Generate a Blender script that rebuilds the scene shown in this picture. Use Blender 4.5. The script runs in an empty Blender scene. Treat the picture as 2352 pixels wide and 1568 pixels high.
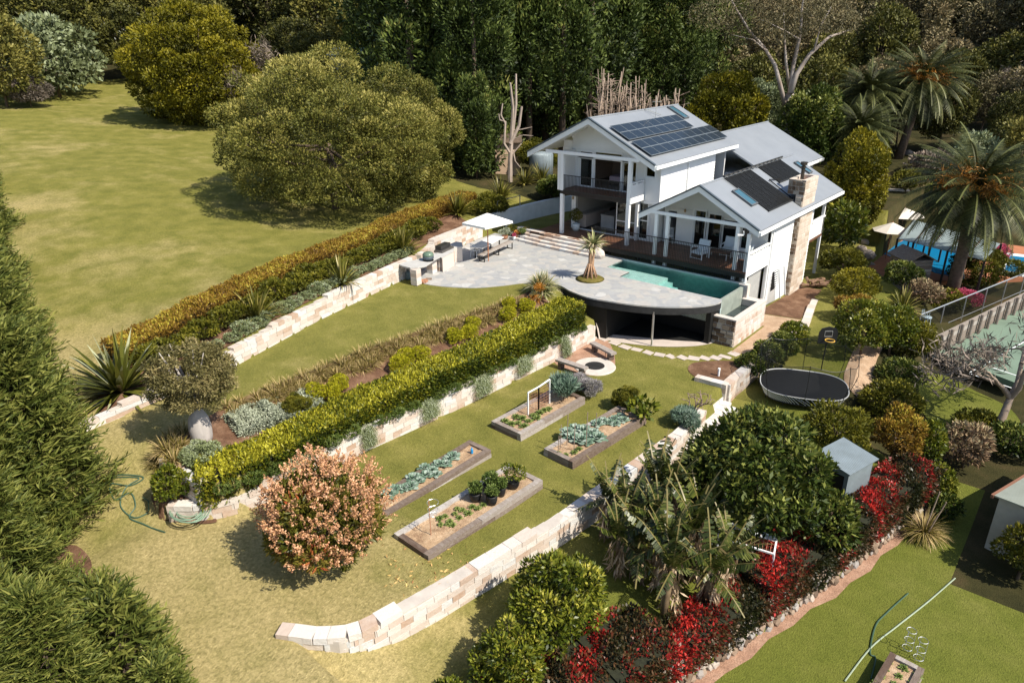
import bpy, math, random
import numpy as np
from mathutils import Vector, Matrix

rad = math.radians
RN = random.Random(11)
NR = np.random.default_rng(11)
S = bpy.context.scene
COL = S.collection

# ---------------------------------------------------------------- camera
F_PX = 2839.918 * 2352 / 4096          # focal length in photo units (photo drawn 2352 wide)
PITCH, ROLL, YAW = rad(23.10934), rad(0.75874), rad(-40.42469)
CAM = np.array([13.67, -31.955, 12.0])
def _cam_rows():
    cp, sp = math.cos(PITCH), math.sin(PITCH)
    r = np.array([1., 0, 0]); f = np.array([0, cp, -sp]); d = np.array([0, -sp, -cp])
    cr, sr = math.cos(ROLL), math.sin(ROLL)
    r2 = cr*r + sr*d; d2 = -sr*r + cr*d
    c, s = math.cos(YAW), math.sin(YAW)
    return np.array([r2, d2, f]) @ np.array([[c, -s, 0], [s, c, 0], [0, 0, 1]])
CM = _cam_rows()
cam = bpy.data.cameras.new('camera'); cam.sensor_width = 36; cam.lens = 24.96
cam.clip_start = 0.1; cam.clip_end = 2000
camo = bpy.data.objects.new('camera', cam); COL.objects.link(camo)
mw = Matrix.Identity(4)
for i in range(3):
    mw[i][0] = CM[0][i]; mw[i][1] = -CM[1][i]; mw[i][2] = -CM[2][i]; mw[i][3] = CAM[i]
camo.matrix_world = mw
S.camera = camo

# ---------------------------------------------------------------- light
SUN_DIR = Vector((1.55, 0.10, 1.74)).normalized()      # towards the sun
SUN_EL = math.asin(SUN_DIR.z); SUN_AZ = math.atan2(SUN_DIR.x, SUN_DIR.y)
W = bpy.data.worlds.new('World'); S.world = W; W.use_nodes = True
nt = W.node_tree
sky = nt.nodes.new('ShaderNodeTexSky'); sky.sky_type = 'NISHITA'; sky.sun_disc = False
sky.sun_elevation = SUN_EL; sky.sun_rotation = SUN_AZ
bg = nt.nodes['Background']; bg.inputs['Strength'].default_value = 0.11
nt.links.new(sky.outputs[0], bg.inputs['Color'])
sl = bpy.data.lights.new('sun', 'SUN'); sl.energy = 4.6; sl.angle = rad(0.5); sl.color = (1.0, 0.93, 0.80)
so = bpy.data.objects.new('sun', sl); COL.objects.link(so)
so.rotation_euler = SUN_DIR.to_track_quat('Z', 'Y').to_euler()
S.view_settings.view_transform = 'Standard'; S.view_settings.look = 'None'
S.view_settings.gamma = 1.0; S.view_settings.exposure = 0.6
cy = S.cycles
cy.max_bounces = 6; cy.diffuse_bounces = 2; cy.glossy_bounces = 2; cy.transmission_bounces = 4
cy.transparent_max_bounces = 12; cy.caustics_reflective = False; cy.caustics_refractive = False

# ---------------------------------------------------------------- ground heights (z = 0 is the patio)
def sm(a, b, t):
    t = np.clip((np.asarray(t, float) - a) / (b - a), 0, 1)
    return t*t*(3 - 2*t)
def ip(t, pts):
    pts = sorted(pts); return np.interp(t, [p[0] for p in pts], [p[1] for p in pts])
LWX = [(-60, -11.4), (-25.3, -11.5), (-22.7, -11.8), (-19.5, -12.2), (-15, -13.3), (-7.6, -14.95), (-6, -15.3), (-4.5, -16.2), (0, -17.2), (3, -17.9), (5.3, -18.2), (10.6, -18.1), (40, -18.1)]
HWX = [(-25.3, -6.9), (-24.9, -6.3), (-24.3, -5.55), (-23.4, -5.1), (-22, -4.95), (-18.3, -5.2), (-14.8, -5.1), (-7.4, -4.75), (-3.2, -4.7)]
LOWX = [(-25.45, .3), (-25.1, .9), (-24.7, 1.55), (-24, 1.9), (-21.9, 2.2), (-17.1, 2.8), (-9.8, 3.2), (-7.0, 2.95), (-4, 2.75), (0, 2.85), (4.9, 2.8), (9.4, 1.8), (12, 1.4)]
REDX = [(-30, 4.3), (-22, 6.6), (-18.1, 7.8), (-11.5, 9.6), (-5.7, 10.9), (-3, 11.4)]
BEDX = [(-24.6, -7.7), (-22.5, -8.8), (-20.8, -9.3), (-14, -8.7), (-6.7, -8.0), (-4.2, -8.0)]
def zU(y): return -.25*sm(-12, -23, y)
def zL(y): return -2.1 + .4*sm(-13, -24, y)
def wall_top(y): return ip(y, [(-25.6, .02), (-23.5, .2), (-21, .42), (-18.5, .72), (-14, .85), (-6, .9), (6, .95), (40, 1.0)])
def H(x, y):
    x = np.asarray(x, float); y = np.asarray(y, float)
    zu, zl = zU(y), zL(y)
    w = ip(y, LWX) - x
    hill = zu + wall_top(y) + .3*sm(.3, 3, w) + .098*np.maximum(0, w-7) + .10*np.sin(x*.21+1)*np.sin(y*.17)*sm(5, 14, w)
    hill = np.minimum(hill, 9 + .05*(hill-9) + .0*hill)
    # house / patio / upper lawn
    z = np.where(w > 0, hill, zu - .03)
    # lawn bank at the left end
    u = (x+9) - (y+22)
    bank = zu - .03 - 1.48*sm(.8, 7, u)
    xb, xh = ip(y, BEDX), ip(y, HWX)
    z = np.where((w <= 0) & (y < -20), np.minimum(z, bank), z)
    # planted slope between upper lawn and hedge wall
    k = np.clip((x-xb)/(xh-xb), 0, 1)
    slope = (zu+.03)*(1-k) + (zl+.85)*k
    slope = np.where(y < -22.5, np.where(y < -24.25, zl+.5, zu+.0-.25*k), slope)
    z = np.where((x > xb) & (x <= xh) & (y > -25.3) & (y < -3.3), slope, z)
    # lower garden level (also under the pool deck)
    xw = ip(y, LOWX)
    low = (x > xh) & (y > -25.3) & (y <= -3.3) | (x > -9.2) & (y > -3.3) & (y < 2.9) | (x > -4) & (y >= 2.9) & (y < 25)
    zl2 = zl + (-.3)*sm(3, 10, y)
    z = np.where(low, zl2, z)
    z = np.where((y <= -25.3) & (w <= 0), np.minimum(bank, zu) , z)
    z = np.where((y <= -25.3) & (x > -6.5), np.maximum(np.minimum(bank, zl2), zl2-.05*0), z)
    # strip below the lower wall
    zs = zl - .85*sm(-26, -22.5, y)
    zs = np.where(y > -8, -2.95 + .6*sm(-7, 9, y), zs)
    xr = ip(y, REDX)
    kk = np.clip((x-xw)/(xr-xw), 0, 1)
    strip = zs*(1-kk) + np.minimum(zs, -3.45)*kk
    strip = np.where(x > xr, -4.5, strip)
    right = zs + (-4.1 - zs)*sm(6.2, 9.5, x)
    right = np.where(y > 14, zs + (-3.75-zs)*sm(0, 1, (x-2.5+6.5*sm(17, 24, y))/3.5), right)
    f = sm(-5.5, -2.5, y)
    strip = np.where(x > xr, -4.5 + (right+4.5)*f, strip*(1-f) + right*f)
    z = np.where((x > xw) & (y > -25.3), strip, z)
    z = np.where((x > 0.4) & (y <= -25.3), zl2 + (-4.0-zl2)*sm(3, 7, x), z)
    # beyond
    far = sm(33, 46, y)
    zback = 1.0 + .07*np.maximum(0, y-46) + .04*np.maximum(0, x-10)*sm(40, 60, y)
    zback = np.maximum(zback, 0)
    z = np.where((w <= 0), z*(1-far) + zback*far, z)
    z = np.where((w > 0) & (y > 46), z + .05*(y-46), z)
    return z

def ray(px, py):
    return CM.T @ np.array([(px-1176)/F_PX, (py-784)/F_PX, 1.0])
def at(px, py, z=None):
    """photo pixel -> point on the ground (or on the level z)"""
    r = ray(px, py)
    if z is not None:
        t = (z-CAM[2])/r[2]; return Vector(CAM + r*t)
    ts = np.arange(12, 260, .06)
    P = CAM[None] + r[None]*ts[:, None]
    below = P[:, 2] < H(P[:, 0], P[:, 1])
    i = int(np.argmax(below)) if below.any() else len(ts)-1
    return Vector(P[i])
def depth(p): return float(CM[2] @ (np.array(p)-CAM))
def span(p, px): return depth(p)*px/F_PX      # metres covered by px photo units at p

# ---------------------------------------------------------------- materials
MATS = {}
def node_mat(name):
    m = bpy.data.materials.new(name); m.use_nodes = True
    MATS[name] = m
    return m, m.node_tree, m.node_tree.nodes['Principled BSDF']
def ramp(nt, stops, inp=None):
    n = nt.nodes.new('ShaderNodeValToRGB')
    el = n.color_ramp.elements
    while len(el) < len(stops): el.new(0.5)
    for e, (p, c) in zip(el, stops):
        e.position = p; e.color = (*c, 1)
    if inp is not None: nt.links.new(inp, n.inputs[0])
    return n
def coords(nt, scale=(1, 1, 1), kind='Object', rot=(0, 0, 0)):
    tc = nt.nodes.new('ShaderNodeTexCoord'); mp = nt.nodes.new('ShaderNodeMapping')
    mp.inputs['Scale'].default_value = scale; mp.inputs['Rotation'].default_value = rot
    nt.links.new(tc.outputs[kind], mp.inputs[0]); return mp.outputs[0]
def noise(nt, vec, scale, detail=4, rough=.55):
    n = nt.nodes.new('ShaderNodeTexNoise'); n.inputs['Scale'].default_value = scale
    n.inputs['Detail'].default_value = detail; n.inputs['Roughness'].default_value = rough
    nt.links.new(vec, n.inputs['Vector']); return n.outputs['Fac']
def mixc(nt, fac, a, b, mode='MIX'):
    n = nt.nodes.new('ShaderNodeMix'); n.data_type = 'RGBA'; n.blend_type = mode
    for s, v in ((n.inputs['Factor'], fac), (n.inputs['A'], a), (n.inputs['B'], b)):
        pass
    def put(sock, v):
        if isinstance(v, (int, float)): sock.default_value = v
        elif isinstance(v, tuple): sock.default_value = (*v, 1)
        else: nt.links.new(v, sock)
    put(n.inputs[0], fac); put(n.inputs[6], a); put(n.inputs[7], b)
    return n.outputs[2]
def bump(nt, b, h, strength=.3, dist=.02):
    n = nt.nodes.new('ShaderNodeBump'); n.inputs['Strength'].default_value = strength
    n.inputs['Distance'].default_value = dist
    nt.links.new(h, n.inputs['Height']); nt.links.new(n.outputs[0], b.inputs['Normal'])
def math_(nt, op, a, b=None):
    n = nt.nodes.new('ShaderNodeMath'); n.operation = op
    for i, v in enumerate((a, b)):
        if v is None: continue
        if isinstance(v, (int, float)): n.inputs[i].default_value = v
        else: nt.links.new(v, n.inputs[i])
    return n.outputs[0]

def plain(name, c, rough=.6, metal=0, var=.12, scale=3, bmp=0, stretch=(1, 1, 1), spec=.4):
    m, nt, b = node_mat(name)
    v = coords(nt, stretch); n = noise(nt, v, scale)
    lo = tuple(x*(1-var) for x in c); hi = tuple(min(1, x*(1+var)) for x in c)
    r = ramp(nt, [(.3, lo), (.7, hi)], n); nt.links.new(r.outputs[0], b.inputs['Base Color'])
    b.inputs['Roughness'].default_value = rough; b.inputs['Metallic'].default_value = metal
    b.inputs['Specular IOR Level'].default_value = spec
    if bmp: bump(nt, b, noise(nt, v, scale*6), bmp)
    return m
def attr_mat(name, stops, rough=.85, noise_scale=8, noise_amt=.35, bmp=.5, bscale=14, stretch=(1, 1, 1)):
    """colour picked per face by the 'v' attribute, broken up by noise"""
    m, nt, b = node_mat(name)
    a = nt.nodes.new('ShaderNodeAttribute'); a.attribute_name = 'v'
    v = coords(nt, stretch); n = noise(nt, v, noise_scale, 6, .65)
    f = math_(nt, 'ADD', a.outputs['Fac'], math_(nt, 'MULTIPLY', math_(nt, 'SUBTRACT', n, .5), noise_amt))
    r = ramp(nt, stops, f); nt.links.new(r.outputs[0], b.inputs['Base Color'])
    b.inputs['Roughness'].default_value = rough; b.inputs['Specular IOR Level'].default_value = .25
    if bmp: bump(nt, b, noise(nt, v, bscale, 6, .7), bmp, .03)
    return m
def leaf(name, stops, trans=.25, rough=.55, spec=.25, objvar=.0):
    stops = [(p, tuple(x*(.8+.5*p)*(1.3 if x < .12 else 1.15 if x < .3 else 1.0)*(.72 if i == 2 and c[1] > .8*c[0] and c[2] < .55*c[1] else 1) for i, x in enumerate(c))) for p, c in stops]
    m, nt, b = node_mat(name)
    a = nt.nodes.new('ShaderNodeAttribute'); a.attribute_name = 'v'
    f = a.outputs['Fac']
    if objvar:
        oi = nt.nodes.new('ShaderNodeObjectInfo')
        f = math_(nt, 'ADD', f, math_(nt, 'MULTIPLY', math_(nt, 'SUBTRACT', oi.outputs['Random'], .5), objvar))
    r = ramp(nt, stops, f)
    nt.links.new(r.outputs[0], b.inputs['Base Color'])
    b.inputs['Roughness'].default_value = rough; b.inputs['Specular IOR Level'].default_value = spec
    t = nt.nodes.new('ShaderNodeBsdfTranslucent'); nt.links.new(r.outputs[0], t.inputs['Color'])
    mx = nt.nodes.new('ShaderNodeMixShader'); mx.inputs[0].default_value = trans
    nt.links.new(b.outputs[0], mx.inputs[1]); nt.links.new(t.outputs[0], mx.inputs[2])
    nt.links.new(mx.outputs[0], nt.nodes['Material Output'].inputs['Surface'])
    return m

# ---------------------------------------------------------------- mesh building
class MB:
    def __init__(s): s.v = []; s.f = []; s.a = []
    def _add(s, vs, fs, a=.5):
        o = len(s.v); s.v += [tuple(p) for p in vs]
        s.f += [tuple(i+o for i in f) for f in fs]; s.a += [a]*len(fs)
        return s
    def box(s, x0, x1, y0, y1, z0, z1, a=.5):
        vs = [(x0,y0,z0),(x1,y0,z0),(x1,y1,z0),(x0,y1,z0),(x0,y0,z1),(x1,y0,z1),(x1,y1,z1),(x0,y1,z1)]
        return s._add(vs, [(0,3,2,1),(4,5,6,7),(0,1,5,4),(1,2,6,5),(2,3,7,6),(3,0,4,7)], a)
    def obox(s, c, ux, uy, uz, a=.5, jit=0):
        """box from centre and three half-axis vectors"""
        c, ux, uy, uz = Vector(c), Vector(ux), Vector(uy), Vector(uz); vs = []
        for k in (-1, 1):
            for i, j in ((-1,-1),(1,-1),(1,1),(-1,1)):
                p = c + ux*i + uy*j + uz*k
                if jit: p = p + Vector([RN.uniform(-jit, jit) for _ in range(3)])
                vs.append(p)
        return s._add(vs, [(0,3,2,1),(4,5,6,7),(0,1,5,4),(1,2,6,5),(2,3,7,6),(3,0,4,7)], a)
    def bar(s, p, q, w=.05, h=None, a=.5, up=(0, 0, 1)):
        p, q = Vector(p), Vector(q); d = q-p; L = d.length
        if L < 1e-6: return s
        d /= L; u = Vector(up)
        if abs(d.dot(u)) > .98: u = Vector((0, 1, 0))
        x = d.cross(u).normalized(); z = x.cross(d)
        return s.obox((p+q)/2, d*L/2, x*w/2, z*(h or w)/2, a)
    def tube(s, pts, rs, n=6, a=.5, cap=True):
        pts = [Vector(p) for p in pts]
        if isinstance(rs, (int, float)): rs = [rs]*len(pts)
        vs = []; fs = []
        ref = None
        for i, p in enumerate(pts):
            d = (pts[min(i+1, len(pts)-1)] - pts[max(i-1, 0)])
            d = d.normalized() if d.length > 1e-9 else Vector((0, 0, 1))
            if ref is None:
                ref = Vector((1, 0, 0)) if abs(d.x) < .8 else Vector((0, 1, 0))
            x = (ref - d*ref.dot(d)).normalized(); y = d.cross(x); ref = x
            for k in range(n):
                t = 2*math.pi*k/n; vs.append(p + (x*math.cos(t) + y*math.sin(t))*rs[i])
        for i in range(len(pts)-1):
            for k in range(n):
                fs.append((i*n+k, i*n+(k+1)%n, (i+1)*n+(k+1)%n, (i+1)*n+k))
        if cap:
            fs.append(tuple(range(n-1, -1, -1))); fs.append(tuple((len(pts)-1)*n+k for k in range(n)))
        return s._add(vs, fs, a)
    def lathe(s, prof, c=(0, 0, 0), n=16, a=.5):
        vs = []; fs = []
        for r, z in prof:
            for k in range(n):
                t = 2*math.pi*k/n; vs.append((c[0]+r*math.cos(t), c[1]+r*math.sin(t), c[2]+z))
        for i in range(len(prof)-1):
            for k in range(n):
                fs.append((i*n+k, i*n+(k+1)%n, (i+1)*n+(k+1)%n, (i+1)*n+k))
        if prof[0][0] > 1e-4: fs.append(tuple(range(n-1, -1, -1)))
        if prof[-1][0] > 1e-4: fs.append(tuple((len(prof)-1)*n+k for k in range(n)))
        return s._add(vs, fs, a)
    def prism(s, poly, z0, z1, a=.5):
        n = len(poly); vs = [(p[0], p[1], z0) for p in poly] + [(p[0], p[1], z1) for p in poly]
        ar = sum(poly[i][0]*poly[(i+1)%n][1]-poly[(i+1)%n][0]*poly[i][1] for i in range(n))
        idx = list(range(n))
        if ar < 0:
            vs = [vs[n-1-i] for i in range(n)] + [vs[2*n-1-i] for i in range(n)]
        fs = [tuple(reversed(idx)), tuple(i+n for i in idx)] + [(i, (i+1)%n, (i+1)%n+n, i+n) for i in range(n)]
        return s._add(vs, fs, a)
    def poly(s, pts, a=.5): return s._add(pts, [tuple(range(len(pts)))], a)
    def slab(s, quad, t, a=.5):
        """sheet through 4 points with thickness t along its normal (downwards)"""
        q = [Vector(p) for p in quad]; n = (q[1]-q[0]).cross(q[3]-q[0]).normalized()
        if n.z < 0: n = -n
        b = [p - n*t for p in q]
        return s._add(q+b, [(0,1,2,3),(7,6,5,4),(0,4,5,1),(1,5,6,2),(2,6,7,3),(3,7,4,0)], a)
    def blob(s, c, r, a=.5, jit=.12, sub=1):
        V, Fc = ICO[sub]
        if isinstance(r, (int, float)): r = (r, r, r)
        vs = [(c[0]+p[0]*r[0]*(1+RN.uniform(-jit, jit)), c[1]+p[1]*r[1]*(1+RN.uniform(-jit, jit)), c[2]+p[2]*r[2]*(1+RN.uniform(-jit, jit))) for p in V]
        return s._add(vs, Fc, a)
    def mesh(s, name, mats, smooth=False, off=(0, 0, 0)):
        me = bpy.data.meshes.new(name)
        ox, oy, oz = off
        me.from_pydata([(x-ox, y-oy, z-oz) for x, y, z in s.v], [], s.f)
        at_ = me.attributes.new('v', 'FLOAT', 'FACE'); at_.data.foreach_set('value', s.a)
        for m in (mats if isinstance(mats, (list, tuple)) else [mats]): me.materials.append(m)
        if smooth: me.polygons.foreach_set('use_smooth', [True]*len(me.polygons))
        me.validate(); me.update()
        return me
def _ico():
    import bmesh
    out = {}
    for k in (1, 2, 3):
        bm = bmesh.new(); bmesh.ops.create_icosphere(bm, subdivisions=k, radius=1)
        out[k] = ([tuple(v.co) for v in bm.verts], [tuple(v.index for v in f.verts) for f in bm.faces]); bm.free()
    return out
ICO = _ico()

def quads_mesh(name, V, A, mat):
    """V: (n,4,3) array of quads, A: per-quad attribute"""
    n = len(V); me = bpy.data.meshes.new(name)
    me.vertices.add(n*4); me.vertices.foreach_set('co', V.reshape(-1).astype(np.float32))
    me.loops.add(n*4); me.loops.foreach_set('vertex_index', np.arange(n*4, dtype=np.int32))
    me.polygons.add(n)
    me.polygons.foreach_set('loop_start', np.arange(0, n*4, 4, dtype=np.int32))
    me.polygons.foreach_set('loop_total', np.full(n, 4, dtype=np.int32))
    at_ = me.attributes.new('v', 'FLOAT', 'FACE'); at_.data.foreach_set('value', np.asarray(A, np.float32))
    for m in (mat if isinstance(mat, (list, tuple)) else [mat]): me.materials.append(m)
    me.update(calc_edges=True)
    return me

# ---------------------------------------------------------------- things
def link(name, data, parent=None, loc=None):
    o = bpy.data.objects.new(name, data); COL.objects.link(o)
    if parent is not None: o.parent = parent
    if loc is not None: o.location = loc
    return o
def tag(o, label, cat, group=None, kind=None):
    if label: o['label'] = label
    if cat: o['category'] = cat
    if group: o['group'] = group
    if kind: o['kind'] = kind
    return o
def thing(name, label, cat, loc=(0, 0, 0), rotz=0, group=None):
    o = link(name, None, loc=loc); o.rotation_euler = (0, 0, rotz); o.empty_display_size = .3
    return tag(o, label, cat, group)
def wpart(name, mb, mat, root, parent=None, smooth=False, label=None):
    """part of an unrotated thing whose mesh is given in world coordinates"""
    o = link(name, mb.mesh(name, mat, smooth, root.location), parent or root)
    if label: o['label'] = label
    return o
def part(name, me, parent, loc=(0, 0, 0)):
    return link(name, me, parent, loc)
def solo(name, label, cat, mb, mat, group=None, smooth=False, kind=None, base=None):
    """single-mesh thing given in world coordinates; origin at its base"""
    if base is None:
        xs = [p[0] for p in mb.v]; ys = [p[1] for p in mb.v]; zs = [p[2] for p in mb.v]
        base = ((min(xs)+max(xs))/2, (min(ys)+max(ys))/2, min(zs))
    o = link(name, mb.mesh(name, mat, smooth, base), loc=base)
    return tag(o, label, cat, group, kind)
def struct(name, mb, mat, smooth=False):
    o = link(name, mb.mesh(name, mat, smooth)); o['kind'] = 'structure'; return o
def dup(root, loc, rotz=None, scale=None, label=None, group=None):
    r = root.copy(); COL.objects.link(r); r.location = loc
    if rotz is not None: r.rotation_euler = (0, 0, rotz)
    if scale is not None: r.scale = scale if isinstance(scale, (tuple, list)) else (scale,)*3
    if label: r['label'] = label
    if group: r['group'] = group
    for ch in list(root.children):
        c = ch.copy(); COL.objects.link(c); c.parent = r
        for g in list(ch.children):
            d = g.copy(); COL.objects.link(d); d.parent = c
    return r
# ================================================================ ground
def ground_material():
    m, nt, b = node_mat('grass_ground')
    v = coords(nt)
    big = noise(nt, v, .16, 4, .6); mid = noise(nt, v, .9, 5, .6); fine = noise(nt, v, 9, 4, .75)
    vs = coords(nt, (1.0, .45, 1), rot=(0, 0, .7)); blade = noise(nt, vs, 26, 3, .8)
    green = ramp(nt, [(.25, (.135, .138, .032)), (.55, (.200, .188, .050)), (.8, (.26, .232, .074))], mid)
    straw = ramp(nt, [(.3, (.29, .24, .105)), (.7, (.46, .37, .19))], fine)
    sep = nt.nodes.new('ShaderNodeSeparateXYZ'); nt.links.new(v, sep.inputs[0])
    # worn dry ground towards the near left, lusher to the right
    def smooth(val, a, bb):
        n = nt.nodes.new('ShaderNodeMapRange'); n.interpolation_type = 'SMOOTHSTEP'
        n.inputs['From Min'].default_value = a; n.inputs['From Max'].default_value = bb
        nt.links.new(val, n.inputs['Value']); return n.outputs[0]
    dry_near = smooth(sep.outputs[1], -18, -24)
    dry_left = math_(nt, 'MULTIPLY', math_(nt, 'MULTIPLY', smooth(sep.outputs[0], -13, -17), smooth(sep.outputs[1], -10, -22)), .45)
    amt = math_(nt, 'MAXIMUM', math_(nt, 'MULTIPLY', dry_near, .85), dry_left)
    right = smooth(sep.outputs[0], 2.6, 6)
    amt = math_(nt, 'MULTIPLY', amt, math_(nt, 'SUBTRACT', 1, right))
    th = math_(nt, 'ADD', math_(nt, 'ADD', math_(nt, 'MULTIPLY', big, .9), math_(nt, 'MULTIPLY', mid, .35)), math_(nt, 'MULTIPLY', amt, .35))
    fac = smooth(th, .62, 1.0)
    fac = math_(nt, 'MULTIPLY', fac, math_(nt, 'SUBTRACT', 1, math_(nt, 'MULTIPLY', right, .85)))
    lush = mixc(nt, math_(nt, 'MULTIPLY', right, .6), green.outputs[0], (.105, .135, .018))
    c = mixc(nt, fac, lush, straw.outputs[0])
    c = mixc(nt, .55, c, ramp(nt, [(.25, (.42, .43, .36)), (.75, (1.42, 1.4, 1.25))], blade).outputs[0], 'MULTIPLY')
    c = mixc(nt, .45, c, ramp(nt, [(.3, (.6, .62, .55)), (.7, (1.3, 1.28, 1.2))], fine).outputs[0], 'MULTIPLY')
    wv = nt.nodes.new('ShaderNodeTexWave'); wv.inputs['Scale'].default_value = .16; wv.inputs['Distortion'].default_value = 1.5; nt.links.new(coords(nt, rot=(0, 0, .5)), wv.inputs['Vector'])
    c = mixc(nt, smooth(sep.outputs[0], -17, -22), c, mixc(nt, .5, c, ramp(nt, [(.2, (.92, .93, .9)), (.8, (1.06, 1.05, 1.0))], wv.outputs['Fac']).outputs[0], 'MULTIPLY'))
    # woodland floor and bare earth away from the lawns
    nt.links.new(c, b.inputs['Base Color'])
    b.inputs['Roughness'].default_value = .9; b.inputs['Specular IOR Level'].default_value = .1
    bump(nt, b, math_(nt, 'ADD', blade, math_(nt, 'MULTIPLY', fine, .8)), .8, .06)
    return m
M_grass = ground_material()
def earth_mat(name, c1, c2, c3, scale=1.2):
    m, nt, b = node_mat(name); v = coords(nt)
    r = ramp(nt, [(.28, c1), (.5, c2), (.75, c3)], noise(nt, v, scale, 8, .7))
    fine = noise(nt, v, 22, 4, .75)
    c = mixc(nt, .6, r.outputs[0], ramp(nt, [(.3, (.5, .5, .5)), (.72, (1.5, 1.45, 1.4))], fine).outputs[0], 'MULTIPLY')
    nt.links.new(c, b.inputs['Base Color'])
    b.inputs['Roughness'].default_value = .95; b.inputs['Specular IOR Level'].default_value = .1
    bump(nt, b, fine, .8, .05); return m
M_forest = earth_mat('forest_floor', (.018, .02, .008), (.045, .042, .016), (.10, .07, .035), .35)
M_mulch = earth_mat('red_brown_mulch', (.085, .045, .028), (.16, .09, .056), (.30, .19, .125))
M_gravel = earth_mat('pink_gravel', (.26, .15, .10), (.38, .23, .16), (.50, .33, .24), 2)
M_sand = earth_mat('sandy_path', (.33, .22, .14), (.44, .31, .21), (.52, .40, .29), 2)
M_soil = earth_mat('straw_mulched_soil', (.22, .13, .08), (.42, .29, .18), (.60, .46, .32), 3)
M_dirt = earth_mat('dark_leaf_litter', (.03, .022, .012), (.085, .05, .028), (.20, .12, .07), 1.5)

def axis(*segs):
    out = []
    for a, b, st in segs: out += list(np.arange(a, b, st))
    return np.array(out + [segs[-1][1]])
gx = axis((-320, -120, 12), (-120, -40, 3), (-40, -19.5, .8), (-19.5, 14, .2), (14, 40, 1), (40, 260, 12))
gy = axis((-60, -34, 2), (-34, 12, .2), (12, 50, .8), (50, 330, 10))
def build_ground():
    X, Y = np.meshgrid(gx, gy); Z = H(X, Y)
    ny, nx = X.shape
    V = np.stack([X, Y, Z], -1).reshape(-1, 3)
    i = np.arange(ny*nx).reshape(ny, nx)
    Fq = np.stack([i[:-1, :-1], i[:-1, 1:], i[1:, 1:], i[1:, :-1]], -1).reshape(-1, 4)
    me = bpy.data.meshes.new('ground')
    me.from_pydata(V.tolist(), [], Fq.tolist())
    me.materials.append(M_grass); me.materials.append(M_forest)
    c = V[Fq].mean(1)
    lwx = ip(c[:, 1], LWX); w = lwx - c[:, 0]
    # forest floor: beyond the hill lawn, behind the house and beyond the right-hand gardens
    wood = (c[:, 0] < -90) | ((w > 0) & (c[:, 1] > 9 + np.maximum(0, (-c[:, 0]-24))*.1)) | (c[:, 1] > 26) | ((c[:, 0] > 6.2) & (c[:, 1] > -3)) | (c[:, 0] > 12.6) & (c[:, 1] > -9)
    wood |= (w > 0) & (c[:, 1] < -27.5)
    me.polygons.foreach_set('material_index', wood.astype(np.int32))
    me.polygons.foreach_set('use_smooth', [True]*len(me.polygons))
    me.update()
    o = link('ground', me); o['kind'] = 'structure'
build_ground()

def sheet(name, pts, mat, lift=.012, sub=.35, kind='structure'):
    """patch of ground cover draped over the terrain inside a polygon (list of xy)"""
    pts = [(p[0], p[1]) for p in pts]
    xs = [p[0] for p in pts]; ys = [p[1] for p in pts]
    import bmesh
    bm = bmesh.new()
    f = bm.faces.new([bm.verts.new((x, y, 0)) for x, y in pts])
    for ax, lo, hi in ((0, min(xs), max(xs)), (1, min(ys), max(ys))):
        t = lo + sub
        while t < hi:
            no = (1, 0, 0) if ax == 0 else (0, 1, 0); co = (t, 0, 0) if ax == 0 else (0, t, 0)
            bmesh.ops.bisect_plane(bm, geom=bm.verts[:]+bm.edges[:]+bm.faces[:], plane_co=co, plane_no=no)
            t += sub
    bmesh.ops.recalc_face_normals(bm, faces=bm.faces[:])
    for v in bm.verts: v.co.z = float(H(v.co.x, v.co.y)) + lift
    for f in bm.faces:
        if f.normal.z < 0: f.normal_flip()
    me = bpy.data.meshes.new(name); bm.to_mesh(me); bm.free()
    me.materials.append(mat)
    o = link(name, me); o['kind'] = kind; return o
def curve_pts(pts, n=8, closed=True):
    """Catmull-Rom smoothing of a loop of xy points"""
    P = [np.array(p[:2], float) for p in pts]; out = []; m = len(P)
    for i in range(m if closed else m-1):
        a, b, c, d = (P[(i-1) % m], P[i], P[(i+1) % m], P[(i+2) % m]) if closed else (P[max(i-1, 0)], P[i], P[i+1], P[min(i+2, m-1)])
        for k in range(n):
            t = k/n
            out.append(tuple(.5*((2*b) + (-a+c)*t + (2*a-5*b+4*c-d)*t*t + (-a+3*b-3*c+d)*t**3)))
    if not closed: out.append(tuple(P[-1]))
    return out

# planted bed between the upper lawn and the hedge
bed = [(ip(y, BEDX)+.05, y) for y in np.arange(-24.1, -4.3, .8)] + [(ip(y, HWX)-.1, y) for y in np.arange(-4.6, -24.3, -.8)]
sheet('hedge_bed', bed, M_mulch, .06)
bed = [(ip(y, LWX)-.3, y) for y in np.arange(-24.5, 2, 1.5)] + [(ip(y, LWX)-3.0-.02*max(0, y+20), y) for y in np.arange(2, -24.6, -1.5)]
sheet('hill_hedge_bed', bed, M_mulch, .04)
sheet('corner_bed', curve_pts([(-7.75, -24.35), (-6.5, -24.2), (-5.2, -24.1), (-5.25, -24.4), (-5.9, -24.85), (-6.6, -25.2), (-7.3, -25.05)], 5), M_mulch, .04, .15)
# soil and paths east of the house
sheet('soil_strip', [(.15, 4.8), (2.4, 5.4), (1.75, 9.4), (1.5, 11.6), (.15, 11.6)], M_mulch, .015)
sheet('gravel_path', [(1.4, -1.2), (2.1, -1.0), (2.45, 5.3), (.15, 4.7), (.2, 3.2), (1.35, 3.0)], M_sand, .015)
sheet('corner_soil', curve_pts([(2.6, -5.0), (1.0, -4.6), (.55, -3.6), (1.3, -2.6), (2.2, -2.0), (2.6, -2.2)], 6), M_mulch, .02)
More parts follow.
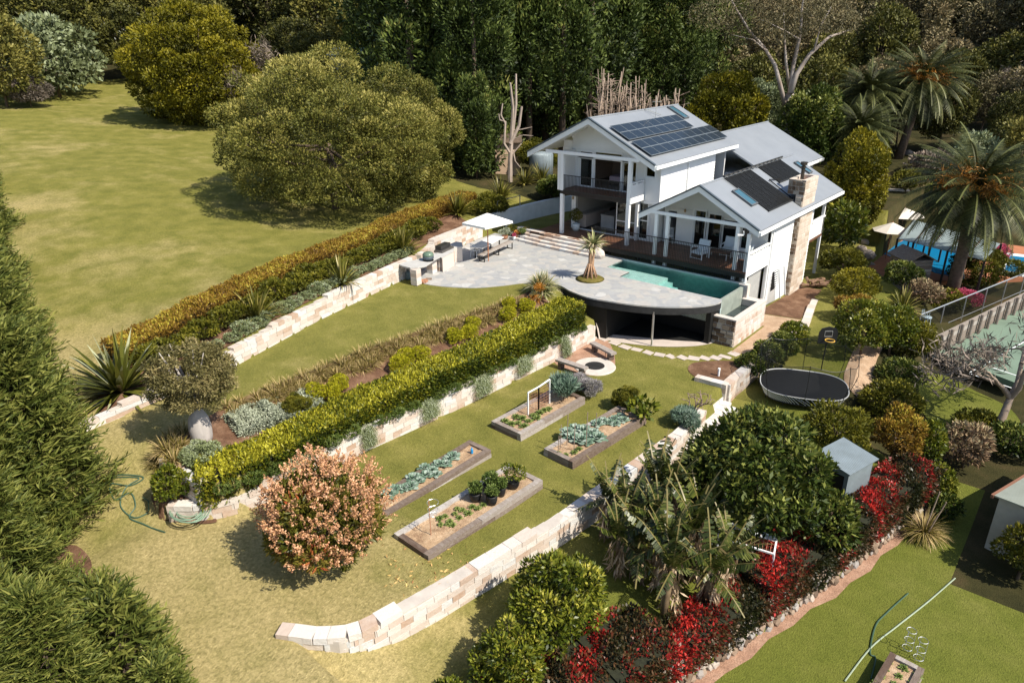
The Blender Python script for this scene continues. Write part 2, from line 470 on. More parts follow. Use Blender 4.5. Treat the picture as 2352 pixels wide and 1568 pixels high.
# woodland paths on the right
sheet('bark_path', curve_pts([at(1980, 780), at(1950, 830), at(1940, 880), at(1990, 930), at(2030, 900), at(2010, 840), at(2040, 770)], 5), M_sand, .03)
sheet('garden_edging_soil', [(ip(y, REDX)+.15, y) for y in np.arange(-24, -4.5, 1)] + [(ip(y, REDX)+.52+.07*math.sin(y*3)+.05*math.sin(y*7.3), y) for y in np.arange(-5, -24.5, -1)], M_gravel, .02)
sheet('side_lawn', curve_pts([at(2112, 872), at(2165, 862), at(2240, 900), at(2320, 940), at(2340, 990), at(2230, 1000), at(2130, 965)], 4), M_grass, .03)
# ================================================================ house
M_white = plain('white_weatherboard_paint', (.80, .80, .785), .5, var=.03, scale=1.2)
M_trim = plain('white_trim', (.82, .83, .83), .4, var=.02)
M_roof, _nt, _b = node_mat('grey_metal_roof')
_v = coords(_nt); _r = ramp(_nt, [(.3, (.255, .275, .30)), (.7, (.30, .32, .345))], noise(_nt, _v, .6, 6, .6))
_nt.links.new(_r.outputs[0], _b.inputs['Base Color']); _b.inputs['Roughness'].default_value = .45; _b.inputs['Metallic'].default_value = .25
_wv = _nt.nodes.new('ShaderNodeTexWave'); _wv.wave_type = 'BANDS'; _wv.bands_direction = 'Y'; _wv.inputs['Scale'].default_value = 1.6
_nt.links.new(_v, _wv.inputs['Vector']); bump(_nt, _b, _wv.outputs['Fac'], .25, .02)
M_flash = plain('dark_flashing', (.07, .09, .11), .5)
M_deck = attr_mat('dark_hardwood_deck', [(.0, (.085, .042, .026)), (.5, (.15, .07, .042)), (1, (.25, .12, .07))], .45, 6, .5, .3, 20, (1, 12, 12))
M_slat = plain('dark_timber_slats', (.035, .028, .024), .6)
M_black = plain('black_steel', (.012, .013, .014), .45, var=.1)
M_dark = plain('black_paint_and_shade', (.006, .006, .006), .7, var=.2)
M_inside = plain('interior_plaster', (.42, .40, .37), .8, var=.04)
M_floor = plain('interior_floor', (.17, .15, .13), .35, var=.15)
M_lino = plain('pale_cabinet', (.50, .42, .37), .5, var=.05)
M_stone_top = plain('grey_stone_top', (.32, .31, .30), .35)
M_alu = plain('aluminium', (.55, .56, .57), .35, .7, var=.05)
M_conc = plain('grey_concrete', (.30, .31, .29), .85, var=.18, scale=2, bmp=.2)
M_block = plain('grey_block_wall', (.36, .36, .35), .85, var=.1, scale=5, bmp=.2)
def glass_mat():
    m, nt, b = node_mat('window_glass')
    nt.nodes.remove(b)
    tr = nt.nodes.new('ShaderNodeBsdfTransparent'); tr.inputs[0].default_value = (.30, .33, .30, 1)
    gl = nt.nodes.new('ShaderNodeBsdfGlossy'); gl.inputs['Roughness'].default_value = .03; gl.inputs[0].default_value = (.8, .85, .85, 1)
    fr = nt.nodes.new('ShaderNodeFresnel'); fr.inputs[0].default_value = 1.6
    mx = nt.nodes.new('ShaderNodeMixShader')
    nt.links.new(fr.outputs[0], mx.inputs[0]); nt.links.new(tr.outputs[0], mx.inputs[1]); nt.links.new(gl.outputs[0], mx.inputs[2])
    nt.links.new(mx.outputs[0], nt.nodes['Material Output'].inputs[0]); return m
M_glass = glass_mat()
M_skyglass = plain('skylight_glass', (.045, .12, .16), .06, var=.05, spec=1)

house = thing('house', 'large white weatherboard house with grey gabled metal roofs, balcony and stone chimney', 'house', (-6, 10, 0))
def HP(name, mb, mat, parent=None, smooth=False, label=None): return wpart(name, mb, mat, house, parent, smooth, label)
def HC(name, mb, mat, parent):                    # sub-part in world coordinates
    return wpart(name, mb, mat, house, parent)
def wall_holes(mb, y0, y1, x0, x1, z0, z1, holes):
    xs = sorted({x0, x1, *[h[0] for h in holes], *[h[1] for h in holes]})
    zs = sorted({z0, z1, *[h[2] for h in holes], *[h[3] for h in holes]})
    for i in range(len(xs)-1):
        for j in range(len(zs)-1):
            cx, cz = (xs[i]+xs[i+1])/2, (zs[j]+zs[j+1])/2
            if any(h[0] < cx < h[1] and h[2] < cz < h[3] for h in holes): continue
            mb.box(xs[i], xs[i+1], y0, y1, zs[j], zs[j+1])
def boards_y(mb, y, x0, x1, z0, z1, step=.19, clip=None):
    """lapped boards on a wall facing -y"""
    z = z0
    while z < z1-.02:
        zt = min(z+step, z1); a, b = x0, x1
        if clip: a, b = clip(zt, x0, x1)
        if b > a:
            mb._add([(a, y-.03, z), (b, y-.03, z), (b, y-.006, zt), (a, y-.006, zt)], [(0, 1, 2, 3)])
            mb._add([(a, y-.03, z), (b, y-.03, z), (b, y, z), (a, y, z)], [(3, 2, 1, 0)])
        z += step
def boards_x(mb, x, y0, y1, z0, z1, step=.19):
    z = z0
    while z < z1-.02:
        zt = min(z+step, z1)
        mb._add([(x+.03, y0, z), (x+.03, y1, z), (x+.006, y1, zt), (x+.006, y0, zt)], [(0, 1, 2, 3)])
        mb._add([(x+.03, y0, z), (x+.03, y1, z), (x, y1, z), (x, y0, z)], [(3, 2, 1, 0)])
        z += step
def window_y(y, x0, x1, z0, z1, name='window', fr=.05, bars=(), arch=.09):
    m = MB()
    for a, b, c, d in ((x0-arch, x1+arch, z1, z1+arch), (x0-arch, x1+arch, z0-arch, z0), (x0-arch, x0, z0, z1), (x1, x1+arch, z0, z1)):
        if arch: m.box(a, b, y-.035, y, c, d)
    for a, b, c, d in ((x0, x1, z1-fr, z1), (x0, x1, z0, z0+fr), (x0, x0+fr, z0+fr, z1-fr), (x1-fr, x1, z0+fr, z1-fr)):
        m.box(a, b, y+.03, y+.08, c, d)
    for zb in bars: m.box(x0+fr, x1-fr, y+.03, y+.08, zb-.03, zb+.03)
    f = HP(name, m, M_trim)
    p = MB().box(x0+fr, x1-fr, y+.05, y+.06, z0+fr, z1-fr); HC('pane', p, M_glass, f)
    return f

# --- main block walls (front face y = 5.3)
holes_up = [(-13.0+.15-.55, -13.0+.15-.55, 0, 0)]
up = MB()
H_up = [(-12.30, -9.15+.43, 3.37, 5.12), (-12.30, -11.36, 5.22, 5.5), (-11.17, -9.26, 5.22, 5.55), (-9.15, -8.74, 5.18, 5.4), (-8.52, -8.22, 4.0, 5.2), (-7.58, -6.95, 4.42, 5.06)]
H_dn = [(-12.5, -8.78, .65, 2.85), (-8.56, -8.13, .68, 2.85), (-7.86, -7.26, .68, 2.88)]
wall_holes(up, 5.3, 5.45, -12.85, -6.6, 3.0, 5.62, H_up)
wall_holes(up, 5.3, 5.45, -12.85, -6.6, -.1, 3.0, H_dn)
# gable above
up._add([(-12.85, 5.3, 5.62), (-6.6, 5.3, 5.62), (-10.65, 5.3, 7.55), (-12.85, 5.3, 6.45)], [(0, 1, 2, 3)])
up.box(-6.75, -6.6, 5.45, 12.4, -.1, 5.58); up.box(-12.85, -12.7, 5.45, 14, -.1, 6.4)
up.box(-12.85, -6.6, 13.85, 14.0, -1, 5.6)
boards_x(up, -6.6, 5.3, 12.4, 2.9, 5.55); boards_y(up, 5.3, -7.65, -6.6, 2.95, 4.3)
boards_y(up, 5.3, -12.85, -12.55, .6, 3.0)
boards_y(up, 5.3, -12.85, -8.0, 5.66, 7.4, .2, lambda z, a, b: (-12.85 if z < 6.45 else -10.65-(7.6-z)/.4989, -10.65+(7.55-z)/.4989 if z > 5.7 else -6.75))
up.box(-6.64, -6.54, 5.24, 5.34, 2.9, 5.3)
HP('main_wall', up, M_white)
# windows and doors
window_y(5.3, -13.0+.28, -12.5, 4.46, 5.5) if False else None
window_y(5.3, -12.30, -11.36, 3.37, 5.12, 'glass_door', .06)
window_y(5.3, -9.15, -8.72, 3.37, 5.12, 'glass_door', .05)
window_y(5.3, -12.30, -11.36, 5.22, 5.5, fr=.03); window_y(5.3, -11.17, -9.26, 5.22, 5.55, fr=.03)
window_y(5.3, -9.15, -8.74, 5.18, 5.4, fr=.03)
window_y(5.3, -8.52, -8.22, 4.0, 5.2); window_y(5.3, -7.58, -6.95, 4.42, 5.06)
window_y(5.3, -9.5, -8.78, .68, 2.85, 'sliding_door', .06, (1.55,), 0)
window_y(5.3, -8.56, -8.13, .68, 2.85, 'window', .05, (1.55,)); window_y(5.3, -7.86, -7.26, .68, 2.88, 'window', .05, (1.8,))
HP('door_frame', MB().box(-12.6, -12.5, 5.24, 5.36, .6, 2.95).box(-11.24, -11.14, 5.24, 5.34, 3.37, 5.2).box(-9.28, -9.17, 5.24, 5.34, 3.37, 5.2).box(-12.5, -9.5, 5.26, 5.4, .6, .65).box(-12.5, -8.7, 5.24, 5.29, 2.85, 2.97), M_trim)
# wing wall beside the balcony, with its tall narrow window
wing = MB().box(-12.87, -12.62, 3.76, 5.3, 3.3, 5.6)
HP('wing_wall', wing, M_white)
# narrow window left of the wing sits on the gable wall
m = MB().box(-13.55, -12.87, 5.3, 5.42, 4.2, 6.1); boards_y(m, 5.3, -13.55, -12.87, 4.2, 6.0); HP('gable_side_wall', m, M_white)
window_y(5.255, -13.46, -12.98, 4.46, 5.58)
# interior shells
r = MB()
r.box(-12.7, -6.75, 5.5, 10.8, .5, .6); r.box(-12.7, -6.75, 10.8, 10.9, .6, 2.9); r.box(-12.7, -6.75, 5.5, 10.9, 3.1, 3.2)
HP('ground_floor_room', r, M_floor)
r = MB().box(-12.7, -6.75, 5.5, 10.8, 3.24, 3.36); HP('bedroom_floor', r, M_floor)
r = MB().box(-12.68, -12.6, 5.5, 10.8, 3.36, 5.6).box(-12.6, -6.8, 9.6, 9.7, 3.36, 5.6).box(-8.1, -8.0, 5.5, 9.6, 3.36, 5.6).box(-12.6, -6.8, 5.5, 9.7, 5.62, 5.68); HP('bedroom_wall', r, plain('warm_interior_wall', (.50, .36, .28), .8, var=.04))
r = MB().box(-12.69, -12.62, 5.5, 10.8, .6, 2.9).box(-12.62, -6.76, 10.7, 10.78, .6, 2.9); HP('kitchen_wall', r, M_inside)
# --- main roof
def gable_roof(ridge_x, ridge_z, ex0, ez0, ex1, ez1, y0, y1, t=.1):
    m = MB()
    m.slab([(ridge_x, y0, ridge_z), (ex1, y0, ez1), (ex1, y1, ez1), (ridge_x, y1, ridge_z)], t)
    m.slab([(ex0, y0, ez0), (ridge_x, y0, ridge_z), (ridge_x, y1, ridge_z), (ex0, y1, ez0)], t)
    m.tube([(ridge_x, y0-.01, ridge_z+.01), (ridge_x, y1+.01, ridge_z+.01)], .06, 6)
    return m
def barge(ridge_x, ridge_z, ex0, ez0, ex1, ez1, y, h=.3, cap=.06):
    m = MB(); c = MB()
    for (ex, ez) in ((ex0, ez0), (ex1, ez1)):
        for (mm, zo, hh, yo, t) in ((m, -.02, h, 0, .05), (c, .075, .09, -.012, .08)):
            mm._add([(ridge_x, y+yo-t, ridge_z+zo), (ex, y+yo-t, ez+zo), (ex, y+yo-t, ez+zo-hh), (ridge_x, y+yo-t, ridge_z+zo-hh),
                     (ridge_x, y+yo+t, ridge_z+zo), (ex, y+yo+t, ez+zo), (ex, y+yo+t, ez+zo-hh), (ridge_x, y+yo+t, ridge_z+zo-hh)],
                    [(0, 1, 2, 3), (7, 6, 5, 4), (0, 4, 5, 1), (3, 2, 6, 7), (1, 5, 6, 2), (0, 3, 7, 4)])
    return m, c
mr = HP('main_roof', gable_roof(-10.65, 7.67, -15.2, 5.41, -6.1, 5.40, 3.78, 14.5), M_roof)
b_, c_ = barge(-10.65, 7.67, -15.2, 5.41, -6.1, 5.40, 3.72)
HP('gable_fascia', b_, M_trim); HC('barge_capping', c_, M_flash, mr)
HC('gutter', MB().box(-6.1, -6.0, 3.7, 14.5, 5.17, 5.36), M_trim, mr)
HC('soffit', MB().slab([(-10.65, 3.8, 7.55), (-6.2, 3.8, 5.33), (-6.2, 5.3, 5.33), (-10.65, 5.3, 7.55)], .03).slab([(-15.1, 3.8, 5.34), (-10.65, 3.8, 7.55), (-10.65, 14, 7.55), (-15.1, 14, 5.34)], .03), M_trim, mr)
HP('tie_beam', MB().box(-13.75, -7.1, 3.68, 3.84, 5.5, 5.68), M_trim)
HP('downpipe', MB().bar((-6.54, 8.6, 5.1), (-6.54, 8.6, 3.2), .09).bar((-6.05, 8.6, 5.25), (-6.54, 8.6, 5.05), .09), M_trim)
# posts
for x, y, z0, z1 in ((-12.5, 3.78, .6, 3.1), (-7.72, 3.78, .6, 5.5), (-12.5, 3.80, 3.3, 5.5)):
    HP('post', MB().box(x-.1, x+.1, y-.1, y+.1, z0, z1), M_trim)
for x in (-5.45, -4.75, -.70):
    HP('post', MB().box(x-.09, x+.09, 3.02, 3.2, .0, 2.93), M_trim)
HP('post', MB().box(-.16, .02, 3.0, 3.2, 0, 2.62), M_trim)
HP('post', MB().box(-7.95, -7.8, 5.0, 5.2, .6, 3.0), M_trim)
# balcony
bd = MB()
for k in range(16): bd.box(-12.6, -7.66, 3.78+k*.095, 3.78+k*.095+.088, 3.27, 3.35, RN.random())
bal = HP('balcony_deck', bd, M_deck)
fs = MB().box(-12.6, -7.66, 3.72, 3.77, 3.30, 3.36)
for k in range(62): fs.box(-12.58+k*.08, -12.53+k*.08, 3.70, 3.76, 3.07, 3.30)
HC('slatted_fascia', fs, M_slat, bal)
HP('balcony_soffit', MB().box(-12.6, -7.66, 3.8, 5.28, 3.1, 3.14), M_trim)
rl = MB().bar((-12.6, 3.76, 4.25), (-7.66, 3.76, 4.25), .04)
for k in range(48): rl.bar((-12.56+k*.1035, 3.76, 3.12), (-12.56+k*.1035, 3.76, 4.25), .022)
HP('balcony_railing', rl, M_black)
sp = MB().box(-7.70, -7.60, 3.72, 5.26, 3.42, 4.12).box(-7.72, -7.58, 3.72, 5.26, 4.2, 4.26)
for y in (3.75, 4.3, 5.0): sp.box(-7.69, -7.61, y, y+.2, 4.12, 4.2)
HP('balcony_side_panel', sp, M_white)
HP('balcony_edge_beam', MB().box(-7.72, -7.56, 3.7, 5.26, 3.06, 3.41).box(-7.56, -6.6, 5.2, 5.27, 2.86, 3.0), M_trim)
# --- lower wing
LZ = lambda x: 4.74 - .5444*abs(x+3.06)
lw = MB()
H_lo = [(-6.24, -5.68, .62, 2.5), (-4.55, -3.83, .66, 2.78), (-3.70, -2.86, .66, 2.70), (-2.80, -1.90, .66, 2.5), (-1.68, -1.16, .95, 2.2)]
wall_holes(lw, 5.9, 6.05, -6.5, 0, .2, 2.8, H_lo)
lw._add([(-6.5, 5.9, 2.8), (0, 5.9, 2.8), (-.0, 5.9, 3.0), (-3.06, 5.9, 4.66), (-6.5, 5.9, 2.82)], [(0, 1, 2, 3, 4)])
boards_y(lw, 5.9, -5.6, -4.62, .64, 2.78); boards_y(lw, 5.9, -6.4, 0, 2.86, 4.5, .19, lambda z, a, b: (-3.06-(4.6-z)/.5444, -3.06+(4.6-z)/.5444))
lw.box(-.12, 0, 5.9, 12.5, -2.6, 2.85); boards_x(lw, 0, 6.15, 9.3, -1.9, 2.75, .22); boards_x(lw, 0, 11.5, 12.5, -2.2, 2.75, .22)
lw.box(-6.5, -.12, 12.4, 12.5, -2.2, 2.85); lw.box(-6.5, -3.2, 15.6, 15.75, -2, 3)
HP('wing_wall', lw, M_white)
for h in H_lo[1:]: window_y(5.9, *h, 'glass_door' if h[2] < .9 else 'window', .06)
window_y(5.9, -3.7, -2.86, 2.74, 3.2, fr=.03) if False else None
HP('ground_floor_room', MB().box(-6.4, -.15, 6.1, 12.3, .5, .6).box(-6.4, -.15, 11.9, 12.0, .6, 3.2), M_floor)
HP('living_room_wall', MB().box(-6.4, -.15, 9.6, 9.7, .6, 2.8).box(-.2, -.13, 6.1, 9.6, .6, 2.8), plain('terracotta_interior', (.22, .10, .06), .8))
lr = HP('wing_roof', gable_roof(-3.06, 4.74, -6.55, 2.84, .43, 2.84, 3.13, 16.4), M_roof)
b_, c_ = barge(-3.06, 4.74, -6.6, 2.81, .43, 2.84, 3.08)
HP('gable_fascia', b_, M_trim); HC('barge_capping', c_, M_flash, lr)
HC('gutter', MB().box(.43, .54, 3.05, 16.4, 2.60, 2.78), M_trim, lr)
HC('soffit', MB().slab([(-3.06, 3.15, 4.62), (.35, 3.15, 2.77), (.35, 5.9, 2.77), (-3.06, 5.9, 4.62)], .03).slab([(-6.5, 3.15, 2.77), (-3.06, 3.15, 4.62), (-3.06, 5.9, 4.62), (-6.5, 5.9, 2.77)], .03), M_trim, lr)
HP('tie_beam', MB().box(-5.75, -.35, 3.02, 3.16, 2.92, 3.09), M_trim)
HP('downpipe', MB().bar((.07, 6.08, -1.7), (.07, 6.08, 2.55), .09), M_trim)
# porch side: half wall, screen, recess below
pw = MB().box(-.06, 0, 3.2, 5.95, .27, 1.37).box(-.1, .06, 3.2, 5.95, 1.5, 1.57)
for k in range(7): pw.box(-.04, 0, 3.3+k*.4, 3.38+k*.4, 1.37, 1.5)
boards_x(pw, 0, 3.2, 5.95, .3, 1.36, .22)
HP('porch_half_wall', pw, M_white)
HP('undercroft_wall', MB().box(-.4, -.28, 3.2, 6.0, -2.2, .25), M_block)
HP('dark_slat_backing', MB().box(-.02, .035, 6.9, 7.7, -1.5, -.35), M_dark)  # dark box added behind the leaning slats for the dark in their gaps
HP('corner_board', MB().box(-.05, .05, 5.92, 6.12, -1.75, 2.7), M_trim)
# rear porch
rp = MB().box(-.06, 0, 12.5, 14.9, .28, 1.33).box(-.1, .07, 12.5, 14.9, 1.36, 1.44)
HP('rear_porch_wall', rp, M_white)
HP('rear_porch_floor', MB().box(-3.2, 0, 12.5, 14.9, .1, .27), M_deck)
for z0, z1, y in ((-2.4, .1, 14.8), (.27, 2.75, 14.8), (1.33, 2.7, 12.6)):
    HP('post', MB().box(-.16, 0, y-.08, y+.08, z0, z1), M_trim)
# rear wing
HP('rear_wall', MB().box(-12.0, -3.9, 14.5, 23.5, -1, 3.5), M_white)
rr = HP('rear_roof', gable_roof(-7.9, 5.87, -12.35, 3.62, -3.45, 3.62, 14.0, 24.0), M_roof)
HC('gutter', MB().box(-3.45, -3.34, 14.6, 24, 3.38, 3.56), M_trim, rr)
# skylights
def skylight(rx, rz, sl, x0, x1, y0, y1):
    z = lambda x: rz - sl*abs(x-rx)
    f = MB(); g = MB()
    q = lambda a, b, c, d, up: [(a, c, z(a)+up), (b, c, z(b)+up), (b, d, z(b)+up), (a, d, z(a)+up)]
    for a, b, c, d in ((x0-.07, x0, y0-.07, y1+.07), (x1, x1+.07, y0-.07, y1+.07), (x0, x1, y0-.07, y0), (x0, x1, y1, y1+.07)): f.slab(q(a, b, c, d, .13), .13)
    g.slab(q(x0, x1, y0, y1, .10), .05)
    s_ = HP('skylight', f, plain('grey_frame', (.10, .11, .12), .5)); HC('pane', g, M_skyglass, s_)
skylight(-3.06, 4.74, .5444, -2.0, -.92, 5.05, 5.72)
skylight(-10.65, 7.67, .4989, -10.40, -9.2, 12.75, 13.3)
skylight(-3.06, 4.74, .5444, -2.35, -1.4, 15.05, 15.5)
# --- solar panels
def solar_mat():
    m, nt, b = node_mat('solar_cells'); v = coords(nt)
    sep = nt.nodes.new('ShaderNodeSeparateXYZ'); nt.links.new(v, sep.inputs[0])
    def lines(o, per, w):
        f = math_(nt, 'FRACT', math_(nt, 'DIVIDE', o, per)); return math_(nt, 'LESS_THAN', math_(nt, 'ABSOLUTE', math_(nt, 'SUBTRACT', f, .5)), w)
    l = math_(nt, 'MAXIMUM', lines(sep.outputs[0], .082, .045), lines(sep.outputs[1], .163, .022))
    c = mixc(nt, l, (.010, .015, .020), (.045, .056, .065)); nt.links.new(c, b.inputs['Base Color'])
    b.inputs['Roughness'].default_value = .12; b.inputs['Specular IOR Level'].default_value = .55
    return m
M_solar = solar_mat()
pm = MB().box(-.73, .73, -.475, .475, 0, .035); fm = MB()
for a, b, c, d in ((-.75, -.73, -.495, .495), (.73, .75, -.495, .495), (-.73, .73, -.495, -.475), (-.73, .73, .475, .495), (-.022, .022, -.475, .475)): fm.box(a, b, c, d, 0, .042)
pme = pm.mesh('solar_panel', M_solar); fme = fm.mesh('panel_frame', plain('panel_frame_alu', (.24, .27, .29), .4, .3))
ang = math.atan(.4989)
for row, x0, n in ((0, -8.92, 8), (1, -7.42, 10)):
    for k in range(n):
        o = link('solar_panel', pme, house); y = 4.75 + k*.985
        o.location = (x0 + .06+6, y-10, 7.67 - .4989*(x0+.06+10.65) + .13); o.rotation_euler = (0, ang, 0)
        f = link('panel_frame', fme, o)
# --- pool heating mats on the lower roof
hm = MB()
def on_low(x, up=.0): return 4.74 - .5444*abs(x+3.06) + up
for (x0, x1, y0, n) in ((-2.95, -.27, 5.9, 6), (-2.95, -1.55, 10.5, 6)):
    for k in range(n):
        ya = y0 + k*.585
        hm.slab([(x0, ya, on_low(x0, .05)), (x1, ya, on_low(x1, .05)), (x1, ya+.555, on_low(x1, .05)), (x0, ya+.555, on_low(x0, .05))], .03, .3)
        for j in range(9):
            yy = ya+.03+j*.06; hm.bar((x0, yy, on_low(x0, .055)), (x1, yy, on_low(x1, .055)), .03, .03)
    hm.tube([(x1, y0-.05, on_low(x1, .07)), (x1, y0+n*.585, on_low(x1, .07))], .045, 6)
hm.tube([(-3.0, 5.8, 4.86), (-3.0, 14.4, 4.86)], .05, 6)
for k in range(14): hm.tube([(-3.0, 5.9+k*.61, 4.86), (-2.86, 6.05+k*.61, 4.86), (-2.95, 6.3+k*.61, 4.78)], .03, 5)
hm.bar((-.3, 9.45, 3.33), (-1.9, 9.75, 4.2), .05); hm.bar((-1.9, 9.75, 4.22), (-1.7, 11, 4.08), .05); hm.bar((-2.95, 5.8, 4.76), (-1.5, 5.84, 3.96), .04)
HP('pool_heater', hm, plain('black_rubber', (.016, .016, .015), .55))
# antenna
HP('antenna', MB().tube([(-9.75, 9.9, 7.2), (-9.75, 9.9, 8.5)], .02, 5).bar((-10.6, 9.9, 7.75), (-9.75, 10.6, 7.35), .04).bar((-9.95, 9.7, 8.2), (-9.5, 10.1, 8.2), .02), M_alu)
# wall lamps
for x, y, z in ((-5.14, 5.9, 2.6), (-12.7, 5.3, 2.5)):
    HP('wall_lamp', MB().lathe([(.03, 0), (.06, .06), (.06, .14), (.03, .2)], (x, y-.08, z-.05), 8), plain('brass_lamp', (.5, .35, .2), .4, .6))
HP('security_camera', MB().bar((-.35, 3.0, 2.55), (-.6, 2.8, 2.55), .08).bar((-.35, 3.05, 2.55), (-.35, 2.95, 2.75), .05), M_trim)
# --- chimney
M_chim_s = attr_mat('chimney_sandstone', [(0, (.44, .35, .27)), (.5, (.53, .44, .36)), (1, (.60, .53, .46))], .9, 2.5, .9, .6, 6)
M_rubble = attr_mat('brown_rubble_stone', [(0, (.10, .065, .042)), (.35, (.22, .15, .10)), (.7, (.34, .27, .20)), (1, (.52, .46, .38))], .9, 3, .7, .7, 8)
def stone_face(mb, o, u, v, U, V, size=.32, depth=.035):
    """irregular stone facing on a rectangle: o + u*[0,U] + v*[0,V]"""
    o, u, v = Vector(o), Vector(u), Vector(v); n = u.cross(v); z = 0
    while z < V-.02:
        h = min(size*RN.uniform(.6, 1.1), V-z); x = 0
        while x < U-.02:
            w = min(size*RN.uniform(.7, 1.9), U-x)
            if U-x-w < size*.3: w = U-x
            d = depth*RN.uniform(.4, 1.2); g = .012
            a = [o+u*(x+g+RN.uniform(0, .02))+v*(z+g+RN.uniform(0, .02)), o+u*(x+w-g-RN.uniform(0, .02))+v*(z+g), o+u*(x+w-g)+v*(z+h-g-RN.uniform(0, .03)), o+u*(x+g)+v*(z+h-g)]
            c = sum(a, Vector())/4
            b = [p + (c-p)*.12 + n*d for p in a]
            mb._add(a+b, [(4, 5, 6, 7), (0, 1, 5, 4), (1, 2, 6, 5), (2, 3, 7, 6), (3, 0, 4, 7)], RN.random())
            x += w
        z += h
ch = MB()
ch.box(-.14, .30, 9.40, 11.42, -2.9, 3.62, .6)
ch2 = MB()
for a, b, c, d in ((-.66, .31, 9.45, 9.65), (-.66, .31, 11.3, 11.5), (-.66, -.46, 9.65, 11.3), (.11, .31, 9.65, 11.3)): ch.box(a, b, c, d, 3.6, 4.44, .75)
stone_face(ch, (.302, 9.42, -2.6), (0, 1, 0), (0, 0, 1), 1.98, 6.15, .36, .012); stone_face(ch, (.312, 9.46, 3.6), (0, 1, 0), (0, 0, 1), 2.02, .82, .4, .012)
chim = HP('chimney', ch, M_chim_s)
fr = MB(); stone_face(fr, (-.14, 9.398, -2.6), (1, 0, 0), (0, 0, 1), .44, 6.1, .26, .05); stone_face(fr, (-.66, 9.448, 3.6), (1, 0, 0), (0, 0, 1), .97, .82, .26, .05)
HC('stone_facing', fr, M_rubble, chim)
HC('chimney_lining', MB().box(-.46, .11, 9.65, 11.3, 3.7, 4.05), plain('red_brick_dust', (.28, .10, .06), .9), chim)
HC('flue', MB().lathe([(.10, 0), (.10, .95), (.15, .98), (.15, 1.05), (.1, 1.06), (.1, 1.12), (.19, 1.14), (.19, 1.3), (.0, 1.31)], (-.25, 10.35, 4.0), 14), plain('flue_steel', (.10, .085, .075), .35, .7), chim)

# --- timber deck
dk = MB()
for k in range(33):
    y = 2.95 + k*.092
    dk.box(-14.4 if y < 3.6 else -14.2, 0 if y < 5.9 else -6, y, y+.085, .53, .6, RN.random())
for k in range(22): dk.box(-14.2, -12.87, 5.99+k*.092, 6.075+k*.092, .53, .6, RN.random())
deck = thing('timber_deck', 'brown hardwood deck running along the front of the white house', 'deck', (-7, 4.4, 0))
wpart('deck_boards', dk, M_deck, deck)
wpart('deck_fascia', MB().box(-9.3, 0, 2.90, 2.945, .28, .53).box(-14.4, -9.3, 2.9, 2.945, .45, .53), M_slat, deck)
js = MB()
for x in (-8.6, -6.6, -3.6, -2.2, -1.2): js.box(x-.06, x+.06, 3.3, 3.45, 0, .5)
js.box(-9.2, -.2, 3.9, 4.0, -.1, .5)  # black board behind the stumps, shade under the deck put into its colour
wpart('deck_stumps_and_backing', js, M_dark, deck)
fe = MB().bar((-9.5, 2.98-.06, 1.65), (.0, 2.92, 1.65), .04)
for k in range(96): fe.bar((-9.48+k*.0995, 2.87, .06 if k > 10 else .5), (-9.48+k*.0995, 2.87, 1.64), .02)
fe.bar((-8.4, 2.87, .09), (0, 2.87, .09), .03)
fe2 = thing('pool_fence', 'black steel baluster fence between the deck and the turquoise pool', 'fence', (-5, 2.87, .05))
wpart('balusters', fe, M_black, fe2)

# ================================================================ patio, pool, terrace walls
def paving_mat():
    m, nt, b = node_mat('crazy_paving'); v = coords(nt, (1, 1, .2))
    nz = nt.nodes.new('ShaderNodeTexNoise'); nz.inputs['Scale'].default_value = 1.5; nt.links.new(v, nz.inputs['Vector'])
    vv = mixc(nt, .12, v, nz.outputs['Color'], 'ADD')
    vo = nt.nodes.new('ShaderNodeTexVoronoi'); vo.inputs['Scale'].default_value = 2.3; nt.links.new(vv, vo.inputs['Vector'])
    ve = nt.nodes.new('ShaderNodeTexVoronoi'); ve.feature = 'DISTANCE_TO_EDGE'; ve.inputs['Scale'].default_value = 2.3; nt.links.new(vv, ve.inputs['Vector'])
    sepc = nt.nodes.new('ShaderNodeSeparateColor'); nt.links.new(vo.outputs['Color'], sepc.inputs[0])
    c = ramp(nt, [(0, (.31, .315, .32)), (.35, (.35, .35, .35)), (.6, (.385, .38, .36)), (.85, (.40, .375, .35)), (1, (.47, .465, .45))], sepc.outputs[0])
    c2 = mixc(nt, .5, c.outputs[0], ramp(nt, [(.3, (.75, .75, .75)), (.7, (1.2, 1.2, 1.2))], noise(nt, v, 5, 6, .7)).outputs[0], 'MULTIPLY')
    e = math_(nt, 'LESS_THAN', ve.outputs['Distance'], .022)
    c3 = mixc(nt, e, c2, (.36, .35, .335)); nt.links.new(c3, b.inputs['Base Color'])
    b.inputs['Roughness'].default_value = .75; b.inputs['Specular IOR Level'].default_value = .3
    bump(nt, b, math_(nt, 'MINIMUM', ve.outputs['Distance'], .05), .5, .1); return m
M_pave = paving_mat()
front_curve = [(-15.1, -7.0), (-14.3, -7.45), (-13.0, -7.4), (-11.9, -7.0), (-10.7, -6.25), (-9.8, -5.1), (-9.2, -4.1), (-8.4, -3.45), (-7.5, -3.2), (-6.5, -3.6), (-5.3, -3.85), (-4.3, -3.72), (-3.0, -3.4), (-1.7, -2.8), (-.6, -1.95), (0, -1.2), (.26, -.5), (.16, -.02)]
fc = curve_pts(front_curve, 5, False)
slab = fc + [(-5.8, -.02), (-5.8, 1.03), (-7.32, 1.03), (-7.32, 2.9), (-17.4, 2.9), (-17.0, -.5), (-16.2, -4.2)]
struct('patio', MB().prism(slab, -.07, 0), M_pave)
i0 = next(i for i, p in enumerate(fc) if p[0] > -8.3)
rim = MB(); rim2 = MB()
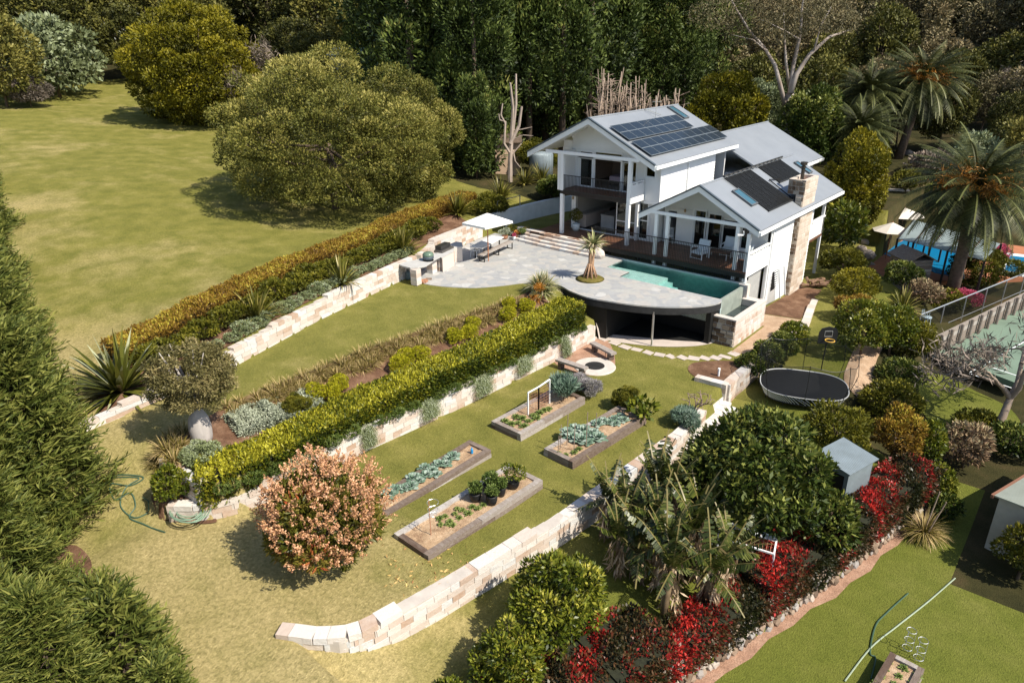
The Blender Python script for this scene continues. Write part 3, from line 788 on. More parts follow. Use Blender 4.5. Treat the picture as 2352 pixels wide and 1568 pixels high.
def ribbon(mb, pts, z0, z1, a=.5):
    for p, q in zip(pts[:-1], pts[1:]):
        mb._add([(p[0], p[1], z0), (q[0], q[1], z0), (q[0], q[1], z1), (p[0], p[1], z1)], [(0, 1, 2, 3)], a)
def inset(pts, d):
    out = []
    for i, p in enumerate(pts):
        a, b = pts[max(i-1, 0)], pts[min(i+1, len(pts)-1)]
        tx, ty = b[0]-a[0], b[1]-a[1]; L = math.hypot(tx, ty); out.append((p[0]-ty/L*d, p[1]+tx/L*d))
    return out
edge = fc[i0:]
rim_in = inset(edge, .05)
rw = thing('black_retaining_wall', 'black curved wall under the pool terrace with a wide dark opening', 'wall', (-4, -3, -2.1))
for p, q in zip(inset(edge, .01)[:-1], inset(edge, .01)[1:]):
    pp, qq = Vector((*p, 0)), Vector((*q, 0)); n = (qq-pp).cross(Vector((0, 0, 1))).normalized()*-.08
    rim._add([(pp.x, pp.y, -.42), (qq.x, qq.y, -.42), (qq.x, qq.y, -.075), (pp.x, pp.y, -.075), (pp.x+n.x, pp.y+n.y, -.42), (qq.x+n.x, qq.y+n.y, -.42), (qq.x+n.x, qq.y+n.y, -.075), (pp.x+n.x, pp.y+n.y, -.075)],
             [(0, 1, 2, 3), (7, 6, 5, 4), (0, 4, 5, 1)])
wpart('edge_band', rim, plain('dark_render_band', (.022, .022, .023), .8, var=.3), rw)
wl = MB()
i1 = next(i for i, p in enumerate(edge) if p[0] > -4.35)
ribbon(wl, inset(edge, .12)[:i1+1], -2.4, -.2)
q = inset(edge, .12)[i1]
wl.box(q[0], q[0]+.1, q[1], .3, -2.3, -.28); wl.box(-8.8, .3, -.1, 0.0, -2.3, -1.25); wl.box(-8.8, .1, -.1, .0, -1.3, -.3)
wl.box(-.15, .1, -1.0, .0, -2.3, -.28)
wl.prism([(p[0], p[1]) for p in inset(edge, .3)[i1:-2]] + [(0, -.1), (-4.3, -.1)], -.36, -.3)
wl.prism([(-.3, -1.0), (-1.5, -1.7), (-4.2, -2.9), (-4.3, -.1), (-.2, -.1)], -2.07, -2.04)  # room floor and ceiling blackened, shade inside put into the colour
wpart('wall_and_dark_room', wl, M_dark, rw)
wpart('support_post', MB().box(-2.02, -1.95, -2.95, -2.88, -2.1, -.3), M_alu, rw)
ap = inset(edge, -.02)
sheet('concrete_apron', [p for p in ap[i1-2:-1]] + [(-.2, -.4), (-1.5, -1.4), (-4.2, -2.6)], plain('pale_concrete', (.50, .43, .38), .85, var=.08), .02)
# pool
M_tile = plain('pool_tile', (.50, .60, .57), .5, var=.14, scale=5)
pool = thing('swimming_pool', 'turquoise wedge pool with infinity edge set into the grey stone terrace', 'pool', (-3.6, 1.4, -1.2))
ps = MB()
ps.box(-7.4, 0, -.1, 3.0, -1.3, -1.2)                         # floor
ps.box(-7.45, 0, 2.86, 3.02, -1.2, .02); ps.box(-7.45, -7.32, 1.03, 2.86, -1.2, -.02); ps.box(-7.32, -5.8, .9, 1.03, -1.2, -.02); ps.box(-5.95, -5.8, -.02, .9, -1.2, -.02)
ps.box(-5.8, .16, -.1, -.02, -1.2, -.02)
wpart('pool_shell', ps, M_tile, pool)
st = MB()
st.box(-7.3, -4.0, 1.04, 2.15, -1.19, -.28); st.box(-5.79, -4.0, -.01, 1.04, -1.19, -.28); st.box(-4.0, -3.6, 0, 2.0, -1.19, -.45); st.box(-3.6, -3.2, 0, 1.85, -1.19, -.62); st.box(-3.2, 0, 0, 1.4, -1.19, -.8)
wpart('pool_steps', st, M_tile, pool)
wpart('coping', MB().box(-9.1, .1, 2.862, 3.03, .022, .05).box(-4.3, .1, 2.83, 2.86, -.02, .05), plain('pale_coping', (.42, .45, .45), .7, var=.1, scale=4), pool)
def water_mat(name, tint, murk, f):
    m, nt, b = node_mat(name); nt.nodes.remove(b)
    v = coords(nt); wn = noise(nt, v, 3.2, 3, .6)
    bp = nt.nodes.new('ShaderNodeBump'); bp.inputs['Strength'].default_value = .25; bp.inputs['Distance'].default_value = .05; nt.links.new(wn, bp.inputs['Height'])
    tr = nt.nodes.new('ShaderNodeBsdfTransparent'); tr.inputs[0].default_value = (*tint, 1)
    df = nt.nodes.new('ShaderNodeBsdfDiffuse'); df.inputs[0].default_value = (*murk, 1)
    gl = nt.nodes.new('ShaderNodeBsdfGlossy'); gl.inputs['Roughness'].default_value = .04; nt.links.new(bp.outputs[0], gl.inputs['Normal'])
    fr = nt.nodes.new('ShaderNodeFresnel'); fr.inputs[0].default_value = 1.33; nt.links.new(bp.outputs[0], fr.inputs['Normal'])
    m1 = nt.nodes.new('ShaderNodeMixShader'); m1.inputs[0].default_value = f
    m2 = nt.nodes.new('ShaderNodeMixShader')
    nt.links.new(tr.outputs[0], m1.inputs[1]); nt.links.new(df.outputs[0], m1.inputs[2])
    nt.links.new(fr.outputs[0], m2.inputs[0]); nt.links.new(m1.outputs[0], m2.inputs[1]); nt.links.new(gl.outputs[0], m2.inputs[2])
    nt.links.new(m2.outputs[0], nt.nodes['Material Output'].inputs[0]); return m
def pool_water():
    m, nt, b = node_mat('clear_pool_water'); nt.nodes.remove(b); out = nt.nodes['Material Output']
    v = coords(nt); bp = nt.nodes.new('ShaderNodeBump'); bp.inputs['Strength'].default_value = .3; bp.inputs['Distance'].default_value = .05; nt.links.new(noise(nt, v, 4, 3, .6), bp.inputs['Height'])
    tr = nt.nodes.new('ShaderNodeBsdfTransparent'); tr.inputs[0].default_value = (.93, .98, .98, 1)
    gl = nt.nodes.new('ShaderNodeBsdfGlossy'); gl.inputs['Roughness'].default_value = .05; nt.links.new(bp.outputs[0], gl.inputs['Normal'])
    fr = nt.nodes.new('ShaderNodeFresnel'); fr.inputs[0].default_value = 1.33; nt.links.new(bp.outputs[0], fr.inputs['Normal'])
    m2 = nt.nodes.new('ShaderNodeMixShader'); nt.links.new(fr.outputs[0], m2.inputs[0]); nt.links.new(tr.outputs[0], m2.inputs[1]); nt.links.new(gl.outputs[0], m2.inputs[2]); nt.links.new(m2.outputs[0], out.inputs[0])
    va = nt.nodes.new('ShaderNodeVolumeAbsorption'); va.inputs['Color'].default_value = (.12, .80, .78, 1); va.inputs['Density'].default_value = .40; nt.links.new(va.outputs[0], out.inputs['Volume'])
    return m
M_water = water_mat('pool_water', (.50, .86, .86), (.07, .38, .38), .2)
wpart('water', MB().prism([(-7.315, 1.035), (-5.795, 1.035), (-5.795, -.015), (-.005, -.015), (-.005, 2.855), (-7.315, 2.855)], -1.195, -.06), pool_water(), pool)
M_weir = plain('wet_green_render', (.27, .30, .26), .45, var=.2, scale=2.5)
wpart('infinity_edge', MB().box(.0, .16, -.02, 2.52, -1.3, -.045), M_weir, pool)
# catch basin
M_sandst = attr_mat('cut_sandstone', [(0, (.42, .29, .21)), (.12, (.50, .40, .33)), (.40, (.57, .50, .445)), (.8, (.62, .575, .53)), (1, (.55, .55, .545))], .9, 3.0, .28, .8, 9)
M_mortar = plain('mortar', (.50, .45, .40), .95)
tk = thing('catch_basin', 'stone walled overflow basin below the infinity edge of the pool', 'basin', (.7, 1.2, -2.2))
tw = MB().box(1.0, 1.24, -.62, 3.1, -2.4, -.72).box(-.3, 1.0, -.62, -.36, -2.4, -.72).box(-.3, -.16, -.62, -.36, -.72, -.2).box(.16, 1.0, 2.55, 3.0, -2.4, -.72).box(-.2, .3, 2.75, 3.1, -2.4, .0)
stone_face(tw, (1.242, -.62, -2.4), (0, 1, 0), (0, 0, 1), 3.72, 1.62, .34, .012)
wpart('basin_wall', tw, M_sandst, tk)
ff = MB(); stone_face(ff, (-.3, -.622, -2.4), (1, 0, 0), (0, 0, 1), 1.54, 1.66, .3, .06)
wpart('rubble_facing', ff, M_rubble, tk)
wpart('basin_rim', MB().box(.98, 1.28, -.68, 3.1, -.72, -.66).box(-.3, .98, -.68, -.34, -.72, -.66).box(.16, .98, 2.5, 3.0, -.72, -.66), M_sandst, tk)
wpart('basin_water', MB().box(.16, 1.0, -.36, 2.55, -1.25, -1.02), plain('dark_wet_slate', (.03, .042, .042), .12, var=.5, scale=3), tk)

# ---------------------------------------------------------------- block walls
def block_wall(name, label, pts, z0f, z1f, thick=.34, course=.2, length=.46, batter=0, base=None, cat='wall', group=None, mats=None, low=.25):
    """coursed sandstone wall along a polyline; z0f/z1f give foot and top along the distance s"""
    P = [Vector((p[0], p[1], 0)) for p in pts]; cum = [0]
    for a, b in zip(P[:-1], P[1:]): cum.append(cum[-1]+(b-a).length)
    def pos(s):
        s = max(0, min(cum[-1], s)); i = max(0, min(len(P)-2, int(np.searchsorted(cum, s))-1))
        while i < len(P)-2 and s > cum[i+1]: i += 1
        d = (P[i+1]-P[i]).normalized(); return P[i]+d*(s-cum[i]), d
    mb = MB(); mo = MB(); T = cum[-1]
    n = int(T/.4)+1
    for k in range(n):
        a, b = T*k/n, T*(k+1)/n; (pa, d), (pb, _) = pos(a), pos(b); s_ = (a+b)/2
        zt = z1f(s_)-.07; zb = z0f(s_)-.3
        if zt > zb: mo.obox((pa+pb)/2+Vector((0, 0, (zt+zb)/2)), (pb-pa)/2, d.cross(Vector((0, 0, 1)))*(thick/2-.018), (0, 0, (zt-zb)/2))
    zmin = min(z0f(T*k/20) for k in range(21))-.2; zmax = max(z1f(T*k/20) for k in range(21))+.1
    k = 0; z = zmin
    while z < zmax:
        s_ = -RN.uniform(0, length)
        while s_ < T:
            L = length*RN.uniform(.6, 1.35); a, b = max(0, s_), min(T, s_+L); s_ += L
            if b-a < .1: continue
            m_ = (a+b)/2; zt = z1f(m_)
            if z+course < z0f(m_)+.02 or z+course*.7 > zt: continue
            (pa, d), (pb, _) = pos(a+.005), pos(b-.005); nr = d.cross(Vector((0, 0, 1)))
            d2 = (pb-pa); h = course*.5-.004
            mb.obox((pa+pb)/2 + Vector((0, 0, z+course/2)), d2/2, nr*(thick/2+RN.uniform(-.006, .008)), (0, 0, h), RN.random(), .007)
        z += course; k += 1
    t = thing(name, label, cat, tuple(pos(T/2)[0]+Vector((0, 0, z0f(T/2)))), group=group)
    wpart('stone_blocks', mb, mats or M_sandst, t); wpart('mortar_core', mo, M_mortar, t)
    return t
def poly_fn(X, y0, y1, n=40): return [(float(ip(y, X)), float(y)) for y in np.linspace(y0, y1, n)]
# left wall of the upper lawn (above it: silver shrubs and the hill hedge)
pl = poly_fn(LWX, -21.4, -6.3, 30)
def ycum(pts):
    c = [0]
    for a, b in zip(pts[:-1], pts[1:]): c.append(c[-1]+math.hypot(b[0]-a[0], b[1]-a[1]))
    return lambda s: float(np.interp(s, c, [p[1] for p in pts])), lambda s: float(np.interp(s, c, [p[0] for p in pts]))
fy, fx = ycum(pl)
block_wall('sandstone_wall', 'long pale sandstone wall with stepped top between upper lawn and silver shrubs', pl,
           lambda s: float(zU(fy(s))), lambda s: float(zU(fy(s))+wall_top(fy(s)))+.06)
pl2 = poly_fn(LWX, -25.4, -21.4, 10); fy2, _ = ycum(pl2)
block_wall('stone_edging', 'low weathered stone edging under the big spiky agave', pl2, lambda s: -.3-.25*(1-s/4), lambda s: float(wall_top(fy2(s)))-.02, .3, .16, .9)
# wall behind the outdoor table
pl3 = [(-15.3, -6.0), (-15.9, -4.8), (-16.6, -3.6), (-17.0, -1.0), (-17.5, 1.6)]
block_wall('sandstone_wall', 'tan sandstone wall in shade behind the outdoor dining table', pl3, lambda s: 0, lambda s: .95+.25*float(sm(1.5, 4, s)), .36, .22, .5)
# lower wall in front of the hedge
pl4 = [(x, y) for x, y in poly_fn(HWX, -24.95, -4.1, 46)]; fy4, _ = ycum(pl4)
block_wall('sandstone_wall', 'long sandstone wall below the clipped hedge beside the vegetable garden', pl4,
           lambda s: float(zL(fy4(s))), lambda s: float(zL(fy4(s)))+.55+.42*float(sm(-24, -21, fy4(s)))+.1*math.sin(s*1.1))
block_wall('sandstone_wall', 'short three-course sandstone corner wall behind the small round citrus by the hose', [(-7.75, -24.3), (-6.6, -24.28), (-5.5, -24.2)], lambda s: -1.1-.1*s, lambda s: -.3, .34, .2, .7)
block_wall('stone_edging', 'thin pale stone edging between left lawn and the bottle tree bed', [(-7.8, -24.2), (-8.3, -23.3), (-8.75, -22.6)], lambda s: -.9+.3*s, lambda s: -.22, .14, .2, .3)
# lower boundary wall
pl5 = poly_fn(LOWX, -25.45, -7.6, 40); fy5, _ = ycum(pl5)
def foot5(s): y = fy5(s); return float(zL(y) - .85*sm(-26, -22.5, y))
block_wall('sandstone_wall', 'broad curved sandstone wall along the bottom of the vegetable garden', pl5, foot5, lambda s: float(zL(fy5(s)))+.10, .42, .2, .5)
pl6 = poly_fn(LOWX, -4.9, 9.6, 30); fy6, _ = ycum(pl6)
block_wall('sandstone_wall', 'low sandstone wall between the row of camellias and the trampoline lawn', pl6, lambda s: float(H(ip(fy6(s), LOWX)+.4, fy6(s))), lambda s: float(zL(fy6(s)))+.12-.3*float(sm(3, 10, fy6(s))), .4, .2, .5)
block_wall('sandstone_wall', 'short return wall of sandstone holding the red soil corner bed', [(1.45, -5.0), (2.1, -4.95), (2.9, -4.9)], lambda s: -2.9, lambda s: -1.95, .35, .2, .45)
# steps down from the vegetable garden to the trampoline lawn
sg = MB()
for k in range(5):
    z1 = -2.16 - k*.17
    for j in range(5):
        y0 = -7.35 + j*.47; sg.box(1.75+k*.36+RN.uniform(-.02, .02), 2.13+k*.36, y0+.01, y0+.46, -3.3, z1, RN.uniform(.6, 1))
solo('garden_steps', 'wide pale stone steps going down beside the bare frangipani', 'steps', sg, M_sandst)
# broad steps up to the deck
bs = MB()
for k in range(4):
    x = -15.4 - .1*k
    while x < -8.95:
        L = RN.uniform(.35, .75); x1 = min(x+L, -8.9)
        yc = 2.0 + k*.28 + .018*max(0, -11-(x+x1)/2)**2
        bs.obox(((x+x1)/2, yc+.2, .075+k*.15), ((x1-x)/2-.008, 0, 0), (0, .21, 0), (0, 0, .074), RN.random(), .012); x = x1
solo('stone_steps', 'four curved sandstone steps rising from the grey patio to the timber deck', 'steps', bs, M_sandst)
# stair beside the black wall
ss = MB()
for k in range(11):
    x0 = -8.35 + k*.34; z1 = -.08 - k*.19
    for y0, y1 in ((-4.75, -4.4), (-4.4, -4.0), (-4.0, -3.72 if k < 3 else -3.88)):
        ss.box(x0+RN.uniform(0, .02), x0+.36, y0+.01, y1-.005, -2.3, z1+RN.uniform(-.008, .008), RN.uniform(.3, 1))
solo('stone_stair', 'narrow sandstone stair running down along the black wall', 'stairs', ss, M_sandst)
# white rendered wall on the grass behind the patio
ww = MB(); wp = [(-18.0, 2.6), (-18.15, 4.2), (-18.15, 6.2), (-18.0, 8.5), (-17.6, 10.8), (-16.8, 12.4), (-15.5, 13.2)]
wp = curve_pts(wp, 4, False)
for a, b in zip(wp[:-1], wp[1:]):
    d = Vector((b[0]-a[0], b[1]-a[1], 0)); n = d.normalized().cross(Vector((0, 0, 1)))
    ww.obox(((a[0]+b[0])/2, (a[1]+b[1])/2, .35), d/2, n*.12, (0, 0, .75))
solo('rendered_wall', 'white rendered curved retaining wall in the grassy corner left of the house', 'wall', ww, plain('white_render', (.68, .72, .74), .8, var=.08, scale=2))
# ================================================================ plants: generators
def unit(a): return a/np.maximum(np.linalg.norm(a, axis=-1, keepdims=True), 1e-9)
def leaf_quads(C, D, L, Wd, rng, roll=None):
    n = len(C); D = unit(D)
    L = np.broadcast_to(np.asarray(L, float), (n,))[:, None]; Wd = np.broadcast_to(np.asarray(Wd, float), (n,))[:, None]
    Sd = unit(np.cross(D, rng.normal(size=(n, 3)) if roll is None else roll))
    return np.stack([C, C + D*L*.45 + Sd*Wd*.5, C + D*L, C + D*L*.45 - Sd*Wd*.5], 1)
def crown(blobs, n, L, Wd, rng, out=.8, up=.25, rnd=.7, center=None, shell=(.72, 1.08), keep_low=None, topv=0.0):
    """leaves over a set of ellipsoidal clumps; blobs = [(x,y,z,rx,ry,rz)]"""
    B = np.array(blobs, float); K = len(B)
    area = (B[:, 3]*B[:, 4] + B[:, 3]*B[:, 5] + B[:, 4]*B[:, 5]); p = area/area.sum()
    cnt = int(n*1.6); idx = rng.choice(K, cnt, p=p)
    U = unit(rng.normal(size=(cnt, 3)))
    rr = rng.uniform(shell[0], shell[1], (cnt, 1))
    P = B[idx, :3] + U*B[idx, 3:6]*rr
    ok = np.ones(cnt, bool)
    for k in range(K):                                   # nothing buried deep inside another clump
        d = (((P-B[k, :3])/B[k, 3:6])**2).sum(1); ok &= (d > .5) | (idx == k)
    if keep_low is not None: ok &= P[:, 2] > keep_low
    P, U, idx = P[ok][:n], U[ok][:n], idx[ok][:n]; m = len(P)
    D = U*out + rng.normal(size=(m, 3))*rnd*.6 + np.array([0, 0, up])
    bv = rng.uniform(0, 1, K)
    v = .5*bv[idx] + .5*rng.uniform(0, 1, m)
    if topv: v = np.clip(v + topv*(U[:, 2]-.2), 0, 1)  # leaves facing up are lighter, light from above put into their colour
    Ls = L*rng.uniform(.65, 1.25, m)
    return leaf_quads(P, D, Ls, Wd*rng.uniform(.7, 1.2, m), rng), v
def dome_blobs(rng, K, rx, ry, rz, zc=0, r=.3, low=-.35, inner=True):
    out = []
    for i in range(K):
        t = rng.uniform(0, 2*math.pi); z = rng.uniform(low, 1); s = math.sqrt(max(0, 1-z*z)); q = r*rng.uniform(.55, 1.45); k = rng.uniform(.78, 1.0) - q*.75
        out.append((rx*s*math.cos(t)*k, ry*s*math.sin(t)*k, zc + rz*z*k, rx*q, ry*q, max(rz, rx*.7)*q*.8))
    if inner: out.append((0, 0, zc, rx*.55, ry*.55, rz*.55))
    return out
M_bark = plain('brown_bark', (.12, .085, .06), .9, var=.3, scale=4, bmp=.4, stretch=(1, 1, .3))
M_greybark = plain('grey_bark', (.30, .25, .21), .9, var=.3, scale=3, bmp=.3, stretch=(1, 1, .3))
M_gumbark = attr_mat('mottled_gum_bark', [(.2, (.14, .09, .065)), (.45, (.32, .26, .22)), (.8, (.44, .40, .37))], .8, 1.2, 1.3, .3, 5, (1, 1, .35))
M_deadwood = plain('pale_dead_wood', (.29, .22, .17), .9, var=.25, scale=3, stretch=(1, 1, .3))
def limbs(mb, base, top, r0, tips, rng, a=.5, n=7):
    """tapered trunk with limbs reaching towards tip points"""
    b, t = Vector(base), Vector(top); mid = (b+t)/2 + Vector((rng.uniform(-.1, .1), rng.uniform(-.1, .1), 0))*(t-b).length*.4
    mb.tube([b, mid, t], [r0, r0*.8, r0*.6], n, a)
    for tp in tips:
        tp = Vector(tp); s = b.lerp(t, rng.uniform(.55, .98)); m = s.lerp(tp, .5) + Vector((0, 0, -.08*(tp-s).length))
        mb.tube([s, m, tp], [r0*.42, r0*.28, r0*.08], 5, a)
LEAF = dict(
    yellow=leaf('yellow_green_leaves', [(0, (.030, .032, .003)), (.5, (.105, .098, .007)), (1, (.20, .165, .014))], .15),
    olive=leaf('olive_leaves', [(0, (.040, .042, .010)), (.4, (.120, .110, .028)), (.8, (.205, .18, .052)), (1, (.29, .25, .09))], .18),
    conifer=leaf('dark_conifer_needles', [(0, (.014, .024, .009)), (.5, (.042, .062, .018)), (.85, (.082, .104, .030)), (1, (.14, .135, .042))], .1),
    spray=leaf('cypress_sprays', [(0, (.022, .034, .009)), (.45, (.068, .086, .020)), (1, (.18, .178, .050))], .2, .6),
    citrus=leaf('glossy_citrus_leaves', [(0, (.020, .036, .005)), (.45, (.075, .094, .010)), (.8, (.165, .168, .022)), (1, (.29, .26, .05))], .2, .4, .4),
    dark=leaf('dark_glossy_leaves', [(0, (.010, .020, .004)), (.5, (.040, .060, .012)), (.82, (.105, .125, .028)), (1, (.21, .225, .07))], .15, .5, .25),
    forest=leaf('forest_leaves', [(0, (.024, .028, .010)), (.5, (.078, .078, .022)), (1, (.17, .15, .045))], .12, objvar=.5),
    brown=leaf('brown_forest_leaves', [(0, (.045, .035, .017)), (.5, (.125, .097, .044)), (1, (.24, .185, .088))], .12, objvar=.4),
    grey=leaf('grey_green_leaves', [(0, (.06, .075, .04)), (.5, (.14, .165, .09)), (1, (.26, .29, .18))], .15),
    silver=leaf('silver_leaves', [(0, (.10, .115, .075)), (.5, (.25, .275, .19)), (1, (.44, .46, .35))], .1, .8),
    sage=leaf('sage_green_leaves', [(0, (.07, .085, .045)), (.5, (.17, .20, .105)), (1, (.30, .33, .20))], .12, .8),
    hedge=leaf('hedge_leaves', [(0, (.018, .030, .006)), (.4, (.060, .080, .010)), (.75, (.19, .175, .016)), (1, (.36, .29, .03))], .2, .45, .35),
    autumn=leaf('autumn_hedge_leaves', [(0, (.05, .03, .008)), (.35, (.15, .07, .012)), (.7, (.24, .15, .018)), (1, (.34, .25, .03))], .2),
    bush=leaf('bush_leaves', [(0, (.022, .026, .004)), (.5, (.070, .072, .008)), (1, (.165, .145, .02))], .18),
    lime=leaf('lime_ball_leaves', [(0, (.15, .14, .006)), (.5, (.34, .29, .012)), (1, (.50, .42, .03))], .25),
    red=leaf('red_photinia_leaves', [(0, (.018, .022, .007)), (.3, (.052, .040, .016)), (.55, (.105, .050, .022)), (.68, (.16, .012, .010)), (.86, (.30, .012, .012)), (1, (.42, .025, .018))], .2, .4, .4),
    bronze=leaf('bronze_boab_leaves', [(0, (.045, .036, .012)), (.5, (.125, .098, .034)), (1, (.24, .19, .075))], .15),
    mango=leaf('mango_leaves', [(0, (.020, .030, .006)), (.55, (.085, .085, .014)), (.82, (.20, .15, .03)), (.93, (.30, .05, .02)), (1, (.36, .06, .03))], .2, .4),
    pink=leaf('pink_flower_spikes', [(0, (.38, .15, .075)), (.5, (.56, .27, .125)), (1, (.68, .40, .22))], .15, .8),
    grass=leaf('strappy_grass_blades', [(0, (.060, .055, .012)), (.45, (.18, .145, .035)), (1, (.42, .31, .13))], .2),
    flax=leaf('flax_blades', [(0, (.018, .020, .003)), (.5, (.060, .058, .010)), (.85, (.125, .11, .02)), (1, (.24, .20, .07))], .15, .4, .4),
    agave=leaf('agave_blades', [(0, (.018, .024, .004)), (.5, (.060, .066, .012)), (.88, (.14, .13, .028)), (1, (.30, .27, .16))], .1, .4, .4),
    yucca=leaf('pale_yucca_blades', [(0, (.060, .075, .035)), (.5, (.17, .19, .09)), (.85, (.34, .33, .17)), (1, (.50, .42, .24))], .15, .5),
    palm=leaf('palm_fronds', [(0, (.010, .014, .005)), (.5, (.034, .042, .016)), (.85, (.085, .09, .04)), (1, (.20, .18, .10))], .1, .5, .25, .1),
    orange=leaf('orange_fruit_stalks', [(0, (.40, .11, .01)), (.5, (.62, .22, .02)), (1, (.72, .40, .14))], .1),
    banana=leaf('torn_banana_leaves', [(0, (.010, .017, .004)), (.5, (.032, .045, .010)), (.85, (.080, .088, .022)), (1, (.16, .12, .045))], .15, .4, .4),
    straw=leaf('dry_banana_leaves', [(0, (.16, .09, .05)), (.5, (.36, .23, .14)), (1, (.60, .46, .33))], .2, .8),
    cabbage=leaf('blue_green_cabbage', [(0, (.050, .080, .055)), (.5, (.13, .20, .14)), (1, (.27, .36, .27))], .15, .5),
    veg=leaf('green_vegetable_leaves', [(0, (.025, .045, .012)), (.5, (.075, .11, .03)), (1, (.19, .22, .08))], .2),
    lavender=leaf('grey_lavender', [(0, (.09, .085, .07)), (.5, (.20, .19, .165)), (1, (.34, .31, .29))], .1, .9),
    jaca=leaf('mauve_jacaranda', [(0, (.06, .055, .06)), (.5, (.16, .14, .17)), (1, (.30, .26, .33))], .1),
    twig=leaf('grey_brown_twigs', [(0, (.06, .045, .035)), (.5, (.14, .105, .085)), (1, (.24, .19, .155))], .05, .9),
    magenta=leaf('magenta_flowers', [(0, (.25, .02, .06)), (1, (.62, .10, .18))], .15),
    tan=leaf('tan_dry_shrub', [(0, (.08, .05, .025)), (.5, (.20, .13, .07)), (1, (.34, .25, .14))], .1, .9),
)
SEED = [100]
def rng_(): SEED[0] += 1; return np.random.default_rng(SEED[0])

def tree_parts(root, cmesh, tmesh):
    if tmesh: link('trunk', tmesh, root)
    link('crown', cmesh, root)
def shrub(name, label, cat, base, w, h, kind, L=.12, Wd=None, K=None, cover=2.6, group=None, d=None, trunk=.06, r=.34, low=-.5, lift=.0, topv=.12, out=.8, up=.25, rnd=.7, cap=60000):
    """a broad-leaved shrub or tree: trunk with limbs plus a crown of leaf clumps, w wide and h tall"""
    g = rng_(); rx = w/2; ry = (d or w)/2; Wd = Wd or L*.5
    rz = h*(1-lift)/2; zc = h*lift + rz
    K = K or int(max(10, min(70, 14*(rx/.6)**.8)))
    bl = dome_blobs(g, K, rx, ry, rz, zc, r, low)
    n = int(min(cap, cover*4*math.pi*((rx*ry + rx*rz + ry*rz)/3)/(.5*L*Wd)))
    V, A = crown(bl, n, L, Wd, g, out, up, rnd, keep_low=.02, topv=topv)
    root = thing(name, label, cat, tuple(base), group=group)
    mb = MB()
    limbs(mb, (0, 0, -.1), (0, 0, zc*.9), max(trunk, w*.018), [b[:3] for b in bl[:8]], RN)
    link('trunk', mb.mesh('trunk', M_bark, True), root)
    link('crown', quads_mesh('crown', V, A, LEAF[kind]), root)
    return root
def pshrub(name, label, cat, px, py, wpx, hpx, kind, z=None, **k):
    p = at(px, py, z); return shrub(name, label, cat, p, span(p, wpx), span(p, hpx)*1.06, kind, **k)
def blades(n, L, Wd, rng, spread=1.0, droop=.35, segs=3, up0=.15, base_r=.05, stiff=False):
    """rosette of strap leaves, each a strip of quads; returns quads and v"""
    Q = []; A = []
    az = rng.uniform(0, 2*math.pi, n); el = np.arcsin(np.clip(rng.uniform(up0, 1, n)**(.8), 0, 1))*(1 if not stiff else 1)
    ln = L*rng.uniform(.7, 1.1, n); va = rng.uniform(0, 1, n)
    dirh = np.stack([np.cos(az), np.sin(az), 0*az], 1)
    p = dirh*base_r*rng.uniform(.2, 1, (n, 1)); e = el.copy()
    side = np.stack([-np.sin(az), np.cos(az), 0*az], 1)
    wprev = Wd*.6
    for s in range(segs):
        d = dirh*np.cos(e)[:, None]*spread + np.array([0, 0, 1.])*np.sin(e)[:, None]
        q = p + d*(ln/segs)[:, None]
        t = (s+1)/segs; wn = Wd*(1.0 if t < .55 else max(.04, (1-t)*2.0))
        Q.append(np.stack([p-side*wprev/2, p+side*wprev/2, q+side*wn/2, q-side*wn/2], 1)); A.append(np.clip(va + .12*(s-1), 0, 1))
        wprev = wn; p = q; e = e - droop*rng.uniform(.5, 1.3, n)*np.cos(el)
    return np.concatenate(Q), np.concatenate(A)
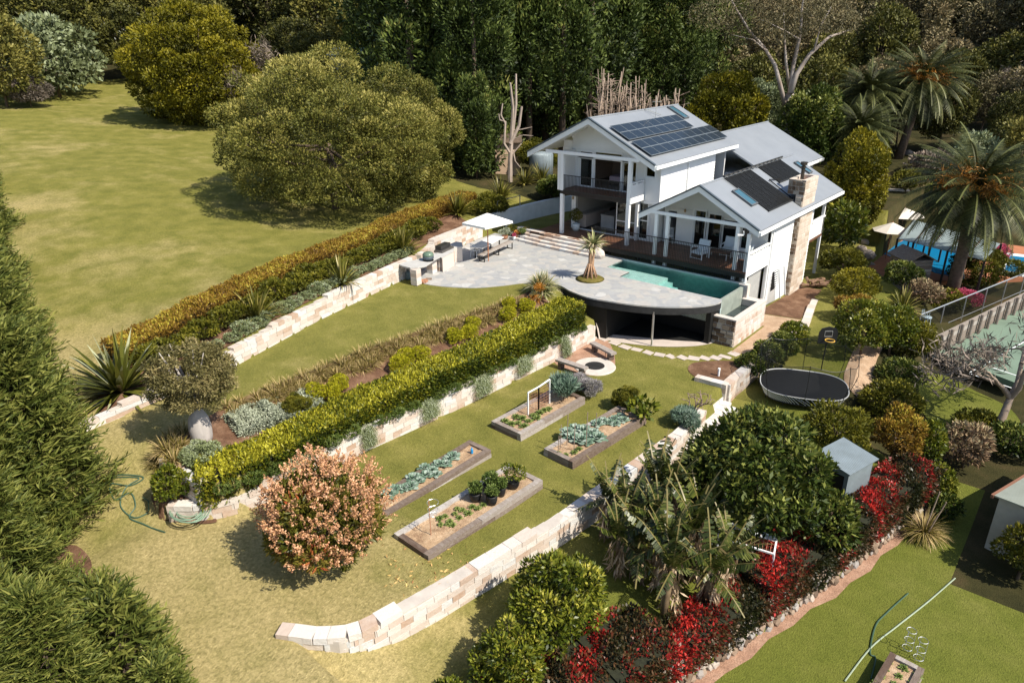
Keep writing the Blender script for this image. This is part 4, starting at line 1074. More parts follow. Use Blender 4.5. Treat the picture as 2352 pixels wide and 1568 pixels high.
def hedge(name, label, pts, width, foot, top, L, kind, cover=2.6, vtop=.35, vside=-.12, core=None, und=.06, group=None, cat='hedge', ridge=0):
    """clipped hedge along a polyline: foot(s), top(s) heights; leaves on top, sides and ends"""
    g = rng_(); P = np.array(pts, float); seg = np.diff(P, axis=0); sl = np.hypot(seg[:, 0], seg[:, 1]); cum = np.concatenate([[0], np.cumsum(sl)]); T = cum[-1]
    def pos(s):
        i = np.clip(np.searchsorted(cum, s, side='right')-1, 0, len(sl)-1); t = (s-cum[i])/sl[i]
        d = seg[i]/sl[i][:, None]; return P[i]+seg[i]*t[:, None], np.stack([d[:, 1], -d[:, 0]], 1), d
    hh = np.mean([top(T*k/9)-foot(T*k/9) for k in range(10)])
    nt_ = int(cover*T*width/(.25*L*L)); ns = int(cover*T*hh/(.25*L*L)); ne = int(cover*width*hh/(.25*L*L))
    out = []; vv = []
    for kind_, n in (('top', nt_), ('a', ns), ('b', ns), ('e', ne)):
        s = g.uniform(0, T, n)
        if kind_ == 'e': s = np.where(g.random(n) < .5, 0.0, T) + g.normal(size=n)*.03
        s = np.clip(s, 0, T)
        xy, nr, d = pos(s); fz = np.array([foot(q) for q in s]); tz = np.array([top(q) for q in s])
        wob = und*(np.sin(s*2.1)+np.sin(s*4.7+1)+np.sin(s*9.1+2))*.6
        off = g.uniform(-.5, .5, n)*width; z = g.uniform(0, 1, n)*(tz-fz)+fz; N = np.zeros((n, 3))
        if kind_ == 'top': z = tz + wob + g.uniform(-.10, .05, n) - ridge*(np.abs(off)/width*2)**3; N[:, 2] = 1
        elif kind_ in 'ab':
            sg = 1 if kind_ == 'a' else -1; off = sg*(width/2 + wob*.7*np.sin(z*5) + g.uniform(-.08, .06, n)); N[:, :2] = nr*sg; N[:, 2] = .3
        else:
            N[:, :2] = d*np.where(s > T/2, 1, -1)[:, None]; N[:, 2] = .3; xy = xy + N[:, :2]*g.uniform(-.05, .06, n)[:, None]
        C = np.concatenate([xy + nr*off[:, None], z[:, None]], 1)
        D = N*.7 + g.normal(size=(n, 3))*.5 + np.array([0, 0, .2])
        out.append(leaf_quads(C, D, L*g.uniform(.7, 1.3, n), L*.5*g.uniform(.7, 1.2, n), g))
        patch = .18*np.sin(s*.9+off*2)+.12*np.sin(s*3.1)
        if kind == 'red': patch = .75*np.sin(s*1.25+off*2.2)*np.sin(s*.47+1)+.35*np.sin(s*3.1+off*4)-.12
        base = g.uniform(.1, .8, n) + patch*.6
        vv.append(np.clip(base + (vtop if kind_ == 'top' else vside + .35*np.clip((z-fz)/np.maximum(tz-fz, .1)-.65, 0, 1)), 0, 1))  # tops lighter, sides darker: new growth plus sunlight put into the colour
    base = Vector((*pts[len(pts)//2][:2], foot(T/2)))
    root = thing(name, label, cat, tuple(base), group=group)
    V = np.concatenate(out) - np.array(base); link('foliage', quads_mesh('foliage', V, np.concatenate(vv), LEAF[kind]), root)
    mb = MB(); n = int(T/.5)+1
    for k in range(n):
        s = np.array([T*k/n, T*(k+1)/n]); (a, b), nr, d = pos(s)
        m = (s[0]+s[1])/2; z0, z1 = foot(m)-.15, top(m)-.16
        mid = (a+b)/2; mb.obox((mid[0]-base.x, mid[1]-base.y, (z0+z1)/2-base.z), ((b[0]-a[0])/2, (b[1]-a[1])/2, 0), (nr[0][0]*(width/2-.12), nr[0][1]*(width/2-.12), 0), (0, 0, (z1-z0)/2))
    link('light_block_core', mb.mesh('light_block_core', plain('hedge_core_dark', (.020, .022, .010), .95, var=.4, scale=8), False), root)  # added dark box inside the leaves to block light, in place of twigs
    return root

# ================================================================ forest prototypes (copied, each tree its own object)
def proto_broad(kind, w, h, L, K, lift=.12, seed=0, n=9000, r=.3):
    g = np.random.default_rng(seed); rz = h*(1-lift)/2; zc = h*lift+rz
    bl = dome_blobs(g, K, w/2, w/2, rz, zc, r, -.6)
    V, A = crown(bl, n, L, L*.55, g, .7, .2, .8, keep_low=.2, topv=.15)
    mb = MB(); limbs(mb, (0, 0, -.5), (0, 0, zc), w*.022, [b[:3] for b in bl[:9]], RN)
    return quads_mesh('crown', V, A, LEAF[kind]), mb.mesh('trunk', M_bark, True)
def proto_conifer(kind, w, h, L, seed, lift=.05, n=16000):
    g = np.random.default_rng(seed); bl = []
    for i in range(95):
        t = g.uniform(0, 1); z = h*(lift+(1-lift)*t); rr = w/2*(1-.4*t**1.6)*g.uniform(.45, .9); az = g.uniform(0, 2*math.pi)
        q = w*.16*g.uniform(.7, 1.25); bl.append((rr*math.cos(az), rr*math.sin(az), z, q, q, q*1.35))
    bl.append((0, 0, h*.5, w*.27, w*.27, h*.45))
    V, A = crown(bl, n, L, L*.36, g, .75, .45, .55, keep_low=h*lift*.6, topv=.25)
    mb = MB(); mb.tube([(0, 0, -1), (0, 0, h*.5), (0, 0, h*.95)], [w*.05, w*.035, .03], 7)
    return quads_mesh('crown', V, A, LEAF[kind]), mb.mesh('trunk', M_bark, True)
def proto_bare(w, h, seed, n=260, kind='twig', nt=2500):
    g = np.random.default_rng(seed); mb = MB(); tips = []
    def grow(p, d, L, r, lev):
        q = p + d*L; mid = (p+q)/2 + Vector(g.normal(size=3))*L*.06
        mb.tube([p, mid, q], [r, r*.85, r*.65], 5 if lev > 1 else 7, float(g.uniform(.3, .9)), cap=False)
        if lev >= 5: tips.append(q); return
        for k in range(2 if lev else 3):
            nd = (d + Vector(g.normal(size=3))*.55 + Vector((0, 0, .12))).normalized(); grow(q, nd, L*g.uniform(.62, .85), r*.62, lev+1)
    grow(Vector((0, 0, -.3)), Vector((.05, 0, 1)), h*.24, h*.022, 0)
    T = np.array(tips); idx = g.integers(0, len(T), nt)
    C = T[idx] + g.normal(size=(nt, 3))*h*.035
    V = leaf_quads(C, g.normal(size=(nt, 3)) + [0, 0, .4], h*.055, h*.006, g)
    return quads_mesh('crown', V, g.uniform(0, 1, nt), LEAF[kind]), mb.mesh('trunk', M_deadwood, True)
def place(px, dist):
    """ground point in the direction of photo column px at a horizontal distance from the camera"""
    r = ray(px, 330); k = dist/math.hypot(r[0], r[1]); x, y = CAM[0]+r[0]*k, CAM[1]+r[1]*k
    return Vector((x, y, float(H(x, y))))
_protos = {}
def forest_tree(key, name, label, cat, px, dist, scale, group):
    if key not in _protos:
        _protos[key] = FP[key]()
    c, t = _protos[key]
    p = place(px, dist); o = thing(name, label, cat, tuple(p), RN.uniform(0, 6.28), group)
    s = scale*RN.uniform(.9, 1.12); o.scale = (s*RN.uniform(.9, 1.1), s*RN.uniform(.9, 1.1), s*RN.uniform(.9, 1.15))
    link('crown', c, o); link('trunk', t, o); return o
FP = dict(
    dark1=lambda: proto_broad('forest', 8, 13, .42, 34, .12, 1, 9000), dark2=lambda: proto_broad('forest', 8, 11, .36, 40, .05, 2, 11000, .26),
    brown1=lambda: proto_broad('brown', 8, 12, .34, 30, .2, 3, 7000, .24), brown2=lambda: proto_broad('brown', 7, 13, .30, 26, .3, 4, 6500, .22),
    con1=lambda: proto_conifer('conifer', 8.5, 20, .5, 5, .05, 22000), con2=lambda: proto_conifer('conifer', 7.8, 21, .48, 6, .27, 20000), con3=lambda: proto_conifer('conifer', 8.4, 18, .5, 7, .02, 22000),
    bare1=lambda: proto_bare(8, 11, 8), bare2=lambda: proto_bare(8, 9, 9, kind='jaca', nt=4200), bare3=lambda: proto_bare(8, 10, 10, nt=3400))
# ================================================================ forest
G = 'dark trees in the wood behind the hill lawn'
for px, d, s, k in ((-10, 112, 1.1, 'dark1'), (-90, 108, 1.3, 'dark1'), (120, 114, 1.0, 'dark2'), (190, 106, 1.15, 'dark1'), (250, 118, 1.3, 'dark1'), (330, 108, 1.1, 'dark2'), (420, 112, 1.3, 'dark1'), (500, 104, 1.1, 'dark2'), (560, 116, 1.3, 'dark1'), (640, 110, 1.2, 'dark1'), (700, 98, 1.0, 'dark2'), (770, 104, 1.2, 'dark1'), (840, 96, 1.05, 'dark2'), (900, 104, 1.3, 'dark1'), (60, 124, 1.4, 'dark1'), (380, 128, 1.5, 'dark1'), (160, 130, 1.5, 'dark2'), (520, 132, 1.5, 'dark1'), (680, 128, 1.5, 'dark2'), (820, 122, 1.5, 'dark1'), (745, 92, .75, 'dark2'), (450, 100, .8, 'dark2')):
    forest_tree(k, 'woodland_tree', 'dark green woodland tree in the shaded edge behind the hill lawn', 'tree', px, d, s, G)
G = 'tall conifers behind the house'
for px, d, s, k in ((955, 66, 1.0, 'con3'), (1020, 72, 1.05, 'con1'), (1095, 63, .86, 'con3'), (1080, 76, 1.1, 'con1'), (1145, 71, 1.0, 'con2'), (1215, 70, 1.0, 'con2'), (1290, 71, 1.0, 'con2'), (1250, 78, 1.1, 'con1'), (1350, 76, 1.0, 'con2'), (1400, 82, 1.0, 'con2'), (1330, 86, 1.15, 'con1'), (1455, 84, 1.0, 'con2'), (1510, 84, .95, 'con2'), (1560, 86, .95, 'con2'), (1480, 94, 1.15, 'con1'), (1590, 94, 1.0, 'con1'), (930, 80, 1.15, 'con1'), (890, 74, .8, 'con3'), (1180, 82, 1.2, 'con1'), (1420, 96, 1.2, 'con1')):
    forest_tree(k, 'conifer_tree', 'tall dark green conifer in the dense row behind the white house', 'conifer', px, d, s, G)
G = 'olive and brown trees on the wooded slope at the right'
for i, (px, d, s, k) in enumerate(((1640, 96, 1.0, 'brown1'), (1700, 108, 1.2, 'brown2'), (1760, 100, 1.1, 'brown1'), (1830, 110, 1.25, 'brown2'), (1880, 98, 1.0, 'dark2'), (1930, 106, 1.15, 'brown1'), (1990, 100, 1.0, 'dark1'), (2050, 110, 1.2, 'brown2'), (2110, 100, 1.0, 'brown1'), (2170, 96, .9, 'dark2'), (2230, 104, 1.1, 'brown1'), (2290, 98, 1.0, 'dark2'), (2350, 104, 1.1, 'dark1'), (2400, 96, 1.0, 'dark1'),
        (1610, 116, 1.4, 'dark1'), (1680, 124, 1.5, 'brown1'), (1780, 126, 1.5, 'brown2'), (1860, 124, 1.5, 'brown1'), (1950, 126, 1.5, 'dark2'), (2030, 124, 1.4, 'brown1'), (2130, 122, 1.5, 'dark1'), (2210, 124, 1.5, 'dark1'), (2300, 122, 1.5, 'dark1'), (2390, 120, 1.5, 'dark1'),
        (1900, 84, .8, 'dark2'), (1990, 86, .75, 'brown1'), (2060, 84, .75, 'brown2'), (2160, 82, .6, 'dark2'), (2250, 84, .7, 'brown1'), (2320, 80, .6, 'dark2'), (2370, 84, .8, 'brown1'), (1720, 82, .7, 'dark1'), (1800, 86, .75, 'dark2'), (1850, 78, .7, 'dark1'))):
    forest_tree(k, 'slope_tree', ('brown tinged tree on the wooded slope at the upper right' if 'brown' in k else 'dark olive tree on the wooded slope at the upper right'), 'tree', px, d, s, G + (', brown' if 'brown' in k else ', green'))
G = 'bare trees at the wood edge'
forest_tree('bare1', 'bare_tree', 'pale bare branched tree at the top just right of the yellow tree', 'tree', 600, 80, .95, None)
forest_tree('bare2', 'jacaranda_tree', 'mauve grey jacaranda between the yellow tree and the olive tree', 'tree', 655, 80, .68, None)
forest_tree('bare2', 'jacaranda_tree', 'thin mauve tree with white dead branches beside the metal shed roof', 'tree', 868, 76, .85, None)
forest_tree('bare3', 'bare_tree', 'grey purple leafless tree at the far right edge of the slope', 'tree', 2310, 88, .85, None)
forest_tree('bare3', 'bare_tree', 'tangled pale leafless tree left of the white gum', 'tree', 1635, 92, .9, None)
# wooded hill that closes the view
g = np.random.default_rng(77); nq = 26000
pxs = g.uniform(-300, 2650, nq); ds = g.uniform(136, 160, nq)
rr = np.stack([CM.T @ np.array([(p-1176)/F_PX, (330-784)/F_PX, 1.0]) for p in pxs]); kk = ds/np.hypot(rr[:, 0], rr[:, 1])
X, Y = CAM[0]+rr[:, 0]*kk, CAM[1]+rr[:, 1]*kk
Z = H(X, Y) + g.uniform(0, 24, nq) + 3*np.sin(pxs*.02) + 2*np.sin(pxs*.051)
V = leaf_quads(np.stack([X, Y, Z], 1), g.normal(size=(nq, 3))+[0, -.3, .5], g.uniform(1.2, 2.4, nq), g.uniform(.8, 1.5, nq), g)
o = link('far_woodland', quads_mesh('far_woodland', V, g.uniform(0, .7, nq), LEAF['forest'])); o['kind'] = 'stuff'
tag(o, 'dark green far woodland closing the view behind the nearer trees', 'woodland')

# ================================================================ feature trees
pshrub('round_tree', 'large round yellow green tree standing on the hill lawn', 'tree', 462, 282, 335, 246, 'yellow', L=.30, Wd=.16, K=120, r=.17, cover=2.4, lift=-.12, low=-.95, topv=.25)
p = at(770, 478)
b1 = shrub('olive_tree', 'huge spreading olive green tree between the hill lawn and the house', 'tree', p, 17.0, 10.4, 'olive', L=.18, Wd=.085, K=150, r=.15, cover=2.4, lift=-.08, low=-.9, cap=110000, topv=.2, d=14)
p2 = at(930, 445)
shrub('olive_tree', 'lower olive green tree crown merging with the huge one on its right side', 'tree', p2, 9.4, 8.6, 'olive', L=.18, Wd=.085, K=90, r=.17, cover=2.4, lift=-.1, low=-.9, topv=.15)
shrub('grey_shrub', 'grey green broad leaved shrub at the top left lawn edge', 'shrub', place(165, 97), 11, 8.5, 'grey', L=.55, Wd=.3, K=40, cover=1.8, rnd=.9, low=-.8, lift=-.05)
shrub('dark_shrub', 'dark olive shrub in shadow at the far left lawn edge', 'shrub', place(40, 90), 8, 10, 'forest', L=.4, K=36, low=-.8)
shrub('pink_grey_shrub', 'small dusty pink shrub at the far left lawn edge', 'shrub', place(95, 90), 4, 3.2, 'twig', L=.3, Wd=.06, K=16)
pshrub('dark_conifer', 'dense dark green conifer to the ground beside the dead trunk', 'conifer', 1095, 412, 95, 235, 'conifer', L=.3, Wd=.1, K=50, r=.26, lift=0, low=-.9, up=.5)
# trees close around the house
def ptree(name, label, px, dist, w, h, kind, **k): return shrub(name, label, 'tree', place(px, dist), w, h, kind, **k)
ptree('bright_tree', 'yellow green bushy tree right behind the main roof', 1665, 68, 6.6, 9.8, 'yellow', L=.3, Wd=.16, K=50, r=.22, topv=.2)
ptree('bright_tree', 'yellow green narrow tree behind the roof nearer the skylight', 1588, 66, 3.8, 6.8, 'yellow', L=.28, Wd=.15, K=30, r=.26, topv=.2)
ptree('pale_tree', 'pale flowering olive tree behind the white gum', 1745, 76, 5, 8, 'grey', L=.3, Wd=.16, K=36, r=.22)
ptree('dark_tree', 'dark tree in shade to the right of the white gum', 1850, 68, 6, 9, 'dark', L=.3, Wd=.16, K=40, r=.24)
pshrub('tall_shrub', 'tall bright yellow green shrub mass right of the house roofs', 'shrub', 1945, 555, 140, 240, 'yellow', L=.22, Wd=.12, K=64, r=.22, low=-.8, topv=.25)
pshrub('ginger_clump', 'pale green broad leaved clump at the foot of the tall shrub', 'shrub', 1925, 580, 105, 115, 'citrus', L=.5, Wd=.2, K=22, cover=1.6)
pshrub('dark_tree', 'dark leafy tree between the tall yellow shrub and the palms', 'tree', 1900, 400, 120, 150, 'dark', z=-2.3, L=.28, Wd=.14, K=36)
# white gum
gum = thing('white_gum', 'tall mottled white gum tree with forked trunk behind the rear roof', 'tree', tuple(place(1805, 68)))
gb = gum.location; mb = MB()
def gp(px, py, dd=0):
    """point on the vertical sheet facing the camera through the gum's foot"""
    f = Vector((CM[2][0], CM[2][1], 0)).normalized(); r = Vector(ray(px, py)); t = ((gb-Vector(CAM)).dot(f)+dd)/r.dot(f); return Vector(CAM)+r*t - gb
mb.tube([Vector((0, 0, -2)), gp(1806, 300), gp(1810, 250), gp(1815, 215)], [.5, .42, .36, .32], 9, .55)
for pts, rs in (([(1806, 255), (1793, 200), (1780, 150), (1755, 110), (1720, 70), (1690, 20), (1670, -20)], (.34, .28, .24, .2, .16, .12, .08)),
                ([(1815, 215), (1830, 170), (1860, 125), (1905, 85), (1950, 70)], (.36, .30, .24, .17, .08)),
                ([(1815, 215), (1822, 150), (1838, 80), (1842, 20), (1850, -30)], (.34, .26, .18, .12, .08)),
                ([(1812, 200), (1805, 140), (1802, 90), (1800, 30)], (.22, .17, .12, .06)),
                ([(1760, 118), (1730, 92), (1680, 80)], (.12, .09, .04)), ([(1870, 115), (1885, 60), (1910, 15)], (.13, .1, .06)), ([(1835, 90), (1800, 70), (1760, 50), (1745, 45)], (.1, .08, .05, .03))):
    mb.tube([gp(a, b, .5*math.sin(i*1.7+a)) for i, (a, b) in enumerate(pts)], [q*.68 for q in rs], 7, .55)
link('trunk', mb.mesh('trunk', M_gumbark, True), gum)
g = rng_(); bl = []
for a, b, r_ in ((1680, 20, 2.2), (1720, 40, 2), (1700, 75, 1.5), (1760, 20, 2), (1800, 10, 2.4), (1850, 0, 2.4), (1900, 30, 2.0), (1930, 50, 1.6), (1860, 50, 1.6), (1640, 30, 2), (1780, 70, 1.5), (1830, 45, 1.8)):
    q = gp(a, b, g.uniform(-2, 2)); bl.append((q.x, q.y, q.z, r_, r_, r_*.6))
V, A = crown(bl, 9000, .3, .07, g, .2, -.4, 1.0); link('crown', quads_mesh('crown', V, A, LEAF['brown']), gum)
# lopped bare trunks behind the roof
def lopped(base, h, seed, n=5):
    g = np.random.default_rng(seed); m = MB()
    m.tube([Vector((0, 0, -.5)), Vector((g.uniform(-.2, .2), g.uniform(-.2, .2), h*.5)), Vector((g.uniform(-.4, .4), g.uniform(-.4, .4), h))], [.09, .075, .045], 6)
    for k in range(n):
        z = h*g.uniform(.3, .85); az = g.uniform(0, 6.28); L = g.uniform(.5, 1.3); d = Vector((math.cos(az), math.sin(az), 0))
        m.tube([Vector((0, 0, z)), Vector((0, 0, z+.15))+d*L*.7, Vector((0, 0, z+g.uniform(.6, 2.2)))+d*L], [.045, .038, .022], 5)
    for k in range(22):
        z = h*g.uniform(.15, .95); az = g.uniform(0, 6.28); d = Vector((math.cos(az), math.sin(az), g.uniform(-.2, .7))); m.tube([Vector((0, 0, z)), Vector((0, 0, z))+d*g.uniform(.5, 1.3)], [.03, .015], 4)
    return m.mesh('lopped_trunk', M_deadwood, True)
lm_ = [lopped(None, 7.6, s) for s in (1, 2, 3, 4)]
for i in range(34):
    px = 1366 + i*5.7 + RN.uniform(-3, 3)
    o = link('lopped_trunk', lm_[i % 4], loc=place(px, RN.uniform(63, 66))); o.rotation_euler = (RN.uniform(-.05, .05), RN.uniform(-.05, .05), RN.uniform(0, 6)); o.scale = (1, 1, RN.uniform(.8, 1.1))
    tag(o, 'bare pinkish lopped trunk in the row behind the main roof ridge', 'tree trunk', 'bare lopped trunks behind the roof')
# pruned dead tree in front of the conifers
dt = at(1172, 418); m = MB()
def dp(px, py):
    f = Vector((CM[2][0], CM[2][1], 0)).normalized(); r = Vector(ray(px, py)); t = (dt-Vector(CAM)).dot(f)/r.dot(f); return Vector(CAM)+r*t - dt
for pts, rs in (([(1172, 425), (1172, 370), (1175, 310), (1176, 250), (1174, 190)], (.22, .19, .16, .13, .08)), ([(1174, 330), (1190, 290), (1196, 245)], (.15, .13, .09)), ([(1176, 300), (1184, 240), (1184, 170)], (.12, .11, .07)),
                ([(1173, 350), (1160, 330), (1158, 280), (1146, 276), (1144, 262)], (.12, .1, .09, .08, .05)), ([(1158, 285), (1150, 265), (1152, 238)], (.08, .07, .05)),
                ([(1174, 360), (1195, 330), (1204, 320)], (.06, .05, .03)), ([(1176, 345), (1186, 370), (1198, 385)], (.06, .05, .03)), ([(1177, 300), (1200, 297), (1222, 292)], (.05, .04, .02)), ([(1176, 320), (1205, 310), (1225, 312)], (.04, .03, .02))):
    m.tube([dp(a, b) + Vector((0, .15*math.sin(a), 0)) for a, b in pts], list(rs), 7)
solo('dead_tree', 'pale pruned dead tree with upturned stubs in front of the dark conifers', 'tree', MB()._add([v for v in m.v], m.f), plain('bleached_trunk', (.36, .29, .24), .9, var=.3, scale=3, stretch=(1, 1, .3)), base=(0, 0, 0)).location = dt

# ================================================================ left conifer row
def cypress(w, h, seed, nspr=900, L=.5):
    g = np.random.default_rng(seed); t = g.uniform(0, 1, nspr)**1.25
    z = h*(.02 + .96*t); rr = w/2*(1-t)**.9*g.uniform(.55, 1.0, nspr)*(1+.18*np.sin(t*23))+.05; az = g.uniform(0, 2*math.pi, nspr)
    P = np.stack([rr*np.cos(az), rr*np.sin(az), z], 1)
    D = unit(np.stack([np.cos(az), np.sin(az), .35+.5*t], 1) + g.normal(size=(nspr, 3))*.25)
    Sd = unit(np.cross(D, g.normal(size=(nspr, 3))*.5+[0, 0, 1])); Q = []; A = []; sv = g.uniform(0, 1, nspr)
    Ls = L*g.uniform(.7, 1.4, nspr)
    Q.append(leaf_quads(P, D, Ls*1.05, .07, g)); A.append(sv)
    for k in range(9):
        u = (k+1)/10; s = 1 if k % 2 else -1
        C = P + D*(Ls*u)[:, None]; d = unit(D*.75 + Sd*s*.7 + g.normal(size=(nspr, 3))*.22)
        Q.append(leaf_quads(C, d, Ls*(.52-.3*u)*g.uniform(.8, 1.3, nspr), .055, g)); A.append(np.clip(.55*sv + .35*u + .2*g.uniform(-.5, .8, nspr), 0, 1))
    mb = MB(); mb.tube([(0, 0, -.5), (0, 0, h*.5), (0, 0, h*.96)], [w*.05, w*.03, .02], 7)
    # twiggy inside
    for k in range(60):
        zz = h*g.uniform(.05, .9); a = g.uniform(0, 6.28); q = w/2*(1-zz/h)**.75*.8; mb.tube([(0, 0, zz), (q*math.cos(a), q*math.sin(a), zz+.3*q)], [.035, .01], 4)
    return quads_mesh('crown', np.concatenate(Q), np.concatenate(A), LEAF['spray']), mb.mesh('trunk', M_bark, True)
cyp = [cypress(3.5, 6.4, 31, 1900, .85), cypress(3.1, 6.8, 32, 1700, .85), cypress(1.7, 2.7, 33, 620, .6)]
for px, py, k, s, lab in ((10, 1650, 0, .72, 'nearest bushy cypress at the bottom left corner'), (170, 1690, 1, .55, 'bushy cypress along the bottom left edge beside the dry lawn'), (300, 1570, 2, .95, 'small young cypress at the edge of the dry lawn'), (45, 1425, 1, .72, 'bushy cypress left of the bare mulch patch'),
        (262, 1500, 2, .8, 'low young cypress just above the small one on the dry lawn'), (395, 1660, 2, .6, 'sprig of young cypress cut by the bottom edge'), (105, 1165, 0, .92, 'wide cypress in the left row, its tips pointing at the green hose'), (40, 970, 1, .95, 'cypress in the left row level with the spiky agave'), (-20, 800, 0, .95, 'cypress in the left row level with the dry lawn patches'),
        (-45, 660, 1, .95, 'cypress in the left row beside the middle of the hill lawn'), (-60, 540, 0, .95, 'farthest but one cypress of the left row'), (-75, 440, 1, .95, 'farthest cypress of the left row'), (-120, 1300, 0, .9, 'cypress behind the others at the left edge'), (30, 1270, 1, .85, 'cypress half hidden at the left edge below the wide one')):
    c, t = cyp[k]; o = thing('cypress_tree', lab, 'conifer', tuple(at(px, py)), RN.uniform(0, 6.28), 'cypress row along the left edge'); o.scale = (s, s, s*RN.uniform(.95, 1.1))
    link('crown', c, o); link('trunk', t, o)
sheet('bark_mulch', curve_pts([at(150, 1260), at(205, 1280), at(215, 1360), at(200, 1440), at(120, 1480), at(60, 1400)], 5), M_mulch, .02)

# ================================================================ hedges
yy = np.linspace(-24.05, -4.9, 40)
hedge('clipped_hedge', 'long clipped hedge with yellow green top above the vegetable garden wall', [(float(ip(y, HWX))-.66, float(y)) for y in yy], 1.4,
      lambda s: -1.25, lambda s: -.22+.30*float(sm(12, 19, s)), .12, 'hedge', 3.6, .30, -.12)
yy = np.linspace(-22.6, 4.5, 60)
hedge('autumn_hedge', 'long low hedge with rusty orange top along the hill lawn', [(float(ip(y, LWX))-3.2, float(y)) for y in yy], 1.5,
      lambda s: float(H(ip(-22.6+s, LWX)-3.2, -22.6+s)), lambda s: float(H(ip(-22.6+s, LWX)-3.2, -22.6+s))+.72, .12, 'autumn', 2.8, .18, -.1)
# bushes in front of it
G = 'dark green bushes between the autumn hedge and the silver shrubs'
bm_ = []
for s_ in range(3):
    g = rng_(); bl = dome_blobs(g, 16, .8, .95, .38, .38, .36, -.4); V, A = crown(bl, 2300, .13, .07, g, keep_low=.02, topv=.2)
    tb = MB(); limbs(tb, (0, 0, -.1), (0, 0, .4), .03, [b[:3] for b in bl[:5]], RN); bm_.append((quads_mesh('crown', V, A, LEAF['bush']), tb.mesh('trunk', M_bark, True)))
y = -21.6; i = 0
while y < -1.5:
    x = float(ip(y, LWX))-1.75+RN.uniform(-.1, .1); o = thing('low_bush', 'rounded yellow green bush in the row below the orange topped hedge', 'bush', (x, y, float(H(x, y))), RN.uniform(0, 6), G)
    s = RN.uniform(.85, 1.15); o.scale = (s, s, s*RN.uniform(.85, 1.25)); c, t = bm_[i % 3]; link('crown', c, o); link('trunk', t, o); y += RN.uniform(.9, 1.25); i += 1
G = 'silver green mounds along the top of the sandstone wall'
sm_ = []
for s_ in range(2):
    g = rng_(); bl = dome_blobs(g, 12, .5, .55, .26, .26, .4, -.2); V, A = crown(bl, 1700, .075, .05, g, keep_low=.0)
    sm_.append(quads_mesh('silver_mound', V, A, LEAF['sage']))
y = -20.3; i = 0
while y < -6.2:
    x = float(ip(y, LWX))-.62+RN.uniform(-.08, .08); o = link('silver_mound', sm_[i % 2], loc=(x, y, float(H(x, y))-.03)); o.rotation_euler.z = RN.uniform(0, 6); s = RN.uniform(.75, 1.15); o.scale = (s, s, s)
    tag(o, 'small silver green mound plant on top of the left sandstone wall', 'shrub', G); y += RN.uniform(.6, .85); i += 1
# flax clumps
g = rng_(); V, A = blades(120, 1.75, .085, g, .9, .22, 4, .25, .12); flax = quads_mesh('flax_clump', V, A, LEAF['flax'])
for px, py, s, lab in ((590, 735, .95, 'flax clump nearest the boab in the left hedge bed'), (785, 655, .9, 'flax clump in the middle of the left hedge bed'), (925, 580, 1.0, 'flax clump behind the stone barbecue'), (1050, 495, 1.1, 'flax clump left of the white umbrella'), (1150, 458, 1.1, 'flax clump behind the white umbrella'), (1205, 425, .95, 'flax clump near the dead tree trunk'), (1245, 420, 1.0, 'flax clump beside the left corner of the house')):
    o = link('flax_clump', flax, loc=at(px, py)); o.rotation_euler.z = RN.uniform(0, 6); o.scale = (s, s, s); tag(o, lab, 'flax', 'flax clumps')
pshrub('green_shrub', 'leafy green shrub against the left corner of the house', 'shrub', 1235, 400, 110, 75, 'bush', L=.16, K=22)
pshrub('dark_shrub', 'dark shrub in shade on the white wall beside the house', 'shrub', 1265, 455, 70, 50, 'dark', L=.16, K=16)
pshrub('green_shrub', 'low green shrub behind the white umbrella', 'shrub', 1120, 490, 90, 40, 'bush', L=.14, K=16)
# giant spiky agave
g = rng_(); V, A = blades(120, 2.5, .20, g, 1.0, .16, 4, .02, .15); o = link('giant_agave', quads_mesh('giant_agave', V, A, LEAF['agave']), loc=at(278, 900)); o.scale = (.95, .95, .95)
tag(o, 'big spiky agave with long pointed blades on the stone edging', 'agave')
# bottle tree
bt = at(466, 1012); btm = thing('bottle_tree', 'bottle tree with fat pale swollen trunk and bronze crown', 'tree', tuple(bt))
R0 = span(bt, 25); hh = span(bt, 90)
m = MB().lathe([(R0*.8, -.1), (R0*.95, hh*.15), (R0, hh*.4), (R0*.88, hh*.65), (R0*.6, hh*.82), (R0*.34, hh*1.0), (R0*.26, hh*1.3)], (0, 0, 0), 18)
f = Vector((CM[0][0], CM[0][1], 0)).normalized(); lean = f*.05
tips = []
for k in range(16):
    a = k*2.4; tips.append(Vector((math.cos(a)*RN.uniform(.5, 1.1), math.sin(a)*RN.uniform(.5, 1.1), RN.uniform(2.0, 3.5)))+lean*.6)
for tp in tips: s_ = Vector((0, 0, hh*1.22)); m.tube([s_, s_.lerp(tp, .5)+Vector((0, 0, -.1)), tp], [.07, .045, .012], 5)
link('trunk', m.mesh('trunk', plain('pale_grey_bottle_bark', (.42, .38, .35), .85, var=.15, scale=5, bmp=.2, stretch=(1, 1, .4)), True), btm)
g = rng_(); bl = [(lean.x + q[0], lean.y + q[1], q[2], q[3], q[4], q[5]) for q in dome_blobs(g, 70, 1.42, 1.42, 1.3, 2.4, .2, -.8, False)]
V, A = crown(bl, 24000, .11, .04, g, .5, .0, 1.0, shell=(.4, 1.1)); link('crown', quads_mesh('crown', V, A, LEAF['bronze']), btm)
